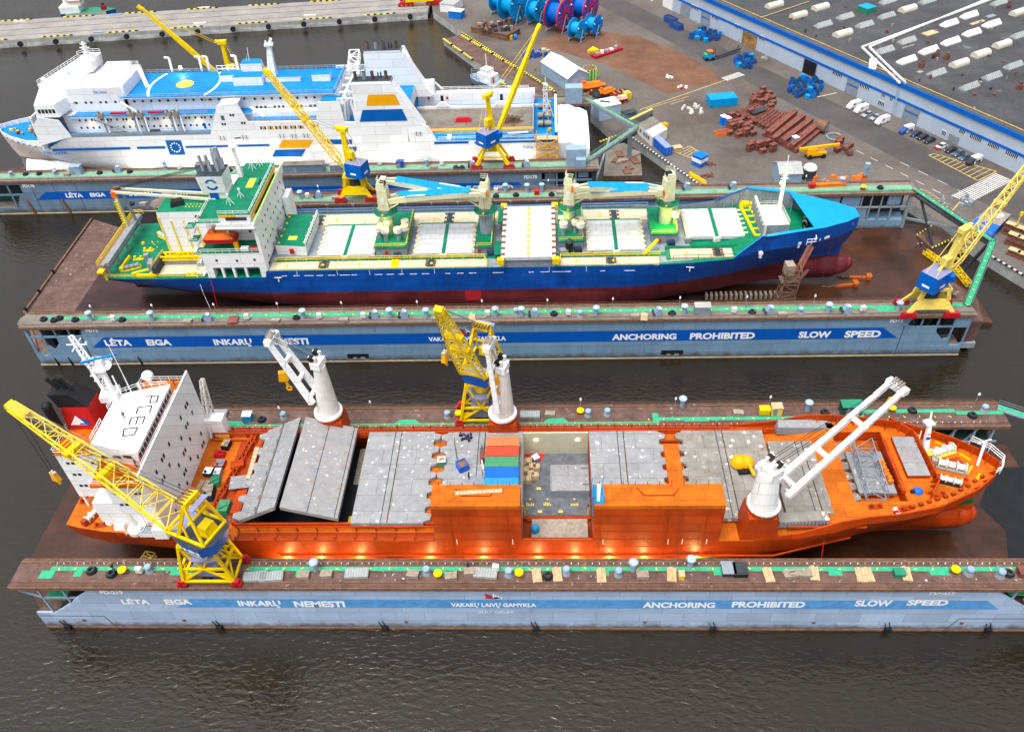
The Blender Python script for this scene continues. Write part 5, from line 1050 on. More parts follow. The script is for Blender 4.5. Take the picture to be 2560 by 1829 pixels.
mb.box(-11,1.2,166.2,166.4,16.2,18,'steel_dark');mb.box(-13.4,-11.8,168,174,17.6,17.9,'green_deck');mb.box(-13,-11.8,180.5,187.4,18.6,18.9,'green_deck');mb.build('hatch_support',ship)
mb=MB();a,b=V((51.6,173.8,18.2)),V((50.4,188.,18.2));d_=(b-a).normalized();n_=V((-d_.y,d_.x,0))
for sg in (-1.1,1.1): mb.bar(a+n_*sg,b+n_*sg,.55,'yellow',.7)
for k in range(6): c=a+(b-a)*(k/5);mb.bar(c-n_*1.1,c+n_*1.1,.6,'yellow',.6)
mb.box(49.2,52.4,186.8,188.6,17.6,19.2,'yellow');mb.build('hatch_gantry',ship)
# cross decks with crane pedestals
def xdeck(x0,x1,y0,y1,z,m='green_deck'):
    mb=MB();mb.box(x0,x1,y0,y1,16.2,z-.25,'steel_grey');mb.box(x0-.3,x1+.3,y0-.3,y1+.3,z-.25,z,m);mb.rail([(x0,y0,z),(x1,y0,z),(x1,y1,z)],'lime' if m == 'lime' else 'yellow',1,1.8,.09)
    mb.ob(((x0+x1)/2-1.2,y0-.4,17),.8,.2,.8,0,'red',None,.9,1);mb.ob(((x0+x1)/2+1.6,y0-.9,16.2),1.8,1.2,1.3,.2,'car_navy');return mb
xdeck(-43,-35.2,170.6,186.5,18.9).build('crane_house',ship);xdeck(-17.8,-14.2,171,186.5,18.3).build('crane_house',ship);xdeck(2.6,8.4,172,186,18.9).build('crane_house',ship);xdeck(25.4,31.6,174,186,19.2).build('crane_house',ship)
def vents(px):
    mb=MB()
    for x,y in px: mb.cyl(x,y,18.9,21.2,.55,'steel_grey');mb.cyl(x,y,21.2,22.2,1.,'white_dirty');mb.cyl(x,y,22.2,22.3,1.02,'cream')
    return mb
vents([(-42.2,174.6),(-42,177.2),(-36,177.4),(-35.8,174.8),(-40.6,173.8),(-37.4,173.8)]).each('ventilator',ship);vents([(3.6,174.8),(7.6,177),(7.8,174.6),(6.6,175.8)]).each('ventilator',ship);vents([(31.4,178.6),(31.2,181)]).each('ventilator',ship)
mb=MB();mb.cyl(5,171.2,16.4,19,.9,'black');mb.dome((5,171.2,19),.9,'steel_dark');mb.ob((4,171,16.2),3,1.6,1.,.2,'steel_grey');mb.build('spool_housing',ship)
def bcrane(label,x,y,zp,tip,lampon,mirrored=False):
    t=thing('deck_crane',label,'crane',(x,y,16.2));d_=V(tip)-V((x,y,0));a=math.atan2(d_.y,d_.x);u=V((math.cos(a),math.sin(a),0));s_=V((-u.y,u.x,0));c=V((x,y,0))
    mb=MB();mb.cyl(x,y,16.3,zp-.6,1.7,'steel_grey',1.7,18);mb.cyl(x,y,zp-2,zp-.6,1.72,'steel_grey',2.2,18);mb.build('pedestal',t)
    mb=MB();mb.cyl(x,y,zp-.6,zp-.3,2.9,'steel_grey',2.9,20,'green_deck')
    for i in range(20):
        p,q=[c+V((math.cos(2*PI*k/20)*2.85,math.sin(2*PI*k/20)*2.85,zp-.3)) for k in (i,i+1)];mb.bar(p,p+V((0,0,1)),.07,'green_deck');mb.bar(p+V((0,0,1)),q+V((0,0,1)),.09,'green_deck')
    for k in (1,2.6,4.5): mb.ob(c+V((math.cos(k)*2.3,math.sin(k)*2.3,zp-.3)),.8,.5,.2,k,'amber')
    mb.build('slewing_platform',t)
    mb=MB();mb.cyl(x,y,zp-.3,zp+.6,1.5,'steel_grey',1.5,16);mb.ob(c+V((0,0,zp+.6)),2.7,2.9,5.6,a,'crane_cream',None,.86,.95);mb.ob(c-u*.2+V((0,0,zp+6.2)),2.3,2.6,1.6,a,'crane_cream',None,.8,.9)
    mb.ob(c+u*.2+V((0,0,zp+7.1)),1.4,1.6,.75,a,'black');mb.ob(c-s_*1.5+V((0,0,zp+2.2)),1.,.12,2.,a,'white_dirty');mb.rail([c-u+s_*.9+V((0,0,zp+7.8)),c-u-s_*.9+V((0,0,zp+7.8)),c+u*.8-s_*.9+V((0,0,zp+7.8))],'crane_cream',1.1,.8,.09);mb.build('crane_tower',t)
    mb=MB();J=c+u*1.5+V((0,0,zp+3));T=V(tip);L_=(T-J)
    for sg in (-1,1):
        e=[J+s_*sg*1.1,J+L_*.22+s_*sg*1.25+V((0,0,.6)),J+L_*.8+s_*sg*1.1+V((0,0,.5)),T+s_*sg*.5];hh_=[1.2,1.5,1.2,.7]
        for i in range(3): mb.bar(e[i],e[i+1],.55,'crane_cream',hh_[i],.5,hh_[i+1])
    mb.bar(J+L_*.1+s_*1.2-V((0,0,.6)),J-u*.6+s_*1.1-V((0,0,2.2)),.3,'crane_cream');mb.bar(J+L_*.1-s_*1.2-V((0,0,.6)),J-u*.6-s_*1.1-V((0,0,2.2)),.3,'crane_cream')
    mb.ob(T-V((0,0,.8)),1.4,1.5,1.6,a,'crane_cream');mb.build('jib',t)
    mb=MB();k0,k1=J+L_*.1+V((0,0,1.25)),J+L_*.86+V((0,0,1.1));mb.bar(k0+L_*.1,k1,3.3,'blue_bright',.14,2.5,.14)
    mb.poly([k0+L_*.1-s_*1.6+V((0,0,.05)),k0+L_*.1+s_*1.6+V((0,0,.05)),k0-L_*.06+s_*1.3],'blue_bright')
    for k in range(1,6): q=k0+L_*.1+(k1-k0-L_*.1)*(k/6);mb.bar(q-s_*1.4+V((0,0,.07)),q+s_*1.4+V((0,0,.07)),.08,'band_blue',.03)
    mb.build('jib_cover',t)
    mb=MB();mb.ob(T+u*.5-V((0,0,.9)),1.6,.9,1.3,a,'vivid_orange',None,.6,.9);mb.bar(T-V((0,0,1)),T-V((0,0,9)),.08,'black');mb.build('hook_block',t)
    if lampon:
        mb=MB();p=c+V((lampon[0],lampon[1],zp-2.4));mb.ob(p,1.,.5,.6,0,'lamp_lime');mb.build('flood_lamp',t);lamp(p+V((0,-1.1,-.3)),900,(.85,1,.1),.5)
    return t
bcrane('cream deck crane nearest the blue ship bridge, lime lamp lit on pedestal',-40.4,177.6,25.2,P(1208,483,30.6),(.2,-2.6))
bcrane('cream deck crane of the blue ship just left of the wide white hatch',-15.6,178,24.9,P(958,451,31.6),None)
bcrane('cream deck crane just right of the wide white hatch, pedestal lit yellow',5.2,178.4,25.2,P(1650,479,31.2),(-2.2,-2.4))
bcrane('cream deck crane of the blue ship nearest the bow, its green pedestal lit lime',29.2,179.6,25.0,P(1440,470,31.8),(1.6,-2.3))
lamp((27.5,175.5,22),900,(.8,1,.1),.5);lamp((-38,173.2,22),500,(.8,1,.2),.5)
# ---- aft: deckhouse, casing, funnel
mb=MB();W='white'
mb.box(-84.4,-69.2,165.1,190.6,17.4,21.6,W);mb.box(-84.4,-82.6,165.1,167,14.4,17.4,W);mb.box(-71,-69.2,165.1,167,14.4,17.4,W)
for x in (-80.4,-77.6,-74.6): mb.box(x-.3,x+.3,165.15,165.9,14.4,17.4,W)
mb.box(-84,-69.4,168.6,189,14.4,17.4,'steel_grey');mb.box(-83.5,-70,170.6,189.6,21.7,29.2,W);mb.box(-69.9,-69.1,165.1,190.8,21.6,29.4,W)
mb.box(-84.4,-69.9,165.1,170.6,21.6,21.7,'green_deck');mb.ext([(-69.2,190.8,29.4),(-69.2,192.2,29.4),(-69.2,190.8,26)],(-.6,0,0),W)
mb.box(-78.4,-69.,164.2,192.4,28.9,29.2,W);mb.box(-69.3,-68.9,164.2,192.4,29.2,30.2,W);mb.box(-78,-69.3,164.3,164.6,29.2,30.2,W)
mb.box(-68.9,-67.4,186.4,191.2,16.4,24,W);mb.build('deckhouse',ship)
mb=MB();mb.hexa([(-77.6,166.4,29.2),(-70.6,166.4,29.2),(-70.6,190,29.2),(-77.6,190,29.2)],[(-77.6,165.8,31.8),(-69.9,165.8,31.8),(-69.9,190.6,31.8),(-77.6,190.6,31.8)],W,'green_deck')
mb.box(-83.4,-77.6,166,181.6,29.2,29.6,W,'green_deck');mb.box(-70.35,-70.,167,190,30.2,31.2,'amber');mb.box(-76,-71,165.9,166.05,30.2,31.1,'glass');mb.box(-77.4,-73.4,165.7,165.9,31.3,31.8,'amber')
mb.ob((-73.4,180.5,31.82),1.7,4.4,.04,0,'yellow_mark');mb.ob((-71.6,180.8,31.82),.5,2.2,.5,0,'tug_green')
mb.rail([(-77.5,166,31.8),(-70.1,166,31.8),(-70.1,190.4,31.8),(-77.5,190.4,31.8)],W,1,1.8,.08);mb.rail([(-83.3,176,29.6),(-83.3,166.1,29.6),(-77.7,166.1,29.6)],W,1,1.6,.08);mb.rail([(-77.8,164.4,29.2),(-69.2,164.4,29.2)],W,1.1,1.6,.08)
mb.rail([(-68.95,165,30),(-68.95,192,30)],'lime',.8,2,.1)
for x,y,r in ((-75.6,170,2.),(-74,173.4,1.6),(-74.6,186.6,2),(-73.2,188.6,1.6)): mb.bar((x,y,31.8),(x,y,31.8+r*1.4),.16,W);mb.bar((x-r/2,y,32.2),(x,y,31.8+r*1.2),.12,W);mb.bar((x+r/2,y,32.2),(x,y,31.8+r*1.2),.12,W);mb.ob((x,y,31.8+r*1.4),.5,.4,.4,0,W)
mb.build('wheelhouse',ship)
mb=MB();c=V((-76.9,184.,31.8));mb.bar(c,c+V((0,0,8.4)),1.2,W,w2=.5);mb.bar(c+V((-1,0,8)),c+V((1.4,0,8.2)),.2,W);mb.cyl(c.x,c.y,c.z+8,c.z+8.3,1,W);mb.bar(c+V((-.2,0,9)),c+V((1.6,.2,10.4)),.14,W);mb.ob(c+V((1.9,0,10.2)),1.4,.3,.2,.2,'black');mb.build('radar_mast',ship)
mb=MB();pts=[]
for r in range(4):
    for k in range(9):
        if (r*3+k) % 5: pts.append((-69.1,167.5+k*2.6+(r % 2)*.7,27.4-r*2.9))
wins(mb,pts,.55,.7,(1,0,0));wins(mb,[(-81,165.1,19.6),(-76,165.1,19.4),(-71.6,165.1,19.6),(-78,170.6,24.2),(-73,170.6,24.2),(-74,170.6,27)],.6,.6,(0,-1,0));mb.each('window',ship)
mb=MB();mb.rail([(-84.3,165.2,21.7),(-69.9,165.2,21.7)],W,1.1,1.8,.08);mb.rail([(-84.2,165.2,17.5),(-84.2,168,17.5)],W,1.1,1.8,.08)
for k in range(4): mb.bar((-86,166+.6*(k % 2),14.5+k*3.6),(-83.6,167.6,17.6+k*3.6),.9,W,.2);mb.box(-86.4,-84.2,165.6,168.4,17.5+k*3.6,17.65+k*3.6,W,'green_deck');mb.rail([(-86.4,168.4,17.6+k*3.6),(-86.4,165.6,17.6+k*3.6),(-84.4,165.6,17.6+k*3.6)],W,1,1,.07)
mb.build('stair',ship)
mb=MB();mb.hexa([(-83,166.4,23.6),(-75.6,166.4,23.6),(-75.6,169.2,23.6),(-83,169.2,23.6)],[(-83.4,166.2,24.7),(-75.4,166.2,24.7),(-75.4,169.4,24.7),(-83.4,169.4,24.7)],'red');mb.hexa([(-83,166.4,24.7),(-76,166.4,24.7),(-76,169.2,24.7),(-83,169.2,24.7)],[(-82.4,167,25.9),(-77,167,25.9),(-77,168.6,25.9),(-82.4,168.6,25.9)],'vivid_orange');mb.ob((-81,167.8,25.7),1.6,1.4,.9,0,'vivid_orange',None,.8,.8);mb.build('lifeboat',ship)
mb=MB()
for x in (-82,-77): mb.bar((x,170,21.7),(x,167,26.6),.35,W);mb.bar((x,170.4,21.7),(x,170.4,26),.35,W)
mb.ob((-75.6,166.6,21.7),1,.8,2.2,0,'amber');mb.ob((-73.6,166.2,21.7),1.9,1.1,.9,0,W);mb.ob((-71.4,166.2,21.7),2.,1.1,.7,0,'red');mb.build('lifeboat_davit',ship)
mb=MB();mb.box(-83.2,-78.4,177.2,181.6,29.6,31.5,W);mb.hexa([(-84.6,176.8,31.4),(-78.6,176.8,31.4),(-78.6,182,31.4),(-84.6,182,31.4)],[(-84.9,176.2,36.2),(-78.4,176.2,36.2),(-78.4,182,36.2),(-84.9,182,36.2)],W,'steel_dark');mb.box(-83,-81,176.9,177.1,29.7,31.4,'band_blue')
for k in range(16):
    a0,a1=[2*PI*q/16 for q in (k,k+1)];mm='band_blue' if 8 <= k < 16 else 'ferry_deck'
    if k in (0,7,8,15): continue
    mb.poly([(-81.6+math.cos(a)*r,176.5-.03-(z0-33.8)*.12,z0) for a,r in ((a0,1.),(a1,1.),(a1,1.6),(a0,1.6)) for z0 in (33.8+math.sin(a)*r,)],mm)
for k in range(6): mb.tube((-83.6+k*.9,179+(k % 2)*1.4,36),(-84+k*.95,179.6+(k % 2)*1.4,40.-(k % 3)*.7),.42,'steel_grey',.38); 
mb.tube((-80,180.4,36),(-80.6,181.4,41),1.1,'steel_grey',.9);mb.build('funnel',ship)
mb=MB();mb.box(-96,-84.4,173.1,180.6,14.4,28.5,'white','green_deck')
for x in (-95.9,-93,-89.9,-86.9): mb.box(x-.2,x+.2,172.9,173.1,16.6,26.2 if x > -95 else 27.2,'yellow_mark')
mb.box(-84.6,-84.,173.2,173.6,15,28,'yellow');mb.box(-86.6,-85.4,172.98,173.08,26.6,27.5,'glass');mb.ob((-91.8,176.8,28.5),3.4,2.6,1.2,.4,'black',None,.7,.7)
for i in range(6):
    for j in range(2): mb.ob((-89.2+i*.85,175.4+j*1.1,28.52),.3,.3,.06,0,'yellow_mark')
mb.box(-97.4,-84,170.6,173,14.4,15.8,'steel_grey');mb.build('engine_casing',ship)
mb=MB();mb.lattice((-97.8,171.6,16.6),(-84.4,171.6,16.6),2.,.9,2.,.9,'yellow',6,.38,td=.2);mb.build('yellow_truss',ship)
mb=MB();mb.box(-98.4,-84.6,166.6,170.5,14.4,14.75,'cream');mb.line([(-88,168,14.9),(-87.4,168.8,16.4),(-85.4,168.6,16.2),(-84.4,167.6,15)],.1,'red');mb.build('side_hatch_strip',ship)
mb=MB();zq=18.4
mb.bar((-110.4,165.4,zq),(-110.2,189,zq),1.5,'wood_grey',.3);mb.bar((-109.2,166,zq-.2),(-109,188.6,zq-.2),.9,'steel_grey',1.1)
for y in (166.5,172,178,183,188): mb.bar((-109.6,y,14.4),(-109.6,y,zq),.5,'steel_grey')
mb.rail([(-111.1,165,zq+.1),(-110.9,189.2,zq+.1)],'yellow',1.2,1.6,.12,nr=3);mb.rail([(-110.9,189.2,zq),(-108.4,189.2,zq)],'yellow',1.2,1.2,.12);mb.box(-111.6,-110,164.2,166,16.8,17.2,'yellow');mb.bar((-110.2,165,14.4),(-110.2,165,17),.4,'yellow');mb.build('stern_catwalk',ship)
mb=MB();mb.rail([(-111,165.8,14.4),(-86,165.3,14.4)],'yellow',1,2.4,.09);mb.box(-98.5,-97.5,166,173,14.4,17,'steel_dark');mb.rail([(-98.4,166,17),(-97.8,173,17)],'yellow',.8,1.6,.09);mb.ob((-99.4,168.2,14.4),1.4,3,3.2,.2,'steel_grey',None,.8,.9);mb.build('deck_railing',ship)
winch('mooring_winch',ship,(-105.4,169.6,14.45),.45,'steel_grey','yellow',.85);winch('mooring_winch',ship,(-101.6,183.2,14.45),-.6,'white_dirty','yellow',.8)
mb=MB()
for x,y,r in ((-104.2,177.6,.05),(-105.4,173.8,.05),(-98.6,166.6,0),(-89,166.3,.1)): bollards(mb,(x,y,14.4),r,'yellow',1.1)
mb.ob((-102.6,168.2,14.42),4.6,.7,.3,.45,'yellow');mb.ob((-101,170.2,14.42),.8,3,.3,.45,'yellow');mb.ob((-99.8,185,14.42),1.6,2.2,.3,.6,'yellow');mb.ob((-108,171.5,14.4),.5,6,.8,-.05,'yellow');mb.ob((-100.4,166,14.4),5,.7,.7,0,'yellow');mb.ob((-106.6,180.6,14.4),.7,.7,.6,0,'yellow')
for k in range(9): mb.ob((-103+rnd(-2,2),178+rnd(-1,4),14.42),.25,.25,.12,0,'yellow')
mb.ob((-102.6,173,14.4),1.2,1.2,2.,.2,'steel_grey');mb.each('deck_fitting',ship)
t=thing('provision_crane','cream and yellow stern crane with red jib head reaching to the funnel','crane',(-107,181,18.4));b0=P(318,563,18.6);hz=PX(283,482,b0.x).z;top_=V((b0.x,b0.y,hz));e1=P(541,497,29.5)
mb=MB();mb.bar(b0,top_,.7,'crane_cream');mb.bar(b0+V((1.6,2.2,0)),top_+V((1.2,1.6,-.8)),.55,'steel_grey'); 
for k in range(10): q=b0+(top_-b0)*(.1+k*.07);mb.bar(q+V((-.7,-.4,0)),q+V((.3,-.4,0)),.22,'yellow',.3)
mb.build('post',t);mb=MB()
for sg in (-.9,.9): mb.bar(top_+V((0,sg+.9,0)),e1+V((0,sg*1.5+.9,0)),.5,'crane_cream',.6)
mb.bar(e1+V((-2,-.4,0)),e1+V((-2,2,0)),.4,'crane_cream');mb.build('jib',t);mb=MB();mb.ob(top_+V((-.2,.3,-1.4)),1.2,1.6,1.6,.2,'vivid_orange');mb.ob(top_+V((.6,1,.2)),1.6,.6,.8,.3,'rust_rail');mb.build('jib_head',t)
mb=MB()
for k in (0,.5,1.,1.5): mb.bar(top_+V((.6,k,.6)),e1+V((-1,k+3.5,7)),.08,'black')
mb.build('rope',t)
mb=MB();mb.hexa([(-68.4,172.2,16.3),(-60.6,171.2,16.3),(-60.4,186,16.3),(-68.4,186.4,16.3)],[(-68.4,172.2,19),(-60.4,171.2,19),(-60.2,186,19),(-68.4,186.4,19)],'white','green_deck');mb.ob((-64.6,175.2,19.02),2.2,1.7,.03,0,'yellow_mark')
for y in (173,176,179,182,185): mb.ob((-61.2,y,19),.5,.4,.25,0,'yellow');mb.ob((-67.6,y,19),.5,.4,.25,0,'yellow')
mb.rail([(-60.5,171.4,19),(-60.3,186,19)],'white',1.4,1.4,.16);mb.ob((-64.2,171.2,17),1.1,.15,1.4,.05,'red');mb.cyl(-68.4,178.5,17.4,20,.8,'steel_grey');mb.build('deck_store',ship)
# rusty staging tower beside the bow, stern gangway, hoses, anchors
t0=P(1955,755,1.05);q=PX(1990,545,t0.x+1.5);mb=MB();tx,ty=56.2,161.2
mb.lattice((tx,ty,1.),(tx+1.2,ty,17.5),4.2,3.2,3.2,2.6,'rust_rail',8,.26,(0,1,0),.18)
for z in (5,9.5,14): mb.box(tx-1.6,tx+2.4,ty-1.4,ty+1.6,z,z+.12,'steel_brown')
mb.ob((tx+.4,ty+1,15),2.,2.4,3.,.1,'wood_grey');mb.bar((tx+1.5,ty+.4,13),(tx+5.6,ty+4.6,20.4),1.6,'red_steel',.2);mb.rail([(tx+1.4,ty-.2,13),(tx+5.4,ty+4,20.4)],'red_steel',1.2,1.2,.12);mb.bar((tx+.5,ty,9),(tx+6,ty+4,14),.8,'red_steel',.4);mb.rail([(tx+4.4,ty+4.6,20.6),(tx+6.6,ty+4.8,20.6),(tx+6.8,ty+6.4,20.6)],'white',1.6,1,.12)
mb.build('staging_tower',None,'rusty red lattice staging tower with stairs beside the blue bow','staging tower')
gate_boom('lattice_gangway','slim yellow lattice gangway lying below the blue ship stern',-107.5,155.2,168.,1.6,'yellow_pale')
for lb,a,b in (('short yellow lattice gangway below the ramp, left of the crane cab',P(2312,628,2),P(2350,654,2)),('short yellow lattice gangway right of the pale yellow crane mast',P(2388,668,2),P(2424,712,2))):
    mb=MB();mb.lattice(a,b,1.5,.9,1.5,.9,'yellow',6,.14,td=.1);mb.build('lattice_gangway',None,lb,'gangway')
for lb,xa,ya,xb,yb in (('upper rusty orange anchor with chain lying on the dock floor',2095,691,2165,695),('lower rusty orange anchor with chain lying on the dock floor',2055,718,2132,712)):
    a,b=P(xa,ya,1.3),P(xb,yb,1.3);t=thing('anchor',lb,'anchor',b,group='anchors on the dock floor');mb=MB();d_=(b-a).normalized();n_=V((-d_.y,d_.x,0))
    mb.bar(b-d_*4.2,b,.7,'anchor_rust',.6,.9);mb.build('shank',t);mb=MB();mb.hexa([b-n_*1.1,b+d_*1.1-n_*1.,b+d_*1.1+n_*1.,b+n_*1.1],[b-n_*1.+V((0,0,.9)),b+d_*1.2-n_*.9+V((0,0,1.1)),b+d_*1.2+n_*.9+V((0,0,1.1)),b+n_*1.+V((0,0,.9))],'anchor_rust');mb.build('fluke',t)
    mb=MB();pts=[a+V((math.sin(k*1.3)*.2,math.cos(k)*.35,0)) for k in range(1)]+[a+(b-d_*4-a)*(k/6)+n_*.3*math.sin(k*2) for k in range(1,7)];mb.line(pts,.3,'rust_rail');mb.build('chain',t)
for lb,pts in (('white hose hanging from the blue stern towards the dock floor',[(-87.4,165.4,15),(-87,164.8,9),(-85.4,163,2.4),(-84.6,162,1.1)]),('thin pink hose hanging beside the white hose at the stern',[(-84,165.2,15),(-84.2,163.8,6),(-84.4,162.4,1.2)]),('red cable running from the dock floor to red box on wall',[(-76,166,1.6),(-70,160,3),(-66.5,156,12.4)])):
    mb=MB();mb.line([V(p) for p in pts],.1,'white' if 'white' in lb[:6] else 'red');mb.build('hose',None,lb,'hose')
mb=MB();q=P(1840,640,1.1);mb.bar((66.5,166.2,2),(69,172.5,16),.14,'black');mb.build('mooring_rope',None,'dark rope slanting from the blue bow down to dock floor','rope')
a,b,c,d_=P(2330,620,1.3),P(2292,588,1.3),P(2340,558,5),P(2385,595,5)
mb=MB();mb.hexa([a-V((0,0,.3)),b-V((0,0,.3)),c-V((0,0,.3)),d_-V((0,0,.3))][::-1],[a,b,c,d_][::-1],'steel_brown')
for p,q in ((b,c),(a,d_)):
    for k in range(7): e,f=p+(q-p)*(k/7),p+(q-p)*((k+.5)/7);mb.bar(e+V((0,0,.1)),f+V((0,0,.1)),.5,'yellow_mark',.2);mb.bar(f+V((0,0,.1)),p+(q-p)*((k+1)/7)+V((0,0,.1)),.5,'black',.2)
mb.build('access_ramp',None,'brown access ramp with yellow and black edges entering the middle dock','ramp')
# ================================================================ white ferry in the far dock
yc=244.5;YN=231.
ship=thing('ferry','white ferry with bright blue decks, blue and amber hull markings in the far dock','ferry',(-86,yc,3));W='white_hull'
ST=[]
for x,zt,hb in [(-176.,17.,[.4,(.2,1.5),(.2,4.5),(.5,6),(.5,7)]),(-173.5,16.6,[3.8,2.2,.6,.6,.5]),(-169,16.3,[7.,4.8,2.2,1.4,1]),(-163,16,[9.8,7.6,4.4,2.6,1.6]),(-155,16,[12,10.2,7,4.6,2.6]),(-147,20,[13.3,12.2,9.6,6.6,4]),(-136,20,[13.5,13.3,11.8,9,6]),
                  (-118,20,[13.5,13.5,13.2,12,9]),(-42.2,20,[13.5,13.5,13.4,12.8,11]),(-41.8,16.2,[13.5,13.5,13.3,12.4,10]),(3,16.,[13.5,13.2,12.2,8,3])]:
    ST.append([x,hb,[zt,11.5,7.8,5.4,3.2]])
mb=MB();hull(mb,ST,yc,None,[W,W,'steel_grey','steel_grey'],'ferry_deck');mb.build('hull',ship,smooth=2)
mb=MB();near=[(x,yc-hb[0],z[0]) for x,hb,z in ST];far=[(x,yc+hb[0],z[0]) for x,hb,z in ST]
bulwark(mb,near[:5],[1.3,1.3,1.4,1.6,2.2],W,.25,0,1);bulwark(mb,[far[i] for i in range(5)],[1.3,1.3,1.4,1.6,2.2],W,.25,2,-1)
for k in range(9): q=V(near[1])+(V(near[4])-V(near[1]))*(k/8);mb.ob(q+V((.4,-.32-1.6*math.sin(k/8*PI),-.1)),.6,.2,.5,.3,'steel_grey')
mb.build('bow_bulwark',ship)
def side(poly,m=W,th=.35,Y=YN): mb.ext([(x,Y,z) for x,z in poly],(0,th,0),m)
mb=MB()
side([(-156.2,17.6),(-147,19.9),(-145.3,20.1),(-147.2,25.6),(-153.2,26.8),(-156,24)]);mb.box(-156,-155.6,YN+.2,258,16,26.6,W);mb.box(-147.4,-144,234.4,255,20,25.6,W)
side([(-102.2,20),(-97.8,29),(-91.7,29.8),(-89.7,23.7),(-69,23.5),(-67.4,29.2),(-61,29.3),(-60.6,22.8),(-57.2,22.8),(-56.8,34.5),(-45,34.5),(-40.9,23.2),(-35.6,20.7),(-34,17.2),(-33.6,16.1),(-42.1,16.1),(-42.1,20)],W,.5)
mb.box(-97.4,-92,231.5,236.8,28.6,29.,W);mb.box(-67,-61.2,231.5,236,28.6,29,W,'ferry_deck')
side([(-147,20),(-102,20),(-102,21),(-147,21)],'steel_grey',.12,YN+.1)
mb.box(-145,-69,234.2,254.8,20,25.2,W);mb.box(-145.5,-89,233.2,255.8,25.2,25.4,W,'ferry_deck');mb.box(-89,-67.6,232,257,23.6,23.8,W,'ferry_deck');mb.box(-128,-63.4,236.9,252.6,25.41,29.8,W)
mb.box(-128.6,-63.,235.4,253.8,29.8,30,W,'ferry_deck');mb.box(-88.9,-66,236.95,252.5,23.9,25.1,W)
mb.ext([(-102.2,258,20),(-97.8,258,29),(-91.7,258,29.8),(-89.7,258,23.7),(-69,258,23.5),(-67,258,29.2),(-57,258,29.2),(-56.6,258,34.8),(-44.3,258,34.8),(-39.5,258,22.3),(-36.5,258,20.3)],(0,-.5,0),W)
mb.box(-61,-57,232,257,19.6,19.9,W,'ferry_deck');mb.box(-56.8,-42,235.6,253.4,20,24,W,'ferry_deck');mb.box(-63,-61,236,253,20,26,W)
mb.build('superstructure',ship)
def casing(y0,y1,nm):
    mb=MB();mb.hexa([(-57,y0,20),(-36.8,y0,20),(-36.8,y1,20),(-57,y1,20)],[(-56.8,y0,34.4),(-45,y0,34.4),(-45,y1,34.4),(-56.8,y1,34.4)],W,'steel_dark');mb.box(-56.6,-45.2,y0+.2,y1-.2,34.4,35.,W,'steel_dark')
    for x in (-55.6,-53,-50.6,-46.6): mb.cyl(x,(y0+y1)/2,34.9,37.2,.5,'steel_brown' if x != -53 else 'steel_grey',mt='black')
    for x in (-49,-48.2): mb.cyl(x,(y0+y1)/2+.6,34.9,36.6,.2,'steel_dark')
    if nm: 
        for a,b,c,d_,z0,z1,m in ((-53.2,-41.2,-52.2,-42.4,27.9,31.2,'amber'),(-56,-39.6,-54.6,-40.8,22.9,26.6,'ferry_band')):
            mb.poly([(a,YN-.08,z0),(b-2,YN-.08,z0),(d_-2,YN-.08,z1),(c,YN-.08,z1)],m)
    return mb.build('funnel',ship)
mb=MB();casing(231.06,235.4,True);casing(253.6,257.9,False)
# markings on the side
mb=MB();Y=YN-.06
def para(px,py,m):
    mb.poly([PY(x,y,Y) for x,y in zip(px,py)][::-1],m)
for a,b in ((130,327),(344,415)): mb.box(PY(a,374,Y).x,PY(b,374,Y).x,Y,Y+.05,PY(230,376,Y).z,PY(230,370,Y).z,'ferry_band')
for a,b,y0,y1 in ((462,673,363,368),(1085,1171,354,360),(1186,1395,352,357)): mb.box(PY(a,y0,Y).x,PY(b,y0,Y).x,Y,Y+.05,PY((a+b)/2,y1,Y).z,PY((a+b)/2,y0,Y).z,'ferry_band')
para((413,452,464,425),(351,351,387,387),'ferry_band');para((706,784,771,696),(350,350,370,370),'amber');para((689,765,754,681),(375,373,392,392),'ferry_band');para((808,880,880,826),(349,349,361,361),'ferry_band');para((870,892,891,884),(368,367,379,379),'ferry_band')
c=PY(439,369,Y-.05)
for k in range(12): q=c+V((math.cos(k*PI/6)*1.45,0,math.sin(k*PI/6)*1.45));mb.poly([q+V((math.cos(a*PI/4)*.26,0,math.sin(a*PI/4)*.26)) for a in range(8)],'yellow_mark' if 0 else 'letter_white')
mb.text('Nils Dacke',PY(112,380,231.6).x,PY(168,383,231.6).x,PY(140,385,231.6).z,PY(140,375,231.6).z,231.2,'cab_blue',.01);mb.text('Nils Dacke',PY(1308,369,Y).x,PY(1380,369,Y).x,PY(1340,371,Y).z,PY(1340,362,Y).z,Y,'ferry_deck',.0)
for px,py in ((556,346),(612,344),(705,341),(735,341),(765,340),(1046,335)):
    for k in range(5): q=PY(px+(k-2)*4.4,py,Y);mb.box(q.x-.16,q.x+.16,Y,Y+.05,q.z-.7,q.z+.7,'steel_grey' if k % 2 else 'white_dirty')
mb.build('hull_marking',ship)
mb=MB();pts=[]
for k in range(26): pts.append((-142.6+k*1.62+(k % 3)*.3,234.2,24)); 
for k in range(22): pts.append((-143+k*1.9,234.2,21.6))
wins(mb,pts,.6,.7,(0,-1,0));wins(mb,[(-143+k*2.3+(k % 2)*.6,236.9,28.4) for k in range(7)]+[(-125+k*2.6,236.9,28.4) for k in range(14)]+[(-88+k*2.6,236.9,28.2) for k in range(9)]+[(-88+k*1.3+(k//3)*1.6,236.9,25.6) for k in range(13)],.7,.7,(0,-1,0))
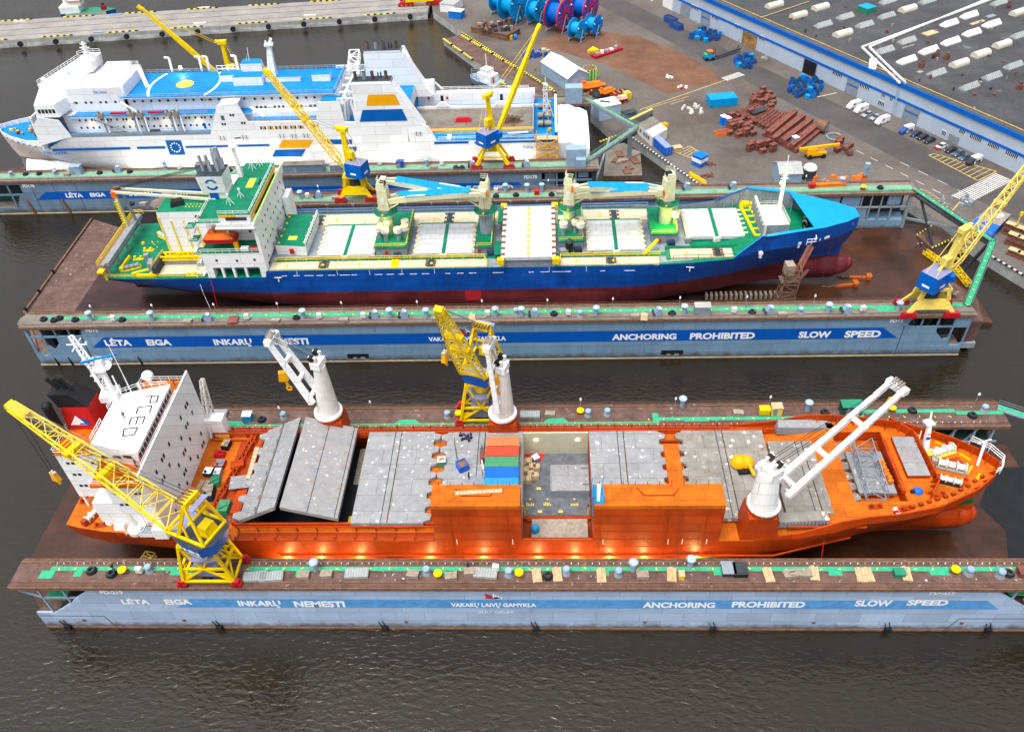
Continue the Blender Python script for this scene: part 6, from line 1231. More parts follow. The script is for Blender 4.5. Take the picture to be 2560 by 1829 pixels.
wins(mb,[(-94.4,YN,26),(-93.6,YN,26),(-97.6,YN,23.2),(-96.8,YN,23.2),(-91.6,YN,23.4),(-90.8,YN,23.4),(-69.9,YN,22),(-69,YN,22)],.6,.7,(0,-1,0));wins(mb,[(-97,YN,25.2)],1.,1.5,(0,-1,0),'car_bluegrey');wins(mb,[(-104.5,234.2,21.3)],.7,1.8,(0,-1,0),'ferry_band');wins(mb,[(-143.6,236.9,28.4)],.8,.8,(0,-1,0),'amber')
for k in range(6):
    for j in range(3): wins(mb,[(-86.2+k*2.3+j*.62,YN,21.7)],.5,1.0,(0,-1,0),'amber' if (j+k) % 2 else 'glass')
wins(mb,[(-104+k*.9,236.9,28.3) for k in range(4)],.55,.7,(0,-1,0),'amber');mb.each('window',ship)
# bridge
mb=MB();mb.hexa([(-153.6,231.2,26.6),(-146.4,231.2,26.6),(-143.6,244.5,26.6),(-146.4,257.8,26.6),(-153.6,257.8,26.6),(-156.6,244.5,26.6)],[(-153,231.4,30.4),(-147,231.4,30.4),(-143.6,244.5,30.4),(-147,257.6,30.4),(-153,257.6,30.4),(-157.2,244.5,30.4)],W)
mb.box(-148,-127,236.9,252.6,25.4,33,W);mb.hexa([(-153,238,30.4),(-141,238,30.4),(-141,256,30.4),(-150,257.4,30.4)],[(-153.4,238,34.),(-141,238,34),(-140.6,256,34),(-149,257.4,34)],W)
mb.box(-141,-127,237.4,252.4,33,33.4,W);mb.hexa([(-146,246,34),(-139.4,246,34),(-139.4,254,34),(-146,254,34)],[(-145,247,37),(-139.4,246,37),(-139,254,37),(-143.8,254,37)],W)
mb.box(-137,-129.5,249.5,252,33.4,34.8,W);mb.box(-131.5,-127.6,238.6,244,30,34,W);mb.build('bridge',ship)
mb=MB()
for k in range(9): q=k/9;a=V((-147,231.3,29));b=V((-143.6,244.5,29));p=a+(b-a)*(q+.05);mb.bar(p+V((.12,-.03,-.6)),p+(b-a)*.07+V((.12,-.03,-.6)),.12,'glass',1.1)
for k in range(5): mb.box(-152.4+k*1.1,-151.6+k*1.1,231.2,231.32,27.9,29.1,'glass')
mb.bar((-144.6,244.5,30.6),(-141.2,237.8,32.4),.3,'amber');mb.box(-147,-146.4,245,246,34.02,34.1,'ferry_band');mb.text('Nils Dacke',-136.5,-132.4,31.2,32.2,236.8,'ferry_deck',.0);mb.build('bridge_window',ship)
mb=MB();mb.rail([(-153.2,238.2,34),(-149,257.2,34),(-141,255.8,34)],'white',1.1,1.6,.1);mb.rail([(-145.6,252,37),(-143.6,254,37),(-139.2,254,37)],'white',1.1,1.6,.1);mb.rail([(-137,252.4,33.4),(-127.4,252.4,33.4),(-127.4,246,33.4)],'white',1.1,1.6,.1)
mb.rail([(-128.6,235.5,30),(-91.6,235.5,30)],'steel_blue',1.1,1.8,.12);mb.rail([(-91,235.5,30),(-63.2,235.5,30),(-63.2,253.6,30),(-128.6,253.6,30)],'steel_blue',1.1,1.8,.12)
mb.rail([(-145.4,233.3,25.4),(-102,233.3,25.4)],'steel_blue',1.1,1.8,.12);mb.rail([(-89,231.8,23.8),(-69,231.8,23.6)],'steel_blue',1.1,1.8,.12);mb.rail([(-145,231.4,20),(-103,231.4,20)],'steel_grey',1.1,1.8,.12);mb.rail([(-33,231.2,16.4),(1,231.2,16.4)],'white',.9,2.4,.1);mb.rail([(-36,257.8,20.3),(-6,257.8,20)],'white',1,2.4,.1);mb.build('railing',ship)
mb=MB();m=V((-140.6,248.6,36.8));mb.bar(m,m+V((0,0,5.6)),1.3,'white',w2=.5);mb.ob(m+V((0,0,.1)),4,3,1.6,.2,'white',None,.6,.6)
for k,w in ((2.4,1.2),(3.8,1.5),(5.,1.)): mb.bar(m+V((-w,0,k)),m+V((w,0,k)),.25,'white');mb.bar(m+V((0,-w,k)),m+V((0,w,k)),.25,'white')
mb.bar((-153,242,30.6),(-153.4,242.4,33.8),.5,'white',w2=.3);mb.ob((-153.6,242.4,33.6),1,1.4,.4,.2,'white');mb.dome((-152,236,30.4),.8,'white');mb.dome((-128.8,248,34.6),.9,'white');mb.build('radar_mast',ship)
# top deck furniture
mb=MB();mb.tube((-111.4,244.7,30.01),(-111.4,244.7,30.05),2.7,'yellow_mark',n=28)
for sg in (-1,1):
    pts=[V((-111.4+sg*(10.6-2.2*(abs(k)/8)**2),244.6+k*1.05,30.03)) for k in range(-8,9)];mb.line(pts,.8,'letter_white',.03)
mb.build('helicopter_marking',ship)
mb=MB();mb.box(-100.6,-94.2,245.6,249.6,30,32,W,'ferry_deck');mb.box(-95.4,-86.4,242.4,246.6,30,32.6,W,'ferry_deck');mb.box(-86.2,-75.4,244.6,246.4,30,31.4,W,'ferry_deck');mb.box(-71.6,-66,244.2,247,30,32,W,'ferry_deck');mb.hexa([(-95,250.6,30),(-88.6,250.6,30),(-88.6,254.6,30),(-95,254.6,30)],[(-95,250.6,33.4),(-88.2,250.6,33.4),(-89.4,254.6,33.4),(-95,254.6,33.4)],W,'ferry_deck')
for x in (-118.6,-109,-106.6,-97.4): mb.bar((x,254.4,30),(x,255,34.2),.6,'white');mb.bar((x,255,34.2),(x-1.4,254.6,34.6),.5,'white')
mb.rail([(-103.6,253.2,30),(-96.6,253.2,30)],'white',2,1.6,.14);mb.bar((-126.8,250,33.4),(-122.6,243.2,30),1.2,'white',.2);mb.rail([(-126.8,250,33.4),(-122.6,243.2,30)],'white',1,1.2,.1)
mb.bar((-92.6,252.8,33.4),(-92.4,253.4,37.4),.12,'white');mb.bar((-93.6,252.8,33.4),(-92.5,253,36),.1,'white');mb.build('deck_house',ship)
mb=MB();m=V((-84.2,246.2,30));mb.bar(m,m+V((1,.4,10.6)),2.8,'white',2.2,1.2,1.);mb.ob(m+V((1,.4,10.4)),2.6,2.,.5,.2,'white');mb.bar(m+V((1.2,.4,10.8)),m+V((2,.6,12.4)),.8,'white');mb.bar(m+V((.4,.4,10.8)),m+V((.2,.4,11.8)),.4,'white');mb.build('signal_mast',ship)
mb=MB()
for x in (-134.2,-124.6,-122,-113.2,-111): mb.bar((x,232,20),(x-.6,233.4,25.4),.4,'steel_grey');mb.bar((x+.8,232,20),(x+.2,233.4,25.4),.3,'white');mb.bar((x-.6,233.4,25.4),(x-.8,232.4,27.6),.45,'steel_grey');mb.ob((x-.8,233.2,25.5),1.6,1.4,1.2,.2,'wood_grey')
for x in (-129,-117.4): mb.box(x-2.4,x+2.4,232.2,233,26.6,27,'bogie_red')
mb.ob((-119.4,232,20),2.8,1.2,1.4,0,'steel_dark');mb.ob((-131,232,20),5,1,.9,0,'steel_dark');mb.bar((-136.6,232.2,25.2),(-127,232.4,20.4),.8,'steel_grey',.3);mb.bar((-89.4,235.4,26.4),(-85.4,233.4,24),.8,'white',.3);mb.bar((-128.2,234.6,29.4),(-124,234.4,26),.8,'white',.3);mb.build('lifeboat_davit',ship)
mb=MB()
for y in (232.4,237,242,247,252,256.6):
    mb.bar((-60.8,y,20),(-59.8,y,29.5),.5,'white');mb.bar((-57.2,y,20),(-58,y,29.5),.5,'white');mb.bar((-62,y,29.5),(-57,y,29.5),.5,'white')
mb.bar((-60,232.4,29.5),(-60,257,29.5),.4,'white');mb.lattice((-60,250,30),(-60,257,33.6),3,2,3,2,'white',3,.35,td=.25);mb.build('lattice_frame',ship)
# after deck
mb=MB();mb.box(-41.8,-4.4,235.6,252.4,16.3,16.42,'steel_brown','steel_brown2');mb.box(-41.8,-3,252,252.5,16.1,17.2,W);mb.box(-41.8,-4,255.4,258,16,20.1,W);mb.box(-41.8,-4,252.5,255.4,16.05,16.15,'ferry_deck');mb.box(-41,-4.6,235.4,236.6,16.1,17.3,'cream','amber');mb.hexa([(-39,231.6,16.1),(-29,231.6,16.1),(-29,235,16.1),(-39,235,16.1)],[(-39,231.6,16.7),(-30.6,231.6,16.3),(-30.6,235,16.3),(-39,235,16.7)],W,'ferry_deck')
for x in (-33.4,): mb.hexa([(-35.6,251.8,17.2),(-31.2,251.8,17.2),(-31.2,252.5,17.2),(-35.6,252.5,17.2)],[(-34,251.8,18.8),(-32.8,251.8,18.8),(-32.8,252.5,18.8),(-34,252.5,18.8)],W)
mb.hexa([(-17,251.8,17.2),(-12,251.8,17.2),(-12,252.5,17.2),(-17,252.5,17.2)],[(-15.6,251.8,18.6),(-13.4,251.8,18.6),(-13.4,252.5,18.6),(-15.6,252.5,18.6)],W)
for x in (-34.4,-15.2): mb.box(x,x+.9,255.3,255.42,16.8,19.4,'black')
mb.bar((-40,254,16.6),(-20,254,16.2),.35,'amber');mb.box(-38.6,-37.9,255.3,255.44,18.2,19,'red');mb.box(-32.6,-31.9,255.3,255.44,18.2,19,'red');mb.bar((-37,257.6,24),(-33.8,257.6,20.6),1,W,.3);mb.box(-40,-36,255.6,257.8,20.1,24,W)
mb.bar((-12,232,17.6),(-6,235,16.3),.8,'white',.2);mb.build('vehicle_deck',ship)
mb=MB();mb.box(-4.2,2.9,231.4,257.6,16.1,16.6,W,'ferry_deck');mb.box(2.2,2.9,231.4,257.6,16.6,18,'ferry_band',W);mb.box(-4.6,-4.2,231.4,257.6,16.1,19,'steel_grey')
for y in (238,243.4,250): mb.tube((-3,y,17.6),(1,y,17.6),.8,'wood_grey');mb.tube((-1.4,y,17.6),(-1,y,17.6),1.2,'steel_dark')
for y in (235,247,253.6): mb.cyl(.6,y,16.6,17.4,.5,'amber')
mb.build('mooring_deck',ship)
mb=MB();m=V((-.6,243.6,16.6));mb.lattice(m,m+V((0,0,11)),1.6,1.6,1.,1.,'white',7,.22,(0,1,0),.16);mb.bar(m+V((2.6,0,0)),m+V((0,0,8)),.2,'white');mb.bar(m+V((-1,0,9)),m+V((2,0,9)),.25,'white');mb.bar(m+V((0,0,11)),m+V((0,0,13)),.25,'white');mb.build('stern_mast',ship)
# foredeck gear
winch('anchor_winch',ship,(-165,246,16.1),1.2,'wood_grey','rust_rail',.9);winch('anchor_winch',ship,(-160.4,242,16.1),.8,'wood_grey','rust_rail',.9)
mb=MB()
for k in range(14): mb.ob((-172+k*1.1+rnd(-.3,.3),244+rnd(-5,5)*(k/14+.2),16.4),rnd(.5,1.3),rnd(.5,1),rnd(.4,1),rnd(0,3),random.choice(['wood','wood_grey','red_steel','rust_rail','yellow_mark']))
mb.each('deck_fitting',ship)
# wrapped stern and bow sheeting, things of their own
mb=MB();G=[]
for i in range(9):
    x=3.1+i*1.2;zt=15.4-.5*max(0,i-3)+rnd(-.3,.3);G.append([V((x+rnd(-.2,.2),231.6+rnd(0,.5)+.3*i*(i > 5),1.2)),V((x,231.4+rnd(-.2,.3),7)),V((x,231.8+rnd(-.2,.3),zt-1)),V((x,234,zt+rnd(0,.8))),V((x,239,zt+1.2+rnd(-.4,.5))),V((x,245,zt+1.4+rnd(-.5,.5))),V((x,251,zt+1.)),V((x,256,zt-.2)),V((x,257.4,7)),V((x,257.4,1.2))])
for a,b in zip(G,G[1:]):
    for j in range(9): mb.add([a[j],b[j],b[j+1],a[j+1]],[[0,1,2,3]],'plastic_wrap')
mb.poly(G[-1],'plastic_wrap');mb.poly(G[0][::-1],'plastic_wrap');mb.build('plastic_sheeting',None,'white plastic sheeting wrapped over the ferry stern','sheeting')
mb=MB();a,b=P(48,425,6),P(140,425,4);Y0=229.6;pts=[]
for i in range(8):
    x=-166.5+i*2.4;pts.append([V((x,230.2+rnd(-.3,.3),1.2)),V((x+.4,231.4+rnd(-.3,.3),6)),V((x+1.4,234.6+rnd(-.4,.4),11.4-.3*i))])
for p,q in zip(pts,pts[1:]):
    for j in range(2): mb.add([p[j],q[j],q[j+1],p[j+1],p[j]+V((0,.3,0)),q[j]+V((0,.3,0)),q[j+1]+V((0,.3,0)),p[j+1]+V((0,.3,0))],[[0,1,2,3],[7,6,5,4]],'plastic_wrap')
mb.build('plastic_sheeting',None,'white plastic sheeting hanging below the ferry bow','sheeting')
mb=MB()
for k in range(40): mb.ob((-172+rnd(-5,4),238+rnd(-8,8),1.1),rnd(.6,2.4),rnd(.6,2),rnd(.3,1.2),rnd(0,3),random.choice(['wood','steel_brown','rust_rail','wood_grey']))
mb.build('scaffold_boards',None,'scattered brown boards and staging on dock floor at the ferry bow','boards')
lamp((-174,233,5),900,(1,.6,.25),.4)
for x in (-126,-112,-96,-80,-62,-46,-28,-10): lamp((x,228.3,7.5),2200,(1,.86,.66),.4)
for x in (-139,-127,-116,-106): lamp((x,232.6,22.6),60,(1,.75,.4),.2)
for x,y in ((-115,252.6),(-99.6,252.4)): lamp((x,y,32),500,(1,.75,.4),.2)
mb=MB()
for x,y,z in ((-139,233.9,22.6),(-127,233.9,22.6),(-116,233.9,22.6),(-106,233.9,22.6)): mb.ob((x,y,z),.5,.3,.5,0,'lamp_warm')
mb.ob((-115,253,31.4),.7,.5,.9,0,'lamp_warm');mb.each('deck_lamp',ship)
# loose things on the vehicle deck and the scaffold tower
mb=MB();q=P(1158,299,17);mb.ob((q.x,q.y,16.1),5.2,2.,1.2,0,'red',None,.9,.8);mb.ob((q.x,q.y,17.3),4,1.3,.3,0,'bogie_red');mb.build('rescue_boat',None,'bright red covered boat lying on the brown ferry vehicle deck','boat')
mb=MB();q=P(1290,302,16.6)
for k in range(26): mb.bar((q.x+rnd(-5,3),q.y+rnd(-2,2),16.1),(q.x+rnd(-5,3),q.y+rnd(-2,2),16.1+rnd(.5,2.6)),.2,'rust_rail')
mb.build('scaffold_heap',None,'tangled heap of rusty scaffolding on the ferry vehicle deck','heap')
mb=MB();a,b=P(1338,360,9),P(1352,390,9);x0,x1=-3.4,3.
for z in (2,5,8,11,14,17): mb.box(x0,x1,228.4,230.6,z,z+.15,'wood'); 
for x in (x0,(x0+x1)/2,x1):
    for y in (228.4,230.6): mb.bar((x,y,1.1),(x,y,19),.22,'amber')
for z in (2,5,8,11,14): mb.bar((x0,228.3,z),(x1,228.3,z+3),.2,'amber');mb.bar((x1,228.4,z),(x0,228.4,z+3),.2,'amber');mb.bar((x0,228.4,z+1.1),(x1,228.4,z+1.1),.14,'amber')
mb.build('scaffold_tower',None,'amber scaffold tower standing against the ferry hull near its stern','scaffold');lamp((-.2,227.6,4),500,(1,.7,.3),.3)
# ================================================================ dock cranes
def legs4(mb,c,gx,gy,z0,z1,tx,ty,w,m,w2=None):
    c=V(c);tops=[]
    for sx in (-1,1):
        for sy in (-1,1):
            mb.bar(c+V((sx*gx/2,sy*gy/2,z0)),c+V((sx*tx/2,sy*ty/2,z1)),w,m,None,w2 or w)
def bogies(mb,c,gx,gy,z,m,L=2.2,h=1.3):
    for sx in (-1,1):
        for sy in (-1,1): mb.ob((c[0]+sx*gx/2,c[1]+sy*gy/2,z),L,1.,h,0,m,None,.8,.9);mb.ob((c[0]+sx*(gx/2+L*.3),c[1]+sy*gy/2,z),.9,1.15,h*.6,0,m);mb.ob((c[0]+sx*(gx/2-L*.3),c[1]+sy*gy/2,z),.9,1.15,h*.6,0,m)
def lattice_crane(label,cx,cy,z,tip,hookz,gx=8.8,gy=4.8):
    t=thing('dock_crane',label,'crane',(cx,cy,z));c=V((cx,cy,0));d=V(tip)-c;a=math.atan2(d.y,d.x);u=V((math.cos(a),math.sin(a),0));s_=V((-u.y,u.x,0));Yl='yellow'
    mb=MB();bogies(mb,(cx,cy),gx+.6,gy,z,'bogie_red',1.3,1.5);mb.build('bogie',t)
    mb=MB();zr=z+10.4
    K={}
    for sx in (-1,1):
        for sy in (-1,1): K[sx,sy]=(c+V((sx*gx/2,sy*gy/2,z+1)),c+V((sx*gx*.3,sy*gy*.42,zr)))
    for k in K.values(): mb.bar(k[0],k[1],.55,Yl,.55,.42,.42)
    for i,j in (((-1,-1),(1,-1)),((-1,1),(1,1)),((-1,-1),(-1,1)),((1,-1),(1,1))):
        A,B=K[i],K[j];mid=lambda q,f: q[0]+(q[1]-q[0])*f
        for f in (.02,.38,1.): mb.bar(mid(A,f),mid(B,f),.4,Yl)
        m2=(mid(A,.38)+mid(B,.38))/2;mb.bar(mid(A,.02),m2,.3,Yl);mb.bar(mid(B,.02),m2,.3,Yl);mb.bar(m2,mid(A,1),.32,Yl);mb.bar(m2,mid(B,1),.32,Yl)
        n_=(mid(A,.2)+mid(B,.2))/2
    for sx in (-1,1): mb.ext([K[sx,-1][0],K[sx,-1][0]+(K[sx,-1][1]-K[sx,-1][0])*.24,K[sx,-1][0]+(K[sx,-1][1]-K[sx,-1][0])*.24-V((sx*2,0,0)),K[sx,-1][0]-V((sx*.6,0,0))],(0,.15,0),Yl)
    mb.build('portal',t)
    mb=MB();mb.cyl(cx,cy,zr-2.6,zr+.2,1.5,'yellow',2.1,18);mb.cyl(cx,cy,zr-3.2,zr-2.9,2.9,'violet_grey',2.9,20);mb.box(cx-2.2,cx+2.2,cy-1.6,cy+1.6,z+4.1,z+4.3,'violet_grey');mb.ob((cx+.6,cy,z+4.3),2.2,1.6,1.4,.3,'white_dirty');mb.ob((cx-.4,cy-.6,z+1.2),3.4,1.8,1.8,0,'violet_grey');mb.build('slewing_ring',t)
    mb=MB();oc=[];zc=zr+.2;b_=c-u*1.2
    for q in ((4.2,-2.6),(4.2,2.6),(1,3.6),(-3,3.6),(-4.8,1.8),(-4.8,-1.8),(-3,-3.6),(1,-3.6)): oc.append(b_+u*q[0]+s_*q[1])
    bot=[b_+(p-b_)*.86+V((0,0,zc)) for p in oc];top=[p+V((0,0,zc+3.)) for p in oc]
    mb.hexa(bot,top,'cab_blue','steel_dark')
    e0,e1=(oc[6]*.75+oc[7]*.25),(oc[6]*.2+oc[7]*.8);L=(e1-e0)
    fn=V((L.y,-L.x,0)).normalized()
    for sd in (-1,1):
        p0=b_-u*1.6+s_*sd*3.6;uu=u if sd < 0 else -u;nn=s_*sd*.06-V((0,0,0))
        o=p0-uu*1.7+nn+V((0,0,zc+1.55)); 
        for k,w_ in ((0,.7),(1.,1.3),(2.6,.7)): mb.poly([o+uu*k,o+uu*(k+w_),o+uu*(k+w_)+V((0,0,.8))+nn,o+uu*k+V((0,0,.8))+nn],'letter_white')
        mb.poly([o+uu*.2-V((0,0,.7))-nn*1,o+uu*3.4-V((0,0,.7))-nn*1,o+uu*3.4-V((0,0,.3)),o+uu*.2-V((0,0,.3))],'letter_white')
    mb.build('machinery_house',t)
    mb=MB();zt=zc+3.;base=[b_+u*4-s_*2.7,b_+u*4+s_*2.7,b_-u*3.6+s_*2.7,b_-u*3.6-s_*2.7]
    for p,q in zip(base,base[1:]+base[:1]): mb.bar(p+V((0,0,zt+.2)),q+V((0,0,zt+.2)),.42,Yl)
    ap=[b_-u*1.6-s_*1.5+V((0,0,zt+8)),b_-u*1.6+s_*1.5+V((0,0,zt+8))]
    for sg,q in ((-1,ap[0]),(1,ap[1])):
        mb.bar(b_+u*1.6+s_*sg*2.6+V((0,0,zt)),q,.5,Yl,.6);mb.bar(b_-u*3.6+s_*sg*2.6+V((0,0,zt)),q,.38,Yl)
        mb.bar(b_+u*4+s_*sg*2.6+V((0,0,zt)),(b_+u*.4+s_*sg*2.2+V((0,0,zt+3.4))),.3,Yl);mb.bar(b_-u*.6+s_*sg*2.6+V((0,0,zt)),b_+u*.2+s_*sg*2+V((0,0,zt+3.8)),.26,Yl)
    mb.bar(ap[0],ap[1],.9,Yl);mb.bar(b_-u*1.6-s_*2.2+V((0,0,zt+4)),b_-u*1.6+s_*2.2+V((0,0,zt+4)),.35,Yl);mb.bar(ap[0]+u*.5,ap[1]+u*.5,1.5,Yl,.6)
    for k in range(6): mb.bar(ap[0]+(ap[1]-ap[0])*(k/5)+V((0,0,.4)),ap[0]+(ap[1]-ap[0])*(k/5)+u*1.4+V((0,0,.6)),.3,'rust_rail')
    mb.ob(ap[0]*.5+ap[1]*.5-u*1.3-V((0,0,.6)),1.,3.6,.2,a,'violet_grey');mb.ob(b_-u*2.4+V((0,0,zt+.3)),1.8,2.6,1.9,a,Yl,None,.9,.8);mb.ob(b_+u*2.6+V((0,0,zt+.05)),2.4,4.6,.1,a,'violet_grey');mb.build('a_frame',t)
    mb=MB();J=b_+u*4.1+V((0,0,zt+.2));T=V(tip);D=T-J;M_=J+D*.42
    mb.lattice(J,M_,5.,.8,3.2,2.2,'yellow_lattice',5,.28,td=.13);mb.lattice(M_,T,3.2,2.2,1.5,1.,'yellow_lattice',7,.24,td=.12);mb.bar(T-D.normalized()*3,T+D.normalized()*.6,1.5,Yl,1.1)
    for f in (.42,.62): q=J+D*f;mb.bar(q-s_*1.8,q+s_*1.8,1.2,Yl,1.)
    mb.build('boom',t)
    mb=MB()
    for k in (-1,-.4,.4,1): mb.bar(J+D*.62+s_*k,ap[0]*.5+ap[1]*.5+s_*k,.07,'black');mb.bar(T+s_*k*.5+V((0,0,.6)),ap[0]*.5+ap[1]*.5+s_*k,.05,'steel_grey')
    for k in (-.5,.5): mb.bar(T+s_*k,V((T.x,T.y,hookz+2))+s_*k*.5,.06,'black')
    mb.build('rope',t)
    mb=MB();h=V((T.x,T.y,hookz));mb.ob(h,1.5,.9,1.5,a,'amber',None,.7,.8);mb.ob(h+V((0,0,1.5)),1.1,.7,.6,a,'wood');mb.bar(h,h-V((-.2,0,1)),.35,'amber');mb.build('hook_block',t);return t
lattice_crane('yellow lattice crane with blue octagonal house at the corner of nearest dock',-58.1,80.4,13.4,P(27,1014,42),23.5)
lattice_crane('yellow lattice crane with blue house on the far wall of nearest dock',-13.6,117.6,13.4,P(1098,776,50),39)
def plate_crane(label,cx,cy,z,tip,a_cab,gx,gy,boom='lattice',m='yellow',splay=.62,ztop=14,mast=None,trestle=False,L=None):
    t=thing('dock_crane',label,'crane',(cx,cy,z));c=V((cx,cy,0));d=V(tip)-c;a=math.atan2(d.y,d.x);u=V((math.cos(a),math.sin(a),0));s_=V((-u.y,u.x,0));zr=z+7.
    mb=MB();bogies(mb,(cx,cy),gx,gy,z,'bogie_red',3.6,1.3);mb.build('bogie',t)
    mb=MB()
    if trestle:
        for sy in (-1,1):
            for sx in (-1,1): mb.bar(c+V((sx*gx*.48,sy*gy/2,z+1.2)),c+V((sx*1.3,sy*gy*.3,zr)),1.,m,.8,.8,.7)
        for sy in (-1,1): mb.bar(c+V((-2.6,sy*gy*.42,z+3.4)),c+V((2.6,sy*gy*.42,z+3.4)),.4,m)
    else:
        for sy in (-1,1):
            y0=cy+sy*gy/2;y1=cy+sy*gy*.36
            P4=[V((cx-gx*.56,y0,z+1.1)),V((cx-gx*.46,y0,z+1.1)),V((cx-gx*.36,y0+(y1-y0)*.2,z+2)),V((cx+gx*.36,y0+(y1-y0)*.2,z+2)),V((cx+gx*.46,y0,z+1.1)),V((cx+gx*.56,y0,z+1.1)),V((cx+gx*.33,y1,z+4.3)),V((cx-gx*.33,y1,z+4.3))]
            mb.ext(P4,(0,-sy*.5,0),m)
            for sx in (-1,1): mb.bar((cx+sx*gx*.33,y1-sy*.25,z+4.2),(cx+sx*gx*.25,y1-sy*.3,zr+.2),.9,m,.6)
            mb.bar((cx-gx*.3,y1-sy*.25,zr),(cx+gx*.3,y1-sy*.25,zr),.6,m,.6)
        for sx in (-1,1): mb.bar((cx+sx*gx*.3,cy-gy*.36,zr),(cx+sx*gx*.3,cy+gy*.36,zr),.6,m)
    mb.build('portal',t)
    mb=MB();mb.cyl(cx,cy,z+3.6 if not trestle else z+5,zr+.5,1.4,m if trestle else 'steel_dark',1.6,16);mb.build('slewing_ring',t)
    mb=MB();h0=c-u*1.6;mb.ob(h0+V((0,0,zr+.5)),5.4,4.4,4.1,a,'cab_blue','violet_grey',.96,.94);mb.ob(h0+u*2.4-s_*2.4+V((0,0,zr+2.3)),1.6,1.2,1.6,a,'cab_blue');mb.ob(h0+u*3.24-s_*2.4+V((0,0,zr+3)),.1,1.,.8,a,'glass')
    for sd in (-1,1): p=h0+s_*sd*2.26+V((0,0,zr+1.5));uu=u*-sd;mb.poly([p-uu*.9,p+uu*.9,p+uu*.9+V((0,0,.6)),p-uu*.9+V((0,0,.6))],'letter_white')
    p=h0-u*2.78+V((0,0,zr+1.5));mb.poly([p+s_*.9,p-s_*.9,p-s_*.9+V((0,0,.6)),p+s_*.9+V((0,0,.6))],'letter_white');mb.build('machinery_house',t)
    mb=MB();m0=c+u*.9+V((0,0,zr+.4));m1=V(mast) if mast is not None else c-u*.6+V((0,0,z+22));mb.bar(m0,m1,1.7,m,1.5,1.1,1.1);mb.ob(m1-V((0,0,.5)),2.8,1.6,1.1,a,m);mb.bar(m1+u*.6,m1+u*2.2+V((0,0,.5)),.8,m);mb.bar(m0-u*2.4+V((0,0,3)),m0+(m1-m0)*.7,.5,m);mb.ob(m0+(m1-m0)*.4-u*1.3,1.8,1.6,1.8,a,m);mb.build('mast',t)
    mb=MB();J=c+u*2.2+V((0,0,zr+2.));T=V(tip);D=T-J
    if boom == 'lattice': mb.lattice(J,J+D*.12,.6,.6,2.2,1.5,m,2,.25,td=.16);mb.lattice(J+D*.12,T,2.2,1.5,1.2,.9,m,15,.26,td=.15);q=J+D*.52;mb.bar(q-s_*1.3,q+s_*1.3,1.,m,.8)
    else: mb.bar(J,J+D*.5,1.,m,1.,1.35,1.3);mb.bar(J+D*.5,T,1.35,m,1.3,.75,.7)
    nd=D.normalized();mb.bar(T-nd*.8,T+nd*1.6-V((0,0,.6)),1.2,m,.8);mb.build('boom',t)
    mb=MB()
    for k in (-.6,.6): mb.bar(m1+u*2+s_*k,J+D*(.55 if boom == 'lattice' else .97)+s_*k,.08,m if boom != 'lattice' else 'steel_grey');mb.bar(m1+s_*k-u*.8,c-u*4+s_*k*2+V((0,0,zr+4)),.12,m)
    mb.build('rope',t);return t
q=P(2560,430,40);J0=V((86.6,151.6,21.4));plate_crane('pale yellow crane with lattice boom on near wall of the middle dock',85.7,151.1,12.3,J0+(q-J0)*1.35,0,9.6,4.9,'lattice','yellow_pale',mast=PY(2412,574,152.6))
plate_crane('yellow crane with pale lattice boom on far wall of the middle dock',-54.2,205.6,12.3,P(668,180,46),0,8.6,4.6,'lattice','yellow',mast=PY(855,324,206.4))
plate_crane('yellow trestle crane with blue house on near wall of the ferry dock',-16.4,224.,11.6,P(1345,70,46),0,9.6,4.8,'box','yellow',mast=PY(1218,240,224),trestle=True)
plate_crane('bright yellow crane with solid boom behind the white ferry',-104.5,267.,11.6,P(353,20,46),0,9,4.8,'box','yellow',mast=PY(555,106,267))
# ================================================================ shipyard behind the docks
ZQ=3.2
def Z1(x,y,z=ZQ): return P(800+x/2.643,y/2.643,z)          # read from the enlarged upper middle of the photo
def Z3(x,y,z=ZQ): return P(1600+x/2.368,y/2.368,z)         # enlarged upper right
def Z8(x,y,z=ZQ): return P(1380+x/5.41,180+y/5.41,z)       # enlarged slip beside the ferry dock
R1,R2=P(2466,634,ZQ),P(2560,690,ZQ);dR=(R2-R1).normalized()
mat('quay',(.098,.080,.071),.85,var=.3,sc=.06,grime=.4,rust=.12,rustcol=(.16,.10,.075),rsc=.05,bump=.25,col2=(.15,.135,.122),c2=.45)
mat('dirt',(.15,.075,.047),.9,var=.3,sc=.12,grime=.3,rust=.3,rustcol=(.17,.125,.10),rsc=.12,bump=.4)
mat('road',(.075,.069,.067),.85,var=.22,sc=.08,grime=.3,bump=.2,rust=.08,rustcol=(.17,.15,.13),rsc=.1)
out=[P(1082,28,ZQ),P(1155,81,ZQ),P(1390,231,ZQ),P(1476,283,ZQ),P(1533,333,ZQ),P(1629,280,ZQ),P(1640,300,ZQ),P(1581,344,ZQ),P(1757,468,ZQ),V((58,213,ZQ)),V((104,213,ZQ)),V((110,200,ZQ)),R1,R2,R2+dR*60,V((420,100,ZQ)),V((420,900,ZQ)),V((-54,900,ZQ)),V((-54,402,ZQ))]
mb=MB();mb.prism([(p.x,p.y) for p in out],-4,ZQ,'concrete_wall','quay');mb.build('quay_ground',kind='structure')
def sheet(name,pts,dz,m):
    a=sum(pts[i].x*pts[(i+1) % len(pts)].y-pts[(i+1) % len(pts)].x*pts[i].y for i in range(len(pts)))
    if a < 0: pts=pts[::-1]
    return MB().poly([V((p.x,p.y,ZQ+dz)) for p in pts],m).build(name,kind='structure')
sheet('dirt_ground',[Z1(1420,290),Z1(1640,180),Z1(2100,240),Z3(0,220),Z3(280,330),Z3(420,420),Z3(480,480),Z3(160,560),Z3(0,480),Z1(1900,430),Z1(1750,390)],.004,'dirt')
